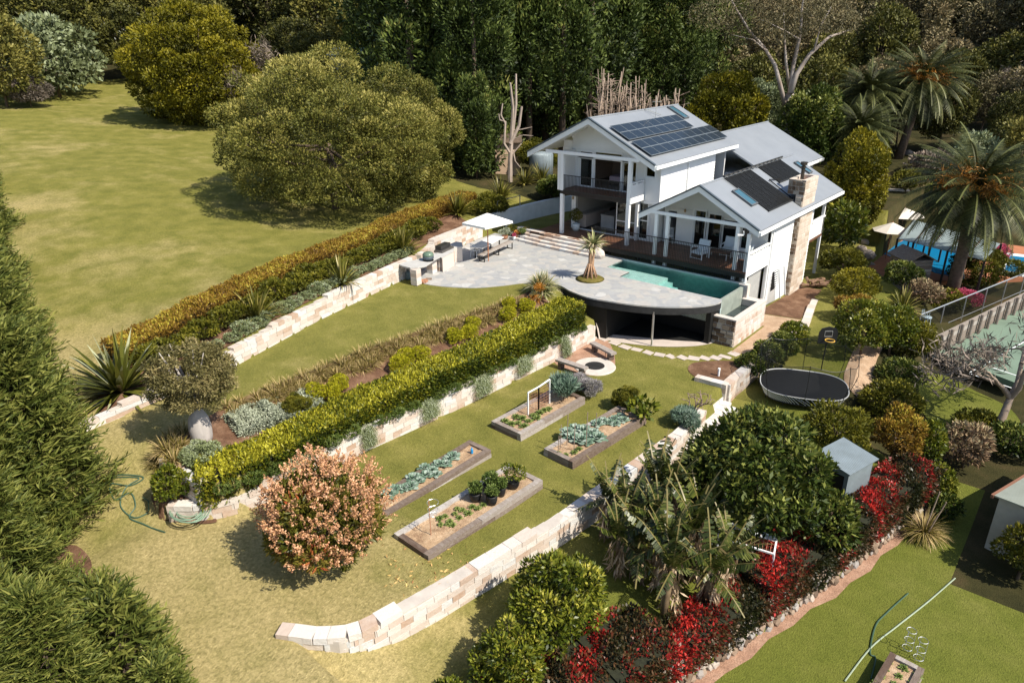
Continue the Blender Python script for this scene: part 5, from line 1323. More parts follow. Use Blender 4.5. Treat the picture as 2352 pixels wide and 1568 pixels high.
# bed plants
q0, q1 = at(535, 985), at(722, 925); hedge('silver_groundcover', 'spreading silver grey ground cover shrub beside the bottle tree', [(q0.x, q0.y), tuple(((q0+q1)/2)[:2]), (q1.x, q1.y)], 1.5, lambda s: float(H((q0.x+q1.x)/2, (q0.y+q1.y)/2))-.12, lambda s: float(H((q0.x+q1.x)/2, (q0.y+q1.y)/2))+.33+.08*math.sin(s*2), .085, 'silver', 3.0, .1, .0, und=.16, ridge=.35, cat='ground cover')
pshrub('dark_ball', 'dark green clipped ball next to the silver ground cover', 'topiary', 688, 950, 70, 52, 'bush', L=.05, K=24, r=.3)
pshrub('ground_cover', 'low dark green ground cover in front of the bottle tree', 'ground cover', 460, 1052, 130, 22, 'sage', L=.1, K=26, r=.2, d=1.4, low=.2)
G = 'strappy grass tufts along the bed edge of the upper lawn'
g = rng_(); V, A = blades(150, .55, .03, g, 1.1, .5, 3, .1, .14); tuft = quads_mesh('grass_tuft', V, A, LEAF['grass'])
y = -21.3
while y < -6.3:
    for q in range(3):
        x = float(ip(y, BEDX))+.2+q*.33+RN.uniform(-.1, .1); o = link('grass_tuft', tuft, loc=(x, y, float(H(x, y)))); o.rotation_euler.z = RN.uniform(0, 6); s = RN.uniform(.6, 1.0); o.scale = (s, s, s)
        tag(o, 'strappy straw tinged grass tuft edging the upper lawn', 'grass tuft', G)
    y += RN.uniform(.42, .62)
for px, py in ((395, 1010), (385, 1035), (372, 1060), (420, 1000), (400, 1060), (388, 1085), (412, 1030)):
    o = link('grass_tuft', tuft, loc=at(px, py)); s = RN.uniform(.9, 1.2); o.scale = (s, s, s); o.rotation_euler.z = RN.uniform(0, 6); tag(o, 'dark strappy grass tuft beside the stone edging under the bottle tree', 'grass tuft', 'grass tufts under the bottle tree')
g = rng_(); bl = dome_blobs(g, 40, .36, .36, .33, .31, .28, -.9); V, A = crown(bl, 3600, .042, .03, g, shell=(.9, 1.04), keep_low=0); ball = quads_mesh('box_ball', V, A, LEAF['lime'])
for px, py, s, lab in ((1167, 744, 1.0, 'front lime green ball of the group near the yucca'), (1209, 724, 1.0, 'right lime green ball of the group near the yucca'), (1171, 716, .85, 'rear lime green ball of the group near the yucca'), (1045, 793, .95, 'left lime green ball of the second group from the house'), (1078, 784, .95, 'right lime green ball of the second group from the house'), (1087, 762, .85, 'rear lime green ball of the second group from the house'),
        (918, 858, 1.0, 'left lime green ball of the third group from the house'), (969, 836, .95, 'right lime green ball of the third group from the house'), (936, 838, .9, 'rear lime green ball of the third group from the house'), (727, 926, .98, 'left lime green ball nearest the silver ground cover'), (766, 926, .95, 'front lime green ball near the silver ground cover'), (783, 902, .9, 'rear lime green ball near the silver ground cover')):
    o = link('box_ball', ball, loc=at(px, py)); o.location.z += .12; o.scale = (s*1.25, s*1.25, s*1.2); o.rotation_euler.z = RN.uniform(0, 6); tag(o, lab, 'topiary ball', 'clipped lime green balls along the hedge')
# plants at the foot of the hedge, spilling over the wall
G1, G2 = 'dark rounded bushes on the garden wall', 'trailing plants hanging over the garden wall'
g = rng_(); bl = dome_blobs(g, 16, .38, .42, .28, .26, .38, -.4); V, A = crown(bl, 2600, .06, .03, g, topv=.2); rb = quads_mesh('wall_bush', V, A, LEAF['veg'])
g = rng_(); n = 3200; u = g.uniform(0, 1, n); C = np.stack([.12+.32*np.sqrt(u)+g.normal(size=n)*.06, g.normal(size=n)*.2, .22-1.0*u+g.normal(size=n)*.05], 1)
V = leaf_quads(C, np.stack([g.normal(size=n)*.4+.3, g.normal(size=n)*.4, -1+0*u], 1), .11, .02, g); tr_ = quads_mesh('trailing_plant', V, g.uniform(.1, 1, n), LEAF['sage'])
y = -23.6; i = 0
while y < -5.2:
    x = float(ip(y, HWX)); zt = float(zL(y))+.9
    if i % 4 == 3:
        o = link('trailing_plant', tr_, loc=(x-.02, y, zt)); o.scale = (1, RN.uniform(.8, 1.3), RN.uniform(.6, 1.0)); tag(o, 'olive green trailing plant hanging over the sandstone garden wall', 'trailing plant', G2)
    else:
        o = link('wall_bush', rb, loc=(x+.06, y, zt-.1)); s = RN.uniform(.75, 1.1); o.scale = (s, s, s); o.rotation_euler.z = RN.uniform(0, 6); tag(o, 'small dark rounded bush at the hedge foot on the garden wall', 'bush', G1)
    y += RN.uniform(.62, .85); i += 1
pshrub('corner_citrus', 'small round glossy shrub in the corner bed by the hose', 'shrub', 405, 1158, 82, 100, 'citrus', L=.11, Wd=.06, K=20)
# flowering mango
mg = at(760, 1296, -1.75); mt = shrub('mango_tree', 'round tree covered in salmon pink flower spikes by the vegetable beds', 'tree', mg, span(mg, 262), span(mg, 262), 'mango', L=.2, Wd=.06, K=34, r=.26, cover=2.2, low=-.8, rnd=.9)
g = rng_(); w_ = span(mg, 262)/2; h_ = span(mg, 262)/2; npan = 620; U = unit(g.normal(size=(npan, 3))); U[:, 2] = np.abs(U[:, 2])*np.where(g.random(npan) < .3, -.6, 1)
base_ = U*np.array([w_, w_, h_])*g.uniform(.78, 1.04, (npan, 1))*(1+.10*np.sin(U[:, :1]*5+U[:, 2:]*4)+.06*np.sin(U[:, 1:2]*9)) + [0, 0, h_]
Q = []; A = []
for k in range(26):
    t = k/26; d = unit(U*.8+[0, 0, .6]); C = base_ + d*(.26*t) + g.normal(size=(npan, 3))*.055*(1-t*.8)
    Q.append(leaf_quads(C, d+g.normal(size=(npan, 3))*.7, .07, .045, g)); A.append(g.uniform(0, 1, npan))
link('flower_spikes', quads_mesh('flower_spikes', np.concatenate(Q), np.concatenate(A), LEAF['pink']), mt)
# yucca with orange flowers, pandanus
def spiky(name, label, cat, base, h, n, L, Wd, kind, tr_r, extra=None, stalks=None, heads=((0, 0, 0),)):
    root = thing(name, label, cat, tuple(base)); m = MB(); Q = []; A = []; g = rng_()
    for hx, hy, hz in heads:
        V, a = blades(n, L, Wd, g, 1.0, .28, 4, -.25, .06); Q.append(V+np.array([hx, hy, h+hz])); A.append(a)
        m.tube([(0, 0, -.1), (hx*.6, hy*.6, h*.5), (hx, hy, h+hz)], [tr_r*1.2, tr_r, tr_r*.9], 8)
    if extra: extra(m)
    link('trunk', m.mesh('trunk', M_pandbark, True), root); link('leaves', quads_mesh('leaves', np.concatenate(Q), np.concatenate(A), LEAF[kind]), root)
    return root
M_pandbark = plain('ringed_tan_bark', (.33, .20, .12), .85, var=.3, scale=6, bmp=.4)
yb = at(1240, 690, -.35)
yu = spiky('yucca', 'big rounded yucca with pale strap leaves and orange flower heads', 'yucca', yb, .62, 210, .95, .05, 'yucca', .1, heads=((0, 0, .1), (.35, -.2, -.1), (-.3, .2, -.05), (.1, .35, 0)))
g = rng_(); n = 900; c0 = np.where(g.random((n, 1)) < .5, [[.42, -.55, .95]], [[.30, -.75, .45]]); V = leaf_quads(c0+g.normal(size=(n, 3))*[.14, .12, .11], g.normal(size=(n, 3)), .12, .02, g); link('flower_heads', quads_mesh('flower_heads', V, g.uniform(0, .6, n), LEAF['orange']), yu)
pb = at(1355, 640, .02)
def roots(m):
    for k in range(9): a = k*.7; m.tube([(math.cos(a)*.42, math.sin(a)*.42, 0), (math.cos(a)*.1, math.sin(a)*.1, .85)], [.045, .05], 6)
pd = spiky('pandanus', 'pandanus palm on stilt roots in a round mossy bed on the terrace', 'palm', pb, 1.75, 75, .95, .075, 'yucca', .12, roots, heads=((0, 0, 0), (.12, .05, .15)))
g = rng_(); V, A = blades(22, .6, .05, g, 1, .9, 4, -.5, .05); link('dead_leaves', quads_mesh('dead_leaves', V+np.array([0, 0, 1.62]), A, LEAF['straw']), pd)
m = MB().lathe([(0, .1), (.3, .13), (.62, .09), (.78, .0)], (0, 0, 0), 22); link('moss_bed', m.mesh('moss_bed', attr_mat('olive_moss', [(0, (.05, .045, .01)), (.5, (.12, .10, .02)), (1, (.22, .16, .06))], .95, 5, 1.4, .8, 9), True), pd)
# ================================================================ house contents and deck furniture
def root_at(name, label, cat, p, rotz=0, group=None): return thing(name, label, cat, tuple(p), rotz, group)
def P(name, mb, mat, root, smooth=False, parent=None): return link(name, mb.mesh(name, mat, smooth), parent or root)
M_linen = plain('pink_linen', (.55, .40, .42), .9, var=.06)
M_cush = plain('pale_cushion', (.66, .72, .76), .9, var=.04)
M_wood = attr_mat('weathered_sleeper', [(0, (.10, .065, .048)), (.4, (.21, .165, .135)), (.75, (.33, .29, .26)), (1, (.45, .42, .39))], .9, 3, 1.0, .6, 10, (3, .8, 8))
M_teak = plain('orange_hardwood', (.36, .14, .06), .55, var=.25, scale=3, stretch=(1, 8, 1))
bd = root_at('bed', 'double bed with pink covers inside the upstairs bedroom', 'bed', (-10.1, 7.6, 3.36))
P('bed_frame', MB().box(-.8, .8, -1.05, 1.05, .12, .3).box(-.8, -.72, -1.05, -.95, 0, .12).box(.72, .8, -1.05, -.95, 0, .12), M_slat, bd)
P('mattress', MB().box(-.78, .78, -1.03, 1.0, .3, .58), M_linen, bd); P('headboard', MB().box(-.85, .85, 1.0, 1.1, .1, 1.25), M_stone_top, bd)
for x in (-.4, .4): P('pillow', MB().blob((x, .75, .66), (.32, .2, .1), jit=.03, sub=2), M_linen, bd, True)
ki = root_at('kitchen_island', 'pale kitchen island with stone top seen through the open doors', 'kitchen island', (-10.7, 7.2, .6))
P('cabinet', MB().box(-.5, .5, -.95, .95, 0, .88), plain('grey_island_front', (.34, .34, .34), .6), ki); P('bench_top', MB().box(-.54, .54, -1.0, 1.0, .88, .93), M_stone_top, ki)
kb = root_at('kitchen_bench', 'long pale kitchen bench with black oven along the kitchen wall', 'kitchen bench', (-12.3, 7.6, .6))
P('cabinet', MB().box(-.3, .3, -1.9, 2.8, .05, .86), M_lino, kb); P('bench_top', MB().box(-.32, .34, -1.95, 2.85, .86, .91), M_stone_top, kb); P('oven', MB().box(.3, .32, .9, 1.6, .15, .8), M_black, kb)
so_ = root_at('sofa', 'tan leather sofa behind the glass doors', 'sofa', (-2.2, 7.4, .6))
tanl = plain('tan_leather', (.32, .13, .05), .5)
P('seat', MB().box(-1, 1, -.4, .4, .1, .45), tanl, so_); P('backrest', MB().box(-1, 1, .3, .5, .4, .95), tanl, so_)
for x in (-1.1, 1.0): P('armrest', MB().box(x, x+.12, -.4, .5, .1, .65), tanl, so_)
def armchair(label, px, py, rz):
    p = at(px, py, .6); a = root_at('armchair', label, 'armchair', p, rz, 'white armchairs on the deck')
    fr = MB()
    for x in (-.36, .36):
        fr.bar((x, -.36, 0), (x, -.36, .58), .045).bar((x, .34, 0), (x, .34, .58), .045).bar((x, -.4, .6), (x, .42, .6), .06, .035)
    fr.bar((-.36, -.36, .05), (.36, -.36, .05), .03)
    P('frame', fr, M_trim, a); P('seat', MB().box(-.33, .33, -.34, .32, .28, .42), M_cush, a)
    P('backrest', MB().obox((0, .34, .66), (.33, 0, 0), (0, .06, .0), (0, .08, .3)), M_cush, a)
armchair('left white cushioned armchair behind the pool fence', 1607, 592, -.15); armchair('middle white cushioned armchair near the open door', 1672, 585, .1); armchair('right white armchair half behind the porch post', 1705, 603, -1.4)
ct = root_at('coffee_table', 'low timber slatted coffee table between the armchairs', 'table', at(1650, 592, .6))
m = MB()
for k in range(7): m.box(-.6, .6, -.33+k*.095, -.25+k*.095, .36, .4, RN.random())
P('table_top', m, M_deck, ct)
for x, y in ((-.57, -.3), (.57, -.3), (-.57, .32), (.57, .32)): P('leg', MB().box(x-.025, x+.025, y-.025, y+.025, 0, .36), M_trim, ct)
def chair(label, p, rz, group=None):
    c = root_at('chair', label, 'chair', p, rz, group)
    P('seat', MB().box(-.21, .21, -.2, .2, .42, .46), M_trim, c)
    b = MB()
    for k in range(7): b.bar((-.18+k*.06, .2, .46), (-.18+k*.06, .27, .84), .018)
    b.bar((-.2, .27, .84), (.2, .27, .84), .03); P('backrest', b, M_trim, c)
    for x, y in ((-.2, -.18), (.2, -.18), (-.2, .19), (.2, .19)): P('leg', MB().bar((x*.9, y*.9, .44), (x*1.12, y*1.12, 0), .03), M_trim, c)
chair('white slatted chair standing in the dark doorway', (-5.95, 5.7, .62), .3)
# potted ball tree
def pot(label, p, rp, hp, kind, w, h, pm_, L=.07, group=None, cat='potted plant', lift=0, n=900):
    r = root_at('potted_plant', label, cat, p, 0, group)
    P('pot', MB().lathe([(rp*.7, 0), (rp*.92, hp*.4), (rp, hp*.85), (rp, hp), (rp*.86, hp), (rp*.84, hp*.9), (0, hp*.9)], (0, 0, 0), 16), pm_, r, True)
    g = rng_(); bl = dome_blobs(g, 14, w/2, w/2, h/2, hp+lift+h/2, .4, -.7); V, A = crown(bl, n, L, L*.5, g, .7, .2, .9)
    link('foliage', quads_mesh('foliage', V, A, LEAF[kind]), r)
    if lift: P('stem', MB().tube([(0, 0, hp*.8), (0, 0, hp+lift+h*.4)], .025, 6), M_bark, r)
    return r
M_pot_w = plain('white_pot', (.70, .74, .74), .5); M_pot_b = plain('black_plastic_pot', (.012, .012, .013), .5); M_pot_t = plain('terracotta_pot', (.40, .19, .11), .8)
pot('round clipped bush in a white pot by the left house post', (-12.2, 4.9, .6), .27, .42, 'bush', .86, 1.0, M_pot_w, .08, n=1800)
for px, py, rp, hp, kind, w, h, pm_, lab in ((1176, 541, .16, .3, 'bush', .7, .6, M_pot_b, 'leafy plant in a black pot at the left end of the stone steps'), (1188, 548, .15, .25, 'orange', .4, .3, M_pot_t, 'orange leaved plant in a terracotta pot by the stone steps'), (1199, 549, .22, .36, 'veg', .5, .4, M_pot_b, 'plant in the wide black pot beside the stone steps'), (1181, 551, .1, .24, 'magenta', .2, .2, M_pot_w, 'tiny red flowers in a small white pot by the steps'), (1211, 545, .2, .25, 'grass', .5, .5, M_pot_w, 'grassy plant in a pale bowl pot by the steps'), (1160, 548, .2, .2, 'silver', 1.0, .5, M_pot_t, 'silver spreading succulent in a low pot behind the table')):
    pot(lab, at(px, py, .02), rp, hp, kind, w, h, pm_, .07, cat='potted plant')
# outdoor table, bench, chair, parasol
a, b, c = at(1081, 566, .75), at(1107, 571, .75), at(1156, 545, .75)
ux = (b-a); uy = (c-b); wd, ln = ux.length, uy.length; rz = math.atan2(uy.y, uy.x); ctr = a + ux/2 + uy/2
tb = root_at('outdoor_table', 'long white outdoor dining table on the grey patio', 'table', (ctr.x, ctr.y, 0), rz)
P('table_top', MB().box(-ln/2, ln/2, -wd/2, wd/2, .71, .76), plain('white_table_top', (.72, .70, .67), .5), tb)
for s in (-1, 1): P('leg', MB().bar((s*ln*.36, -wd*.35, 0), (s*ln*.36, -wd*.35, .71), .06).bar((s*ln*.36, wd*.35, 0), (s*ln*.36, wd*.35, .71), .06).bar((s*ln*.36, -wd*.35, .68), (s*ln*.36, wd*.35, .68), .06).bar((s*ln*.36, -wd*.35, .03), (s*ln*.36, wd*.35, .03), .06), M_black, tb)
a, b = at(1103, 586, .45), at(1174, 553, .45); d = b-a; ctr2 = (a+b)/2
bn = root_at('outdoor_bench', 'long weathered timber bench on black U legs beside the white table', 'bench', (ctr2.x, ctr2.y, 0), math.atan2(d.y, d.x)); L2 = d.length/2
m = MB()
for k in range(3): m.box(-L2, L2, -.2+k*.135, -.07+k*.135, .40, .45, RN.uniform(.5, .9))
P('seat', m, M_wood, bn)
for s in (-.9, 0, .9): P('leg', MB().bar((s*L2, -.17, 0), (s*L2, -.17, .4), .05).bar((s*L2, .17, 0), (s*L2, .17, .4), .05).bar((s*L2, -.17, .02), (s*L2, .17, .02), .05), M_black, bn)
chair('white outdoor chair at the near end of the white table', at(1092, 590, 0), rz+1.5)
cz = [at(1061, 512, 2.35), at(1114, 523, 2.35), at(1178, 508, 2.35), at(1124, 494, 2.35)]; cc = sum(cz, Vector())/4
um = root_at('parasol', 'square white parasol over the outdoor dining table', 'parasol', (cc.x, cc.y, 0))
m = MB(); ap_ = Vector((0, 0, 2.85)); q = [p-Vector((cc.x, cc.y, 0)) for p in cz]
for i in range(4): m._add([q[i], q[(i+1) % 4], ap_], [(0, 1, 2)]); m._add([q[i], q[(i+1) % 4], q[(i+1) % 4]-Vector((0, 0, .12)), q[i]-Vector((0, 0, .12))], [(3, 2, 1, 0)])
P('canopy', m, plain('white_canvas', (.80, .79, .75), .9, var=.02), um); P('pole', MB().tube([(0, 0, 0), (0, 0, 2.85)], .03, 8), M_teak, um)
for i in range(4): P('rib', MB().bar((0, 0, 2.4), q[i]-Vector((0, 0, .05)), .025), M_teak, um)
# stone barbecue kitchen
bq = root_at('barbecue_kitchen', 'curved stone outdoor kitchen with grey top, steel grill and timber doors', 'outdoor kitchen', (-14.2, -6.3, 0))
def W_(pts): return [(p[0], p[1]) for p in pts]
top1 = [at(x, y, .92) for x, y in ((912, 605), (925, 611), (942, 615), (960, 614), (976, 611), (988, 604), (998, 596), (1014, 588), (1000, 582), (978, 590), (955, 597))]
top2 = [at(x, y, .92) for x, y in ((1014, 590), (1042, 575), (1043, 567), (1063, 565), (1061, 556), (1048, 554), (1028, 562), (1000, 579))]
P_ = lambda n, mb, mat, sm_=False: wpart(n, mb, mat, bq, None, sm_)
P_('counter_top', MB().prism(W_(top1), .86, .93), plain('pale_concrete_top', (.46, .45, .43), .7, var=.08)); P_('counter_top', MB().prism(W_(top2), .84, .90), MATS['pale_concrete_top'])
def shrinkp(pts, k): c = sum(pts, Vector())/len(pts); return [c+(p-c)*k for p in pts]
P_('stone_base', MB().prism(W_(shrinkp(top2, .93)), 0, .84), M_sandst)
A0, A1 = at(998, 612, 0), at(1045, 592, 0); A1.z = 0
m = MB()
for px, py in ((957, 655), (993, 628), (1008, 622)):
    p = at(px, py, 0); m = MB()
    for k in range(4): m.obox((p.x-.12, p.y+.1, .11+k*.21), (.2, .03, 0), (-.03, .2, 0), (0, 0, .107), RN.random(), .01)
    P_('stone_pier', m, M_sandst)
d0, d1 = at(1017, 617, 0), at(1043, 604, 0); u = (d1-d0).normalized(); n = Vector((u.y, -u.x, 0))
m = MB()
for k in range(7): t = (d1-d0).length*(k+.5)/7; m.obox(d0+u*t+n*.03+Vector((0, 0, .4)), u*((d1-d0).length/14-.008), n*.02, (0, 0, .32), RN.random())
P_('timber_door', m, M_teak)
m = MB().obox((d0+d1)/2-n*.25+Vector((0, 0, .95)), u*.62, n*.28, (0, 0, .07)); P_('steel_grill', m, plain('grill_steel', (.16, .15, .14), .35, .6))
m = MB().obox((d0+d1)/2-n*.32+Vector((0, 0, 1.12)), u*.5, n*.2, (0, 0, .12)); P_('grill_hood', m, plain('dark_hood', (.06, .06, .06), .3, .5))
f0 = at(1048, 598, 0); P_('bar_fridge', MB().obox(f0+u*.26+n*.02+Vector((0, 0, .42)), u*.27, n*.02, (0, 0, .36)), M_black)
sk = root_at('ceramic_smoker', 'green round ceramic smoker standing on the curved stone counter', 'smoker', at(984, 598, .93))
P('body', MB().lathe([(.2, .02), (.29, .1), (.31, .2), (.30, .26)], n=18), M_flash, sk, True); P('lid', MB().lathe([(.30, .26), (.31, .32), (.26, .42), (.16, .47), (0, .48)], n=18), plain('green_enamel', (.12, .18, .13), .3), sk, True)
P('stand', MB().lathe([(.3, 0), (.3, .03), (.2, .03)], n=12), M_black, sk)
gbt = root_at('gas_bottle', 'dark blue grey gas bottle beside the stone counter', 'gas bottle', at(938, 641, 0)); P('cylinder', MB().lathe([(.13, 0), (.15, .05), (.15, .36), (.1, .45), (.05, .47)], n=14), plain('gas_blue', (.08, .12, .14), .45), gbt, True); P('collar', MB().lathe([(.08, .47), (.09, .56), (.0, .56)], n=10), M_flash, gbt)
for i, (px, py, r) in enumerate(((968, 648, .3), (973, 643, 1.2), (979, 646, 2.0), (985, 640, .6))):
    p = at(px, py, .05); solo('firewood', 'split firewood under the stone counter', 'firewood', MB().obox(p, (.16*math.cos(r), .16*math.sin(r), 0), (-.05*math.sin(r), .05*math.cos(r), 0), (0, 0, .045)), MATS['terracotta_pot'] if i < 3 else M_deadwood, 'firewood under the stone counter')

# ================================================================ vegetable garden
def garden_bed(label, L, N, Rr, z_top, hgt, wall=.2):
    """raised sleeper bed from three outer top corners (left, near, right)"""
    N = at(*N, z_top); L = at(*L, z_top); Rr = at(*Rr, z_top); e1 = (L-N); e2 = (Rr-N); e1 = e1 - e2.normalized()*e1.dot(e2.normalized())
    a, b = e1.length, e2.length; u, v = e1.normalized(), e2.normalized(); rz = math.atan2(v.y, v.x)
    if u.x*v.y-u.y*v.x > 0: pass
    c = N + e1/2 + e2/2
    bed = thing('garden_bed', label, 'garden bed', (c.x, c.y, z_top-hgt), rz, 'raised sleeper garden beds')
    m = MB(); A, B = a/2, b/2
    for zc, o in ((hgt*.75, 0), (hgt*.25, .012)):
        h = hgt*.25-.004
        for s in (-1, 1):
            k = RN.uniform(-.3, .3)*B
            m.obox(((k-B)/2, s*(A-wall/2+o), zc), ((k+B)/2-.004, 0, 0), (0, wall/2, 0), (0, 0, h), RN.random(), .006); m.obox(((k+B)/2, s*(A-wall/2+o), zc), ((B-k)/2-.004, 0, 0), (0, wall/2, 0), (0, 0, h), RN.random(), .006)
            m.obox((s*(B-wall/2+o), 0, zc), (wall/2, 0, 0), (0, A-wall, 0), (0, 0, h), RN.uniform(0, .6), .006)
    link('sleeper_frame', m.mesh('sleeper_frame', M_wood), bed)
    so = MB(); nx, ny = 18, 8; vs = []; fs = []
    for i in range(nx+1):
        for j in range(ny+1): vs.append((-B+wall*.8+(2*B-wall*1.6)*i/nx, -A+wall*.8+(2*A-wall*1.6)*j/ny, hgt-.07+RN.uniform(-.035, .035)))
    for i in range(nx):
        for j in range(ny): q = i*(ny+1)+j; fs.append((q, q+ny+1, q+ny+2, q+1))
    so._add(vs, fs); link('soil', so.mesh('soil', M_soil, True), bed)
    return bed, c, v, u, a, b
zb = -1.78
B1 = garden_bed('grey sleeper bed with the white trellis', (1135, 962.6), (1195.6, 997), (1344, 912), zb, .34)
B2 = garden_bed('grey sleeper bed with tall stakes and blue green cabbages', (1250, 1028), (1315, 1061), (1485, 956), zb, .34)
B3 = garden_bed('grey sleeper bed with a row of cauliflowers beside the pink tree', (822, 1160), (886, 1182), (1128, 1032), -1.72, .34)
B4 = garden_bed('grey sleeper bed with black pots nearest the lower wall', (911, 1220), (983, 1277), (1246.8, 1102), -1.6, .34)
B5 = garden_bed('sleeper bed on the bottom right lawn planted with small seedlings', (2046, 1495), (1960, 1590), (2124, 1535), -4.1, .4) if False else None
def rosette(kind, n, L, Wd, up, seed):
    g = np.random.default_rng(seed); Q = []; A = []
    az = np.arange(n)*2.4; k = np.arange(n)/n; el = .25+1.0*(1-k) if up else .5*(1-k)+.2
    for i in range(n):
        d = np.array([math.cos(az[i])*math.cos(el[i]), math.sin(az[i])*math.cos(el[i]), math.sin(el[i])]); s = np.array([-math.sin(az[i]), math.cos(az[i]), 0]); l = L*(.55+.5*k[i]); w = Wd*(.6+.5*k[i]); nn = np.cross(s, d)
        p0 = d*.03; p1 = p0+d*l*.5; p2 = p0+d*l*.95-np.array([0, 0, l*.22])
        Q += [np.stack([p0-s*.02, p0+s*.02, p1+s*w*.5+nn*.03, p1+nn*-.01]), np.stack([p0-s*.02, p1+nn*-.01, p1-s*w*.5+nn*.03, p1-s*w*.48+nn*.03]), np.stack([p1+nn*-.01, p1+s*w*.5+nn*.03, p2+s*w*.2, p2]), np.stack([p1-s*w*.5+nn*.03, p1+nn*-.01, p2, p2-s*w*.2])]
        A += list(np.clip(g.uniform(.1, .9)+np.array([0, .05, .1, .12]), 0, 1))
    return quads_mesh('leaf_rosette', np.array(Q), A, LEAF[kind])
cab = [rosette('cabbage', 22, .34, .22, True, 1), rosette('cabbage', 26, .38, .24, True, 2)]
vegm = [rosette('veg', 18, .26, .13, True, 3), rosette('veg', 26, .20, .10, True, 4)]
def veg(name, mesh, label, cat, pts, z, s0, group):
    for px, py in pts:
        o = link(name, mesh[RN.randint(0, len(mesh)-1)], loc=at(px, py, z)); s = s0*RN.uniform(.85, 1.15); o.scale = (s, s, s*1.05); o.rotation_euler.z = RN.uniform(0, 6); tag(o, label, cat, group)
zs = zb-.06
veg('cabbage', cab, 'blue green cabbage in the clump at the middle of the staked bed', 'cabbage', ((1304, 996), (1320, 985), (1345, 1003), (1362, 995), (1333, 1013), (1350, 1018), (1372, 1008), (1312, 1005), (1340, 990)), zs, 1.05, 'cabbages in the staked bed')
veg('cauliflower', cab, 'pale green leafy cauliflower at the far half of the staked bed', 'cauliflower', ((1372, 975), (1386, 968), (1398, 972), (1410, 962), (1425, 956), (1432, 966), (1415, 974)), zs, .8, 'cauliflowers in the staked bed')
veg('cauliflower', cab, 'grey green cauliflower in the row beside the pink flowering tree', 'cauliflower', ((930, 1122), (905, 1108+18), (893, 1136), (945, 1118), (962, 1105), (980, 1092), (992, 1082), (1008, 1068), (1002, 1090), (1030, 1056), (1041, 1050), (1023, 1066), (950, 1100), (976, 1075)), -1.78, .85, 'cauliflowers beside the pink tree')
veg('vegetable_plant', vegm, 'small green vegetable seedling in the bed with the white trellis', 'vegetable', ((1160, 968), (1175, 975), (1190, 972), (1205, 980), (1185, 958), (1215, 968), (1225, 955), (1240, 950), (1250, 943), (1200, 962), (1260, 940), (1232, 962)), zs, .85, 'seedlings in the trellis bed')
veg('vegetable_plant', vegm, 'low strawberry plant in the bed with black pots', 'vegetable', ((1010, 1192), (1022, 1186), (1033, 1198), (1045, 1180), (1055, 1190), (1040, 1206), (1062, 1172), (1075, 1180), (1028, 1170+35), (1085, 1165), (1098, 1168), (1050, 1168), (1110, 1160), (1124, 1148), (1012, 1205)), -1.66, .62, 'strawberries in the bed with pots')
veg('vegetable_plant', vegm, 'green seedling among the stakes', 'vegetable', ((1283, 1040), (1300, 1045), (1318, 1040), (1330, 1032)), zs, .6, 'seedlings among the stakes')
pshrub('leek_clump', 'tall blue green leek clump at the far end of the trellis bed', 'vegetable', 1295, 918, 65, 55, 'cabbage', z=zs, L=.34, Wd=.05, K=14, out=.4, up=.9, trunk=.01)
pshrub('lavender', 'grey lavender bush at the far corner of the trellis bed', 'shrub', 1356, 908, 60, 42, 'lavender', L=.12, Wd=.015, K=18)
pshrub('lavender', 'taller grey lavender behind the leeks', 'shrub', 1330, 893, 55, 34, 'lavender', L=.12, Wd=.015, K=18)
pshrub('clipped_ball', 'round green clipped bush standing on the lawn by the cabbages', 'topiary', 1436, 940, 66, 56, 'bush', L=.07, Wd=.025, K=40, r=.24, topv=.2)
pshrub('rhubarb', 'big leaved rhubarb at the far end of the staked bed', 'vegetable', 1473, 952, 70, 34, 'citrus', z=zs, L=.3, Wd=.16, K=12, cover=1.5)
# stakes, trellis, pots, hoop stand
for px, py, h in ((1282, 1042, .75), (1302, 1022, 1.3), (1318, 1035, 1.15), (1346, 1026, 1.45), (1287, 1030, 1.0), (1368, 985, .7)):
    b = at(px, py, zs); solo('garden_stake', 'thin upright garden stake in the cabbage bed', 'stake', MB().tube([b, b+Vector((.02, .01, h))], .016, 5), M_deadwood, 'stakes in the cabbage bed')
t0, t1, t2 = at(1213, 952, zs), at(1237, 940, zs), at(1262, 926, zs)
tr = thing('trellis', 'white framed wire trellis standing in the left garden bed', 'trellis', tuple((t0+t2)/2))
m = MB(); w_ = MB(); o0 = (t0+t2)/2
for a_, b_, h0, h1 in ((t0, t1, .98, 1.02), (t1, t2, 1.02, 1.1)):
    a_, b_ = a_-o0, b_-o0; m.bar(a_, a_+Vector((0, 0, h0)), .045).bar(b_, b_+Vector((0, 0, h1)), .045).bar(a_+Vector((0, 0, h0)), b_+Vector((0, 0, h1)), .045)
    for k in range(1, 7): w_.bar(a_.lerp(b_, k/7), a_.lerp(b_, k/7)+Vector((0, 0, h0)), .008)
    for k in range(1, 8): w_.bar(a_+Vector((0, 0, h0*k/8)), b_+Vector((0, 0, h0*k/8)), .008)
link('frame', m.mesh('frame', M_trim), tr); link('wire_mesh', w_.mesh('wire_mesh', MATS['terracotta_pot']), tr)
for px, py, r_, h_, w2, lab in ((1092, 1152, .2, .3, .5, 'leftmost'), (1124, 1136, .21, .36, .6, 'second'), (1130, 1160, .19, .34, .4, 'nearest'), (1150, 1141, .18, .34, .42, 'fourth'), (1178, 1122, .24, .3, .85, 'large')):
    pot('%s black pot with green plant standing in the bed near the lower wall' % lab, at(px, py-4, -1.66), r_, h_, 'citrus' if lab == 'large' else 'veg', w2, w2*.7, M_pot_b, .09, cat='potted plant', lift=.0)
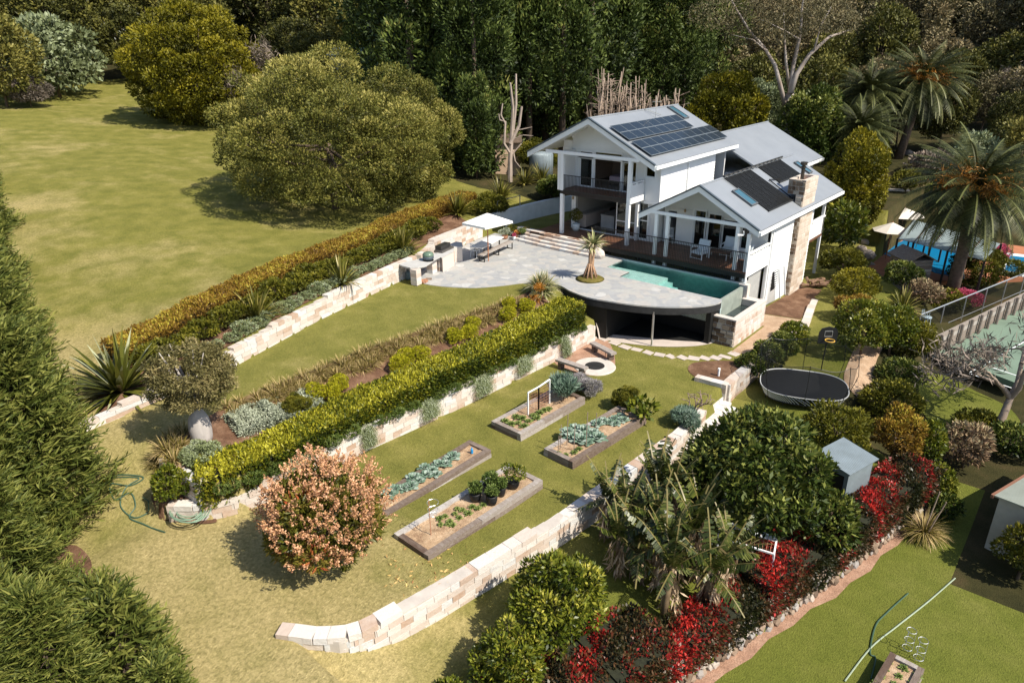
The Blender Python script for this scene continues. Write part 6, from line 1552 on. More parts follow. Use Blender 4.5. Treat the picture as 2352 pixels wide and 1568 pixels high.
hb = at(990, 1228, -1.66); hs = thing('plant_support', 'rusty stake with white wire hoops in the sandy end of a garden bed', 'plant support', tuple(hb)); P('stake', MB().tube([(0, 0, 0), (0, 0, 1.25)], .015, 5), MATS['terracotta_pot'], hs)
m = MB()
for z, r_ in ((1.25, .17), (1.0, .15), (.8, .12)): m.tube([(r_+r_*math.cos(t*.5), r_*math.sin(t*.5), z) for t in range(13)], .008, 4)
P('hoop', m, M_alu, hs)
solo('watering_can', 'small bright blue bottle in the cauliflower bed', 'bottle', MB().lathe([(.05, 0), (.05, .16), (.02, .2), (.02, .24)], at(1084, 1040, -1.78), 10), plain('bright_blue_plastic', (.02, .25, .55), .4))
# ================================================================ fire pit and stepping stones
c = at(1366, 842)
sheet('fire_pit_gravel', curve_pts([at(1272, 832), at(1310, 812), at(1350, 788), at(1385, 775), at(1406, 800), at(1412, 840), at(1385, 862), at(1330, 858)], 5), M_gravel, .012)
fp = thing('fire_pit', 'round concrete fire pit with dark sunken centre on pink gravel', 'fire pit', tuple(c))
P('concrete_ring', MB().lathe([(.46, -.02), (.46, .06), (.95, .05), (.98, .0)], n=40), plain('pit_concrete', (.52, .47, .42), .85, var=.12), fp); P('pit_lining', MB().lathe([(0, .005), (.3, .008), (.45, .03), (.46, .05)], n=32), plain('sooty_black', (.015, .014, .013), .9, var=.4), fp)
def plank_bench(label, a, b):
    a, b = at(*a, -1.66), at(*b, -1.66); d = b-a; c = (a+b)/2; L = d.length/2; r = thing('plank_bench', label, 'bench', (c.x, c.y, -2.1), math.atan2(d.y, d.x))
    P('seat', MB().obox((0, 0, .4), (L, 0, 0), (0, .16, 0), (0, 0, .05), .7, .008), M_wood, r)
    for s in (-.72, .72): P('leg', MB().obox((s*L, 0, .175), (.09, 0, 0), (0, .14, 0), (0, 0, .175), .1), M_wood, r)
plank_bench('grey sleeper bench on the left of the fire pit', (1280, 823), (1347, 845)); plank_bench('grey sleeper bench at the back of the fire pit', (1360, 785), (1410, 811))
solo('fire_poker', 'thin rusty iron stand stuck beside the fire pit', 'poker', MB().tube([at(1402-12, 826), at(1402-12, 826)+Vector((0, 0, .4))], .018, 5).bar(at(1390, 826)+Vector((-.2, .1, .38)), at(1390, 826)+Vector((.05, 0, .4)), .03), MATS['terracotta_pot'])
for cx_, cy_ in ((450, 125), (518, 152), (588, 177), (660, 195), (737, 214), (812, 227), (884, 239), (963, 247), (1035, 251), (1108, 250), (1178, 248), (1243, 238), (1295, 222)):
    p = at((2140+cx_*.6138)*.5742, (1280+cy_*.6138)*.5742); s = .26*RN.uniform(.9, 1.12); r = RN.uniform(-.3, .3)
    solo('stepping_stone', 'pale square stepping stone in the arc across the lawn', 'stepping stone', MB().obox(p+Vector((0, 0, .012)), (s*math.cos(r), s*math.sin(r), 0), (-s*.8*math.sin(r), s*.8*math.cos(r), 0), (0, 0, .02), .5, .02), MATS['pale_concrete'], 'stepping stones across the lawn')
solo('boulder', 'big pale boulder at the right end of the deck steps behind the pandanus', 'rock', MB().blob((-8.7, 2.3, .2), (.42, .3, .36), jit=.1, sub=2), M_sandst)
# frangipani and blue succulent by the garden steps
fb = at(1592, 975); fr = thing('frangipani', 'leafless frangipani with bare antler branches by the pale garden steps', 'tree', tuple(fb)); m = MB(); g = np.random.default_rng(5)
def fork(p, d, L, r, lv):
    q = p+d*L; m.tube([p, (p+q)/2+Vector((0, 0, .03)), q], [r, r*.9, r*.75], 6, .6)
    if lv < 4:
        for k in range(3 if lv < 2 else 2): fork(q, (d*.6+Vector(g.normal(size=3))*.62+Vector((0, 0, .25))).normalized(), L*.78, r*.72, lv+1)
fork(Vector((0, 0, 0)), Vector((0, 0, 1)), .5, .055, 0); link('branches', m.mesh('branches', plain('frangipani_bark', (.27, .19, .15), .8, var=.2)), fr)
pshrub('blue_succulent', 'blue grey spiky succulent under the bare frangipani', 'succulent', 1575, 978, 70, 45, 'cabbage', L=.16, Wd=.03, K=18, topv=.1)
# camellias
for px, py, w_, h_, lab in ((1822, 803, 72, 68, 'rear'), (1790, 826, 70, 66, 'second'), (1757, 850, 74, 68, 'third'), (1720, 868, 66, 58, 'front')):
    pshrub('camellia', '%s dark camellia of the row along the low wall by the trampoline' % lab, 'shrub', px, py, w_, h_, 'citrus' if lab == 'rear' else 'dark', L=.12, Wd=.06, K=24, group='camellias along the low wall', topv=.25)
solo('vent_pipe', 'short white pipe standing in the red soil corner bed', 'pipe', MB().lathe([(.05, 0), (.05, .34), (.06, .34), (.06, .42), (0, .42)], at(1650, 865), 10), M_trim)
# firewood, slatted panel, swing
g = np.random.default_rng(8); wb = Vector((.9, 12.1, -2.38))
for i in range(18):
    p = wb + Vector((g.normal()*.42, g.normal()*.36, .09+.13*(i//6)+abs(g.normal())*.04)); a = g.uniform(0, 3.1); d = Vector((math.cos(a), math.sin(a), g.normal()*.15))*.26
    m = MB().tube([p-d, p+d], [.085, .095], 8); solo('log', 'rough brown log in the firewood heap at the foot of the chimney', 'log', m, plain('log_brown', (.20, .12, .075), .9, var=.4, scale=5) if 'log_brown' not in MATS else MATS['log_brown'], 'logs heaped by the chimney')
sp_ = thing('slatted_panel', 'white slatted panel leaning on the house wall beside the chimney', 'panel', (.45, 7.3, -1.85)); m = MB()
for k in range(13): m.bar((-.1-.018*k+.12, -.75, .12+k*.125), (-.1-.018*k+.12, .75, .12+k*.125), .03, .05)
for y in (-.3, .45): m.bar((.14, y, .05), (-.12, y, 1.7), .09, .04)
P('slats', m, M_trim, sp_)
sw = thing('swing', 'orange swing seat hanging on two ropes from the rear porch', 'swing', (-.9, 14.2, -1.5)); P('seat', MB().box(-.2, .2, -.14, .14, 0, .05).box(-.2, .2, .12, .16, 0, .25), plain('orange_plastic', (.75, .13, .03), .4), sw)
for y in (-.12, .12): P('rope', MB().tube([(0, y, .05), (0, y, 1.65)], .014, 4), M_deadwood, sw)

# ================================================================ trampoline
tc = [at(1756, 871, -2.25), at(1804, 842, -2.25), at(1938, 894, -2.25), at(1893, 927, -2.25)]; tcc = (tc[0]+tc[2])/2*.5 + (tc[1]+tc[3])/2*.5
tx = (tc[2]-tc[0]); ta = math.atan2(tx.y, tx.x); gz = float(H(tcc.x, tcc.y)); hz = -2.25-gz
tp_ = thing('trampoline', 'big black oval trampoline with net, white edge rods and basketball hoop', 'trampoline', (tcc.x, tcc.y, gz), ta)
ra, rb_ = 1.82, 1.45
def sup(t, a=ra, b=rb_, e=.72): c, s = math.cos(t), math.sin(t); return Vector((a*math.copysign(abs(c)**e, c), b*math.copysign(abs(s)**e, s), 0))
ring = [sup(2*math.pi*k/48) for k in range(48)]
P('mat', MB().poly([(p.x, p.y, hz) for p in ring]), plain('black_mat', (.010, .010, .011), .6, var=.2), tp_)
P('mat_edge', MB().tube([(p.x*1.005, p.y*1.005, hz+.01) for p in ring+ring[:1]], .022, 5), M_trim, tp_)
fr_ = [sup(2*math.pi*k/48, ra-.2, rb_-.2) for k in range(48)]; P('frame_ring', MB().tube([(p.x, p.y, hz-.42) for p in fr_+fr_[:1]], .04, 6), M_black, tp_)
m = MB()
for k in range(96):
    t = 2*math.pi*k/96; p = sup(t); q = sup(t+.16, ra-.2, rb_-.2); m.tube([(p.x, p.y, hz-.01), (q.x, q.y, hz-.42)], .017, 4, cap=False)
P('edge_rods', m, M_trim, tp_)
for k in range(8):
    p = sup(2*math.pi*(k+.5)/8, ra-.2, rb_-.2); P('leg', MB().tube([(p.x, p.y, 0), (p.x, p.y, hz-.42)], .025, 5), M_black, tp_)
def net_mat():
    m, nt, b = node_mat('black_net'); nt.nodes.remove(b); tr = nt.nodes.new('ShaderNodeBsdfTransparent'); df = nt.nodes.new('ShaderNodeBsdfDiffuse'); df.inputs[0].default_value = (.02, .022, .02, 1); mx = nt.nodes.new('ShaderNodeMixShader'); mx.inputs[0].default_value = .32
    nt.links.new(tr.outputs[0], mx.inputs[1]); nt.links.new(df.outputs[0], mx.inputs[2]); nt.links.new(mx.outputs[0], nt.nodes['Material Output'].inputs[0]); return m
M_net = net_mat(); m = MB(); zt = [hz+1.55-.16*math.cos(2*math.pi*k/48*8)*.0-.14*abs(math.sin(2*math.pi*k/48*4)) for k in range(49)]
for k in range(48):
    p, q = ring[k]*1.03, ring[(k+1) % 48]*1.03; m._add([(p.x, p.y, hz), (q.x, q.y, hz), (q.x*1.06, q.y*1.06, zt[(k+1) % 48]), (p.x*1.06, p.y*1.06, zt[k])], [(0, 1, 2, 3)])
P('net', m, M_net, tp_); m = MB().tube([(p.x*1.09, p.y*1.09, zt[k]) for k, p in enumerate(ring)]+[(ring[0].x*1.09, ring[0].y*1.09, zt[0])], .012, 4); P('net_rim', m, M_black, tp_)
for k in range(8): p = sup(2*math.pi*(k)/8); P('net_pole', MB().tube([(p.x*1.0, p.y*1.0, hz-.4), (p.x*1.16, p.y*1.16, hz+.7), (p.x*1.1, p.y*1.1, hz+1.6)], .014, 5), M_black, tp_)
bbp = at(1902, 770, -.35); loc = Matrix.Rotation(-ta, 4, 'Z') @ (bbp-tcc); m = MB()
cam_d = Vector((CM[2][0], CM[2][1], 0)).normalized(); lr_ = Matrix.Rotation(-ta, 4, 'Z')
fx = lr_ @ Vector((CM[0][0], CM[0][1], 0)).normalized()*.42; fz = Vector((0, 0, .42)); bc = Vector((loc.x, loc.y, loc.z+hz+.0)); nrm = fx.cross(fz).normalized()
pts_ = [bc-fx-fz*.9, bc+fx-fz*.9, bc+fx+fz*.35, bc+fx*.75+fz*.8, bc+fz*1.0, bc-fx*.75+fz*.8, bc-fx+fz*.35]
nb = len(pts_); m._add([p-nrm*.02 for p in pts_]+[p+nrm*.02 for p in pts_], [tuple(range(nb)), tuple(range(2*nb-1, nb-1, -1))]+[(i, i+nb, (i+1) % nb+nb, (i+1) % nb) for i in range(nb)])
bb = P('backboard', m, M_black, tp_); sg = -1 if (nrm.dot(lr_ @ cam_d)) > 0 else 1; m = MB(); k_ = nrm*sg*.03
for u0, v0, u1, v1 in ((-.4, -.1, .4, -.1), (.4, -.1, .4, .5), (.4, .5, -.4, .5), (-.4, .5, -.4, -.1)): m.bar(bc+fx*u0+fz*v0+k_, bc+fx*u1+fz*v1+k_, .025)
P('target_square', m, M_alu, tp_, parent=bb); hc = bc-fz*.35+nrm*sg*.25; P('hoop', MB().tube([hc+Vector((.2*math.cos(t*.4), .2*math.sin(t*.4), 0)) for t in range(17)], .022, 6), plain('orange_yellow', (.65, .38, .06), .5), tp_, parent=bb)
P('hoop_pole', MB().tube([bc-fz*.9-nrm*sg*.03, bc-fz*.9-nrm*sg*.1-Vector((0, 0, 1.4))], .025, 5), M_black, tp_)
# ================================================================ right-hand gardens
# strip below the garden wall
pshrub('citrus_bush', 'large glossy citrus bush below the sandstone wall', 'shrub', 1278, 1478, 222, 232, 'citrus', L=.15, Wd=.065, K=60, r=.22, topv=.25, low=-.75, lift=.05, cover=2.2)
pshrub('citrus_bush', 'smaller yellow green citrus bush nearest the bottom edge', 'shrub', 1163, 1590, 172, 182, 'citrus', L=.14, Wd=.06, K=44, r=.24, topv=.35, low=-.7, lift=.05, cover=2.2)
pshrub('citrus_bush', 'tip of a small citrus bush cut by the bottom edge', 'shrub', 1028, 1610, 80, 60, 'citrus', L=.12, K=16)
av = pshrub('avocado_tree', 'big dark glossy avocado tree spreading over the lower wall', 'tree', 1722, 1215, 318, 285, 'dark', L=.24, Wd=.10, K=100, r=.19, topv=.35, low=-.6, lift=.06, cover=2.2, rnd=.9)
pshrub('avocado_tree', 'low spreading skirt of the big avocado tree beside the tin shed', 'tree', 1880, 1245, 165, 120, 'dark', L=.22, Wd=.09, K=34, topv=.3)
pshrub('avocado_tree', 'lower left part of the dark leafy trees behind the bananas', 'tree', 1590, 1180, 130, 150, 'dark', L=.2, Wd=.09, K=34, topv=.25)
# banana clump
def banana_leaf(Q, A, g, p, az, el, L, kind_v, droop):
    d = np.array([math.cos(az)*math.cos(el), math.sin(az)*math.cos(el), math.sin(el)]); s = np.array([-math.sin(az), math.cos(az), 0.]); n = 12; pos = np.array(p, float)
    for i in range(n):
        t = (i+.5)/n; e = el - droop*t*1.6; d = np.array([math.cos(az)*math.cos(e), math.sin(az)*math.cos(e), math.sin(e)]); q = pos + d*L/n
        w = L*.155*math.sin(math.pi*min(1, t*1.05+.08))**.6
        if t > .12:
            for sd in (-1, 1):
                for h in range(2):
                    if g.random() < .13: continue
                    a = pos + (q-pos)*(h*.5); b = pos + (q-pos)*(h*.5+.42); hang = -.35-.5*g.random(); o = s*sd*w*g.uniform(.75, 1.05) + np.array([0, 0, hang*w]) + d*w*.35
                    Q.append(np.stack([a, b, b+o*g.uniform(.9, 1.05), a+o])); A.append(float(np.clip(kind_v + g.uniform(-.22, .3), 0, 1)))
        Q.append(np.stack([pos-s*.022, pos+s*.022, q+s*.02, q-s*.02])); A.append(.95)
        pos = q
def banana(seed, h, nl=11):
    g = np.random.default_rng(seed); Q = []; A = []; m = MB(); top = (g.normal()*.1, g.normal()*.1, h)
    m.tube([(0, 0, -.2), (top[0]*.5, top[1]*.5, h*.5), top], [.13, .11, .07], 8)
    for k in range(nl): banana_leaf(Q, A, g, top, k*2.4+g.uniform(-.3, .3), g.uniform(.75, 1.45) if k < nl*.75 else g.uniform(-.2, .4), g.uniform(1.3, 2.0), g.uniform(.25, .75), g.uniform(.12, .42))
    D = []; B = []
    for k in range(7):
        a = g.uniform(0, 6.28); p = np.array(top)-[0, 0, .1]
        for j in range(26):
            C = p + np.array([math.cos(a)*.18, math.sin(a)*.18, -g.uniform(0, h*.75)]) + g.normal(size=3)*.08; dd = np.array([math.cos(a)*.2, math.sin(a)*.2, -1])+g.normal(size=3)*.3; D.append(leaf_quads(C[None], dd[None], .4, .07, g)[0]); B.append(g.uniform(0, 1))
    return quads_mesh('leaves', np.array(Q), A, LEAF['banana']), quads_mesh('dry_leaves', np.array(D), B, LEAF['straw']), m.mesh('stem', plain('banana_stem%d' % seed, (.16, .11, .06), .7, var=.4, scale=3), True)
bm3 = [banana(s, h) for s, h in ((1, 1.7), (2, 1.45), (3, 1.9))]
for i, (px, py, s) in enumerate(((1390, 1230, .9), (1435, 1262, .95), (1475, 1215, 1.0), (1510, 1290, .95), (1465, 1330, .95), (1540, 1360, 1.0), (1585, 1330, 1.05), (1620, 1390, .95), (1520, 1425, .9), (1600, 1275, 1.0), (1660, 1350, .9), (1560, 1230, 1.0), (1420, 1320, .85))):
    o = thing('banana_plant', 'banana plant with torn leaves and hanging dry skirts in the clump over the lower wall', 'banana plant', tuple(at(px, py)), RN.uniform(0, 6), 'banana plants in the clump'); o.scale = (s, s, s)
    for nme, me in zip(('leaves', 'dry_leaves', 'stem'), bm3[i % 3]): link(nme, me, o)
# red photinia hedges on the rubble wall
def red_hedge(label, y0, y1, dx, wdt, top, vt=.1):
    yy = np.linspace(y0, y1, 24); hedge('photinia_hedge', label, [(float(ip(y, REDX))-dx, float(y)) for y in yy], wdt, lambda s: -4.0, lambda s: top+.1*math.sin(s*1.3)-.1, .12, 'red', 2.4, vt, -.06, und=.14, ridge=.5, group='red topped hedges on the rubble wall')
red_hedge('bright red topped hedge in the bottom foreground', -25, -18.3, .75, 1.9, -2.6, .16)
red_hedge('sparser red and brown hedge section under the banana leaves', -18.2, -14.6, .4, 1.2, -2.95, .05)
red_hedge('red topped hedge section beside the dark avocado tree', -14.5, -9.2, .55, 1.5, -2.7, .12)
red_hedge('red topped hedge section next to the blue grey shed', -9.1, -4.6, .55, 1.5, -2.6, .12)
# rubble retaining wall
M_rub2 = attr_mat('tan_grey_rubble', [(0, (.10, .07, .05)), (.3, (.22, .155, .11)), (.55, (.31, .23, .17)), (.8, (.28, .265, .255)), (1, (.44, .37, .31))], .9, 5, .5, .6, 9)
rwl = thing('rubble_wall', 'rough dry rubble stone wall below the red hedge', 'wall', (float(ip(-14, REDX)), -14, -4.5)); m = MB(); core = MB()
yy = np.arange(-25.5, -4.4, .24)
for i, y in enumerate(yy):
    for k in range(5):
        yq = y+RN.uniform(-.08, .08); x = float(ip(yq, REDX))+.14-.02*k+RN.uniform(-.05, .05); r_ = RN.uniform(.12, .21)
        m.blob((x-rwl.location.x, yq-rwl.location.y, .08+k*.235+RN.uniform(-.04, .04)), (r_*.75, r_*RN.uniform(.8, 1.25), r_*.78), RN.random(), .26, 1)
    if i < len(yy)-1:
        a = Vector((float(ip(y, REDX))-.02-rwl.location.x, y-rwl.location.y, 0)); b = Vector((float(ip(yy[i+1], REDX))-.02-rwl.location.x, yy[i+1]-rwl.location.y, 0)); core.obox((a+b)/2+Vector((-.1, 0, .5)), (b-a)/2, (.14, 0, 0), (0, 0, .6))
link('stones', m.mesh('stones', M_rub2, False), rwl); link('earth_core', core.mesh('earth_core', M_dirt), rwl)
# sheds
def tin_mat(name, c):
    m, nt, b = node_mat(name); v = coords(nt); w = nt.nodes.new('ShaderNodeTexWave'); w.bands_direction = 'X'; w.inputs['Scale'].default_value = 4.2; nt.links.new(v, w.inputs['Vector'])
    cc_ = mixc(nt, .35, c, ramp(nt, [(.1, (.55, .55, .55)), (.9, (1.15, 1.15, 1.15))], w.outputs['Fac']).outputs[0], 'MULTIPLY'); nt.links.new(mixc(nt, .5, cc_, ramp(nt, [(.35, (.7, .68, .64)), (.7, (1.1, 1.1, 1.1))], noise(nt, v, 1.6, 5)).outputs[0], 'MULTIPLY'), b.inputs['Base Color']); b.inputs['Roughness'].default_value = .5; b.inputs['Metallic'].default_value = .15
    bump(nt, b, w.outputs['Fac'], .6, .03); return m
M_tin = tin_mat('blue_grey_tin', (.24, .29, .32)); M_tin2 = tin_mat('pale_green_tin', (.36, .39, .33))
cB, cR, cT = at(1952, 1088, -1.55), at(2014, 1053, -1.55), at(1925, 1030, -1.35)
e1, e2 = cR-cB, (cT-cR); e1.z = 0; e2.z = 0; e2 = e2 - e1.normalized()*e2.dot(e1.normalized())
gz = -3.5; sh = thing('garden_shed', 'small blue grey corrugated tin shed beside the red hedge', 'shed', (cB.x, cB.y, gz), math.atan2(e1.y, e1.x)); a_, b_ = e1.length, -e2.length if (e1.x*e2.y-e1.y*e2.x) < 0 else e2.length
b_ *= 1.35; hB = cB.z-gz
P('wall', MB()._add([(.08, .06*np.sign(b_), 0), (a_-.08, .06*np.sign(b_), 0), (a_-.08, b_*.97, 0), (.08, b_*.97, 0), (.08, .06*np.sign(b_), hB-.06), (a_-.08, .06*np.sign(b_), hB-.06), (a_-.08, b_*.97, hB+.14), (.08, b_*.97, hB+.14)], [(0, 1, 5, 4), (1, 2, 6, 5), (2, 3, 7, 6), (3, 0, 4, 7)]), M_tin, sh)
P('roof', MB().slab([(-.06, -.05*np.sign(b_), hB), (a_+.06, -.05*np.sign(b_), hB), (a_+.06, b_, hB+.2), (-.06, b_, hB+.2)], .04), M_tin, sh)
P('door', MB().box(-.0+.07, .1, .2*np.sign(b_), b_*.6, .0, 1.7) if b_ > 0 else MB().box(.07, .1, b_*.6, -.2, 0, 1.7), M_dark, sh)
mt_ = thing('mesh_trellis', 'rusty wire mesh lean-to between the avocado tree and the tin shed', 'trellis', tuple(at(1905, 1105, -2.2))); m = MB(); Q0, Q1, Q2, Q3 = [at(x, y, z)-mt_.location for x, y, z in ((1852, 1052, -1.7), (1862, 1030, -1.7), (1955, 1100, -2.3), (1905, 1120, -2.5))]
for k in range(11): m.tube([Q0.lerp(Q3, k/10), Q1.lerp(Q2, k/10)], .012, 4); m.tube([Q0.lerp(Q1, k/10), Q3.lerp(Q2, k/10)], .012, 4)
link('wire_mesh', m.mesh('wire_mesh', MATS['terracotta_pot']), mt_)
ck = [at(1658, 1196, -2.3), at(1785, 1232, -2.3), at(1778, 1272, -2.35), at(1650, 1232, -2.35)]; cm_ = sum(ck, Vector())/4
cf = thing('wire_cage', 'white framed wire cage roof beneath the dark avocado tree', 'cage', (cm_.x, cm_.y, -3.3)); m = MB(); w2 = MB(); q = [p-Vector((cm_.x, cm_.y, -3.3)) for p in ck]
for i in range(4): m.bar(q[i], q[(i+1) % 4], .05); m.bar(q[i], Vector((q[i].x, q[i].y, 0)), .05)
for k in range(1, 14): w2.tube([q[0].lerp(q[1], k/14), q[3].lerp(q[2], k/14)], .006, 3)
for k in range(1, 6): w2.tube([q[0].lerp(q[3], k/6), q[1].lerp(q[2], k/6)], .006, 3)
link('frame', m.mesh('frame', M_trim), cf); link('wire_mesh', w2.mesh('wire_mesh', MATS['terracotta_pot']), cf); link('cover_strip', MB().slab([q[0], q[1], q[1].lerp(q[2], .3), q[0].lerp(q[3], .3)], .01).mesh('cover_strip', M_pot_w), cf)
s2 = at(2257, 1262); z2 = -2.35; c0 = at(2284, 1137, z2); e = at(2352, 1096, z2)-c0; e.z = 0; u2 = e.normalized(); n2 = Vector((u2.y, -u2.x, 0))
sd = thing('side_shed', 'cream shed with pale green corrugated roof at the right edge', 'shed', (c0.x, c0.y, -4.5), math.atan2(u2.y, u2.x)); hz2 = z2+4.5
P('wall', MB().box(.12, 5, -3.2, -.12, 0, hz2-.05), plain('cream_cladding', (.42, .40, .34), .7, var=.1), sd); P('roof', MB().slab([(0, 0, hz2), (5.2, 0, hz2), (5.2, -3.4, hz2+.35), (0, -3.4, hz2+.35)], .05), M_tin2, sd); P('gutter', MB().box(-.04, 5.2, 0, .09, hz2-.12, hz2+.01), MATS['terracotta_interior'], sd)
# bottom right lawn bed
l5, r5 = at(2046, 1495, -4.05), at(2124, 1535, -4.05); v5 = (r5-l5).normalized(); w5 = Vector((v5.y, -v5.x, 0)); n5 = l5+w5*2.2
g5 = thing('garden_bed', 'sleeper bed with rows of seedlings on the bottom right lawn', 'garden bed', tuple((l5+r5)/2+w5*1.1-Vector((0, 0, .45))), math.atan2(v5.y, v5.x)); hl = (r5-l5).length/2; m = MB()
for s in (-1, 1):
    for z in (.11, .335): m.obox((s*(hl-.08), 0, z), (.08, 0, 0), (0, 1.1, 0), (0, 0, .108), RN.random(), .006); m.obox((0, s*1.02, z), (hl-.16, 0, 0), (0, .08, 0), (0, 0, .108), RN.random(), .006)
link('sleeper_frame', m.mesh('sleeper_frame', M_wood), g5); link('soil', MB().box(-hl+.1, hl-.1, -1, 1, .1, .36).mesh('soil', M_soil), g5)
for i in range(3):
    for j in range(5):
        p = (l5+r5)/2 + v5*(-.36+.36*i)+w5*(.3+.36*j); o = link('seedling', vegm[0], loc=(p.x, p.y, -4.14)); s = RN.uniform(.5, .75); o.scale = (s, s, s); o.rotation_euler.z = RN.uniform(0, 6); tag(o, 'small green seedling in the bed on the bottom right lawn', 'seedling', 'seedlings on the bottom right lawn')
def hoops(label, px, py):
    b = at(px, py); m = MB()
    for z in (.1, .4, .75): m.tube([(b.x+.13*math.cos(t*.5), b.y+.13*math.sin(t*.5), b.z+z) for t in range(14)], .008, 4)
    for t in (0, 2.1, 4.2): m.tube([(b.x+.13*math.cos(t), b.y+.13*math.sin(t), b.z), (b.x+.13*math.cos(t), b.y+.13*math.sin(t), b.z+.78)], .007, 4)
    solo('wire_plant_cage', label, 'plant cage', m, M_alu)
hoops('thin wire plant cage behind the seedling bed, left one', 2082, 1492); hoops('thin wire plant cage behind the seedling bed, right one', 2108, 1515)
def hose(label, pts, mat, r=.022, smooth=6):
    q = curve_pts([at(*p) for p in pts], smooth, False); m = MB().tube([(x, y, float(H(x, y))+r+.01) for x, y in q], r, 5); return solo('garden_hose', label, 'hose', m, mat)
M_hose = plain('green_hose', (.05, .10, .065), .5); M_hose2 = plain('pale_green_hose', (.32, .38, .28), .6)
hose('pale hose stretched straight across the bottom right lawn', [(2193, 1330), (2130, 1385), (2060, 1440), (2000, 1490), (1940, 1566)], M_hose2)
hose('dark green hose curving on the bottom right lawn', [(2085, 1365), (2035, 1410), (2010, 1440), (1998, 1500), (2010, 1515), (2000, 1560)], M_hose)
hose('dark green hose looping over the dry lawn on the left', [(245, 1105), (280, 1095), (330, 1098), (300, 1120), (255, 1115), (265, 1150), (300, 1135), (312, 1165), (298, 1190), (330, 1205), (380, 1225)], M_hose)
hose('second dark hose loop on the dry lawn by the mulch edge', [(235, 1120), (250, 1100), (320, 1102), (290, 1125), (278, 1165), (310, 1192), (345, 1170), (330, 1150)], M_hose)
cp = at(440, 1180, -1.45); m = MB(); g = np.random.default_rng(3)
for k in range(6):
    r_ = .45+g.uniform(-.12, .12); ox, oy = g.normal(size=2)*.1; m.tube([(cp.x+ox+r_*1.3*math.cos(t*.35), cp.y+oy+r_*math.sin(t*.35), cp.z+.05+.03*k+.02*math.sin(t)) for t in range(19)], .02, 5)
solo('hose_coil', 'coiled green garden hose lying on the low curved wall', 'hose', m, plain('light_green_hose', (.18, .27, .19), .5))
solo('spray_nozzle', 'yellow hose nozzle on the lawn beside the cypress', 'nozzle', MB().bar(at(236, 1112)+Vector((0, 0, .06)), at(246, 1102)+Vector((0, 0, .06)), .09), plain('yellow_plastic', (.6, .42, .03), .5))
g = np.random.default_rng(9); n = 150; pts = np.array([list(at(px, py)) for px, py in zip(g.uniform(880, 1130, n), g.uniform(1280, 1420, n)*.6+g.uniform(1180, 1330, n)*.4)])
o = link('fallen_leaves', quads_mesh('fallen_leaves', leaf_quads(pts+[0, 0, .03], g.normal(size=(n, 3))*[1, 1, .15], .13, .05, g), g.uniform(0, 1, n), leaf('fallen_yellow', [(0, (.35, .15, .05)), (1, (.55, .38, .12))], 0))); tag(o, 'yellow fallen leaves scattered on the lawn by the lower wall', 'fallen leaves', kind='stuff')
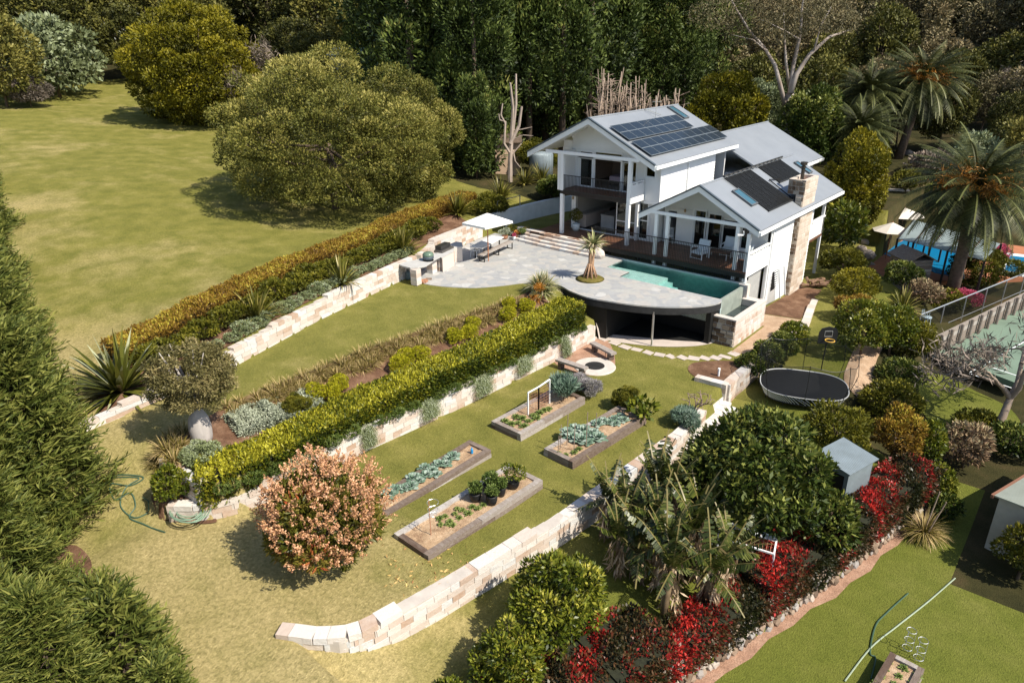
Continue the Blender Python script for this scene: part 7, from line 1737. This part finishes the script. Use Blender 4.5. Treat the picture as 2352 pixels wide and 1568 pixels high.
# shrubs on the right bank
for name, lab, px, py, w_, h_, kind, L in (
    ('mixed_shrub', 'green shrub at the top of the side lawn path', 1930, 640, 95, 75, 'bush', .15), ('yellow_shrub', 'golden yellow shrub midway along the side lawn', 1957, 690, 105, 75, 'yellow', .13), ('mixed_shrub', 'russet tinged shrub below the golden one', 1962, 735, 100, 60, 'autumn', .14),
    ('orange_tree', 'small orange tree behind the basketball hoop', 1975, 815, 130, 130, 'citrus', .15), ('orange_tree', 'small citrus tree right of the basketball hoop', 2040, 815, 110, 115, 'citrus', .15), ('dark_shrub', 'dark shrub beside the bark path', 2060, 900, 110, 80, 'dark', .15),
    ('juniper', 'leaning dark juniper at the corner of the tennis court', 2090, 835, 105, 105, 'bush', .14), ('mixed_shrub', 'olive shrub right of the trampoline', 2035, 975, 140, 105, 'bush', .15), ('mixed_shrub', 'rounded olive shrub above the avocado tree', 1915, 1035, 165, 105, 'bush', .15),
    ('bronze_shrub', 'tall bronze tinged shrub behind the tin shed', 2042, 1062, 110, 150, 'autumn', .14), ('lime_shrub', 'upright bright green shrub at the end of the red hedge', 2122, 1080, 62, 130, 'citrus', .16), ('lime_shrub', 'bright green shrub below the end of the red hedge', 2150, 1150, 70, 90, 'citrus', .16),
    ('dry_shrub', 'dry tan twiggy shrub at the right', 2210, 1075, 100, 120, 'tan', .2), ('dark_shrub', 'dark shrub in shade beside the cream shed', 2165, 1190, 70, 60, 'dark', .15), ('mixed_shrub', 'leafy shrub against the cream shed wall', 2335, 1330, 120, 150, 'bush', .14),
    ('broad_shrub', 'wide rounded dark green shrub by the neighbour pool', 2255, 665, 150, 90, 'bush', .16), ('flower_shrub', 'magenta flowering bush above the tennis court wall', 2215, 705, 70, 38, 'magenta', .12), ('dark_shrub', 'very dark tree beneath the weathered timber hut', 2070, 672, 85, 75, 'dark', .16),
    ('flax', 'shrub with yellowed leaves near the garden chair', 2120, 700, 75, 60, 'tan', .16), ('dark_shrub', 'dark undergrowth shrub at the right edge', 2320, 1045, 120, 70, 'dark', .18), ('mixed_shrub', 'dark olive undergrowth near the bare tree', 2240, 1000, 110, 55, 'bush', .16), ('mixed_shrub', 'low shrub bank above the tennis court', 2165, 712, 90, 45, 'bush', .15),
    ('mixed_shrub', 'grey green shrub behind the palms', 2230, 420, 110, 110, 'grey', .3), ('mixed_shrub', 'dark shrub left of the palm trunk', 1990, 420, 80, 110, 'dark', .25), ('dry_shrub', 'grey brown dry hedge beyond the neighbour pool', 2140, 400, 120, 45, 'twig', .3), ('mixed_shrub', 'clipped green shrub beyond the neighbour pool', 2080, 440, 70, 50, 'bush', .2),
    ('dark_shrub', 'dark tree at the right edge behind the big palm', 2330, 420, 120, 150, 'forest', .3), ('dark_shrub', 'dark shrub right of the pale stairs', 2140, 470, 100, 60, 'dark', .2), ('flower_shrub', 'red flowering shrub by the small blue pool', 2285, 605, 50, 45, 'magenta', .14)):
    pshrub(name, lab, 'shrub' if 'tree' not in name else 'tree', px, py, w_, h_, kind, L=L, K=26, topv=.25, cover=2.0)
o = link('flax_clump', flax, loc=at(2072, 715)); o.scale = (.9, .9, .85); tag(o, 'flax clump near the garden chair on the right bank', 'flax', 'flax clumps')
g = rng_(); V, A = blades(420, 1.0, .022, g, 1.0, .45, 4, .0, .08); gt = thing('grass_tree', 'round grass tree with spiky tuft at the end of the rubble wall', 'grass tree', tuple(at(2118, 1235))); link('leaves', quads_mesh('leaves', V+np.array([0, 0, .2]), A, LEAF['grass']), gt)
link('flower_spike', MB().tube([(0, 0, .2), (.15, .05, 2.0)], [.03, .02], 5).tube([(.1, 0, .2), (.4, .2, 1.6)], [.03, .02], 5).mesh('flower_spike', M_deadwood), gt)
# bare tree at the right edge
c, t = _protos['bare1'] if 'bare1' in _protos else FP['bare1'](); o = thing('bare_tree', 'leafless spreading tree with dark leaning trunk at the right edge', 'tree', tuple(at(2275, 1010)), 1.1); o.scale = (.85, .85, .85); o.rotation_euler = (0, .2, 1.1); link('crown', c, o); link('trunk', t, o)
# ---------------------------------------------------------------- palms
def palm_mesh(L, n, seed):
    g = np.random.default_rng(seed); Q = []; A = []
    for k in range(n):
        az = k*2.4+g.uniform(-.2, .2); el = 1.35 - 1.9*(k/n)**.9; l = L*g.uniform(.85, 1.05); pos = np.array([0, 0, 0.]); s = np.array([-math.sin(az), math.cos(az), 0.]); ns = 16; fv = g.uniform(.1, .7)
        for i in range(ns):
            t = i/ns; e = el - (.75+.5*math.cos(el)*.6)*t*1.2; d = np.array([math.cos(az)*math.cos(e), math.sin(az)*math.cos(e), math.sin(e)]); q = pos+d*l/ns; up_ = np.cross(s, d)*-1
            if i > 1:
                w = l*.17*math.sin(math.pi*min(1, .12+t*.95))**.7
                for h in (0, .33, .66):
                    for sd in (-1, 1):
                        a = pos+(q-pos)*h; o = s*sd*w*g.uniform(.8, 1.1)+d*w*.55+up_*(-w*.25)+np.array([0, 0, -w*.15]); Q.append(np.stack([a-d*.02, a+d*.035, a+o, a+o*.98])); A.append(float(np.clip(fv+g.uniform(-.15, .25), 0, 1)))
            Q.append(np.stack([pos-s*.035, pos+s*.035, q+s*.03, q-s*.03])); A.append(.85); pos = q
    return quads_mesh('fronds', np.array(Q), A, LEAF['palm'])
pmf = palm_mesh(3.9, 125, 4); g = rng_(); n = 2600; cl = g.integers(0, 7, n); cc_ = np.array([[math.cos(k*.9)*1.25, math.sin(k*.9)*1.25, .25+.25*(k % 3)] for k in range(7)]); fru = quads_mesh('fruit_bunches', leaf_quads(cc_[cl]+g.normal(size=(n, 3))*[.25, .25, .28], g.normal(size=(n, 3))-[0, 0, .4], .3, .04, g), g.uniform(0, 1, n), LEAF['orange'])
for px, py, cx_, cy_, s, lab, fr_on in ((2180, 690, 2240, 440, 1.25, 'largest date palm with orange fruit near the tennis court', 1), (2062, 365, 2118, 190, 1.3, 'tall date palm with orange fruit behind the stairs', 1), (2010, 372, 1995, 215, 1.05, 'palm half hidden left of the tall date palm', 0), (1985, 420, 1975, 300, .95, 'lower palm right behind the yellow shrub', 0), (2040, 330, 2045, 250, .9, 'palm behind the tall date palm crown', 0)):
    b = at(px, py); f = Vector((CM[2][0], CM[2][1], 0)).normalized(); r = Vector(ray(cx_, cy_)); t = (b-Vector(CAM)).dot(f)/r.dot(f); cpt = Vector(CAM)+r*t-b
    o = thing('date_palm', lab, 'palm', tuple(b)); link('trunk', MB().tube([(0, 0, -.3), cpt*.45+Vector((.1, 0, 0)), cpt*.92, cpt], [.42, .34, .36, .3], 10).mesh('trunk', plain('palm_trunk', (.13, .095, .07), .95, var=.35, scale=6, bmp=.6) if 'palm_trunk' not in MATS else MATS['palm_trunk'], True), o)
    q = link('fronds', pmf, o, cpt); q.scale = (s, s, s); q.rotation_euler.z = px
    if fr_on: q = link('fruit_bunches', fru, o, cpt); q.scale = (s, s, s)
# ---------------------------------------------------------------- tennis court
zc_ = -4.05; cpts = [at(2114, 827, zc_), at(2352, 712, zc_), at(2480, 790, zc_), at(2330, 915, zc_)]
cz = [Vector((p.x, p.y, max(float(H(p.x, p.y)), zc_)+.05)) for p in cpts]; zt_ = max(p.z for p in cz)
court = MB().prism([(p.x, p.y) for p in cpts], zt_-.3, zt_); struct('tennis_court', court, plain('green_court_paint', (.15, .21, .155), .85, var=.12, scale=.6))
m = MB()
for a_, b_ in (((2225, 857), (2352, 785)), ((2225, 857), (2330, 893)), ((2262, 838), (2352, 868))):
    a2, b2 = at(*a_, zt_), at(*b_, zt_); m.bar(a2+Vector((0, 0, .004)), b2+Vector((0, 0, .004)), .07, .006)
struct('court_line', m, M_trim)
cw0, cw1 = at(2150, 812, zt_), at(2352, 708, zt_); d = cw1-cw0; d.z = 0
cwl = thing('timber_wall', 'grey timber retaining wall with round posts above the tennis court', 'wall', (cw0.x, cw0.y, zt_), math.atan2(d.y, d.x)); L_ = d.length; m = MB()
for k in range(4): m.obox((L_/2, .1, .14+k*.25), (L_/2+.5, 0, 0), (0, .06, 0), (0, 0, .115), RN.random(), .01)
link('sleepers', m.mesh('sleepers', M_wood), cwl)
for k in range(11): link('post', MB().tube([(k*L_/9.5, -.08, -.1), (k*L_/9.5, -.08, 1.1)], .085, 8).mesh('post', M_wood), cwl)
cf0, cf1 = at(2112, 738, -2.6), at(2352, 640, -2.6); d = cf1-cf0; d.z = 0; L_ = d.length; n_ = Vector((0, 0, 1))
nf = thing('court_fence', 'tall wire tennis court fence with grey top rail', 'fence', (cf0.x, cf0.y, -3.6), math.atan2(d.y, d.x)); link('top_rail', MB().tube([(0, 0, 1.4), (L_+3, 0, 1.4)], .04, 6).tube([(0, 0, .1), (L_+3, 0, .1)], .02, 5).mesh('top_rail', M_alu), nf)
for k in range(6): link('post', MB().tube([(k*L_/5, 0, -.4), (k*L_/5, 0, 1.4)], .035, 6).mesh('post', M_alu), nf)
link('wire_net', MB().poly([(0, .01, .1), (L_+3, .01, .1), (L_+3, .01, 1.4), (0, .01, 1.4)]).mesh('wire_net', M_net), nf)
gc = thing('garden_chair', 'pale blue metal garden chair on the right bank', 'chair', tuple(at(2125, 745)), 2.2); P('seat', MB().lathe([(0, .42), (.26, .42), (.26, .46), (0, .46)], n=14), plain('pale_blue_metal', (.34, .42, .46), .5), gc); m = MB()
for k in range(9): t = k*.35+.2; m.bar((.26*math.cos(t), .26*math.sin(t), .45), (.3*math.cos(t), .3*math.sin(t), .8), .02)
P('backrest', m, MATS['pale_blue_metal'], gc)
for t in (.8, 2.4, 3.9, 5.5): P('leg', MB().bar((.2*math.cos(t), .2*math.sin(t), .43), (.26*math.cos(t), .26*math.sin(t), 0), .03), MATS['pale_blue_metal'], gc)
# ---------------------------------------------------------------- neighbour's pool terrace
zn = -3.45
def flat(name, pts, z, mat, t=.3): return struct(name, MB().prism([tuple(at(x, y, z))[:2] for x, y in pts], z-t, z), mat)
flat('terracotta_terrace', ((1975, 540), (2110, 470), (2420, 560), (2400, 635), (2190, 645), (1985, 640)), zn, plain('terracotta_paving', (.40, .155, .075), .8, var=.15, scale=2))
M_bluepool = water_mat('blue_pool_water', (.2, .6, .8), (.01, .22, .45), .75)
np_ = thing('neighbour_pool', 'long bright blue swimming pool on the neighbouring terracotta terrace', 'pool', tuple(at(2130, 585, zn))); m = MB().prism([tuple(at(x, y, zn)-np_.location)[:2] for x, y in ((2012, 578), (2095, 545), (2215, 575), (2215, 640), (2150, 628))], .005, .02); link('water', m.mesh('water', M_bluepool), np_)
np2 = thing('neighbour_pool', 'small blue pool with white coping at the right edge', 'pool', tuple(at(2345, 610, zn))); link('water', MB().prism([tuple(at(x, y, zn)-np2.location)[:2] for x, y in ((2308, 622), (2318, 588), (2420, 600), (2420, 640))], .03, .05).mesh('water', M_bluepool), np2); link('coping', MB().prism([tuple(at(x, y, zn)-np2.location)[:2] for x, y in ((2300, 628), (2313, 581), (2430, 594), (2430, 650))], .0, .028).mesh('coping', M_pot_w), np2)
M_canvas2 = plain('cream_canvas', (.66, .60, .52), .9, var=.03)
def round_parasol(label, px, py, hpx):
    b = at(px, py, zn); r = span(b, hpx); o = thing('round_parasol', label, 'parasol', tuple(b)); m = MB(); q = [(r*math.cos(k*math.pi/4), r*math.sin(k*math.pi/4), 2.15) for k in range(8)]
    for k in range(8): m._add([q[k], q[(k+1) % 8], (0, 0, 2.75)], [(0, 1, 2)])
    P('canopy', m, M_canvas2, o); P('pole', MB().tube([(0, 0, 0), (0, 0, 2.8)], .04, 6), M_teak, o)
round_parasol('cream parasol farther back on the neighbouring terrace', 2063, 555, 44); round_parasol('cream parasol nearer on the neighbouring terrace', 2034, 594, 40)
pg = thing('pergola', 'dark framed pergola with pale translucent roof sheets by the long blue pool', 'pergola', tuple(at(2160, 625, zn))); zr_ = zn+2.5; m = MB(); fm_ = MB()
tops = [at(x, y, zr_) for x, y in ((2062, 548), (2098, 505), (2300, 560), (2262, 598))]
o3 = pg.location; q = [p-o3 for p in tops]
for k in range(5):
    a, b = k/5+.01, (k+1)/5-.01; m.slab([q[0].lerp(q[3], a), q[0].lerp(q[3], b), q[1].lerp(q[2], b), q[1].lerp(q[2], a)], .03)
    fm_.bar(q[0].lerp(q[3], k/5), q[1].lerp(q[2], k/5), .06)
for k in range(6):
    for e in (q[0].lerp(q[3], k/5), q[1].lerp(q[2], k/5)): fm_.bar((e.x, e.y, 0), e, .12)
link('roof_sheets', m.mesh('roof_sheets', plain('pale_roof_sheet', (.26, .31, .31), .35)), pg); link('frame', fm_.mesh('frame', M_slat), pg)
hb = at(2078, 668); hut = thing('timber_hut', 'weathered grey slatted timber hut with shingle roof in the dark shrubs', 'hut', (hb.x, hb.y, hb.z), -.75); m = MB()
for k in range(11): m.box(-1.0, 1.0, -.8, .8, .2+k*.2, .37+k*.2, RN.uniform(.3, .8))
link('wall', m.mesh('wall', M_wood), hut); link('roof', MB().slab([(-1.15, 0, 2.9), (1.15, 0, 2.9), (1.15, -1.0, 2.35), (-1.15, -1.0, 2.35)], .06).slab([(-1.15, 1.0, 2.35), (1.15, 1.0, 2.35), (1.15, 0, 2.9), (-1.15, 0, 2.9)], .06).mesh('roof', M_wood), hut)
m = MB(); s0, s1 = at(2100, 490, -2.6), at(2062, 438)
for k in range(12): p = s0.lerp(s1, k/11); m.obox(p, (.75, .35, 0), (-.12, .25, 0), (0, 0, .12), RN.random())
solo('garden_stairs', 'pale straight garden stairs climbing behind the cream parasols', 'stairs', m, M_sandst)
g = np.random.default_rng(12)
for i, (px, py) in enumerate(((1985, 560), (1992, 590), (1998, 612), (2005, 640), (1978, 575), (2100, 360), (2085, 355))):
    b = at(px, py); r_ = g.uniform(.3, .55); solo('boulder', 'grey brown boulder in the rock edge beside the neighbouring terrace', 'rock', MB().blob((b.x, b.y, b.z+r_*.3), (r_, r_*.8, r_*.7), jit=.14, sub=2), M_greybark, 'boulders along the terrace')
# far sheds and car
def box_shed(label, px, dist, wpx, y_top, mat_r, mat_w, dz=.5):
    b = place(px, dist); r = ray(px, y_top); k = dist/math.hypot(r[0], r[1]); zt = CAM[2]+r[2]*k; w = wpx*dist/F_PX; o = thing('farm_shed', label, 'shed', tuple(b), math.atan2(CM[0][1], CM[0][0])); h = max(1.8, zt-b.z)
    P('wall', MB().box(-w/2, w/2, 0, 3, -.3, h-.4), mat_w, o); P('roof', MB().slab([(-w/2-.2, -.3, h-dz), (w/2+.2, -.3, h-dz), (w/2+.2, 3.2, h), (-w/2-.2, 3.2, h)], .06), mat_r, o)
box_shed('pale blue metal shed roof showing above the olive tree', 826, 78, 92, 110, plain('pale_blue_tin', (.46, .55, .60), .4), M_tin, .6)
box_shed('small beige rendered hut behind the dead tree trunk', 1165, 61, 55, 318, M_bark, plain('beige_render', (.50, .36, .25), .9), .3)
wt_ = thing('water_tank', 'grey corrugated water tank behind the left corner of the house', 'water tank', tuple(place(1243, 60))); P('tank', MB().lathe([(1.0, 0), (1.0, 1.9), (.9, 2.05), (0, 2.15)], n=20), M_tin, wt_, True)
car = thing('parked_car', 'silver car parked in the shade under the trees behind the roof', 'car', tuple(place(1752, 71)+Vector((0, 0, .2))), .3)
m = MB()._add([(-2.1, -.85, .3), (2.1, -.85, .3), (2.1, -.85, .75), (1.1, -.82, .9), (-1.9, -.82, .95), (-2.1, -.85, .8)] + [(-2.1, .85, .3), (2.1, .85, .3), (2.1, .85, .75), (1.1, .82, .9), (-1.9, .82, .95), (-2.1, .85, .8)], [(0, 1, 2, 3, 4, 5), (11, 10, 9, 8, 7, 6), (2, 1, 7, 8), (3, 2, 8, 9), (4, 3, 9, 10), (5, 4, 10, 11), (0, 5, 11, 6)]); P('body', m, plain('silver_paint', (.5, .52, .55), .25, .5), car)
P('cabin', MB()._add([(-1.8, -.75, .93), (1.0, -.75, .9), (.4, -.62, 1.4), (-1.3, -.62, 1.42), (-1.8, .75, .93), (1.0, .75, .9), (.4, .62, 1.4), (-1.3, .62, 1.42)], [(0, 1, 2, 3), (7, 6, 5, 4), (1, 5, 6, 2), (3, 2, 6, 7), (0, 3, 7, 4)]), M_glass, car)
for x in (-1.3, 1.35):
    for y in (-.85, .85): P('wheel', MB().tube([(x, y-.1, .32), (x, y+.1, .32)], .32, 14), M_black, car)
gr = thing('glass_fence', 'frameless glass pool gate with blue posts on the white wall', 'fence', (-18.1, 5.2, 1.1)); P('rail', MB().bar((0, -1.2, .75), (0, 1.2, .75), .04), M_alu, gr)
for y in (-1.2, 1.2): P('post', MB().bar((0, y, 0), (0, y, .78), .05), M_alu, gr)
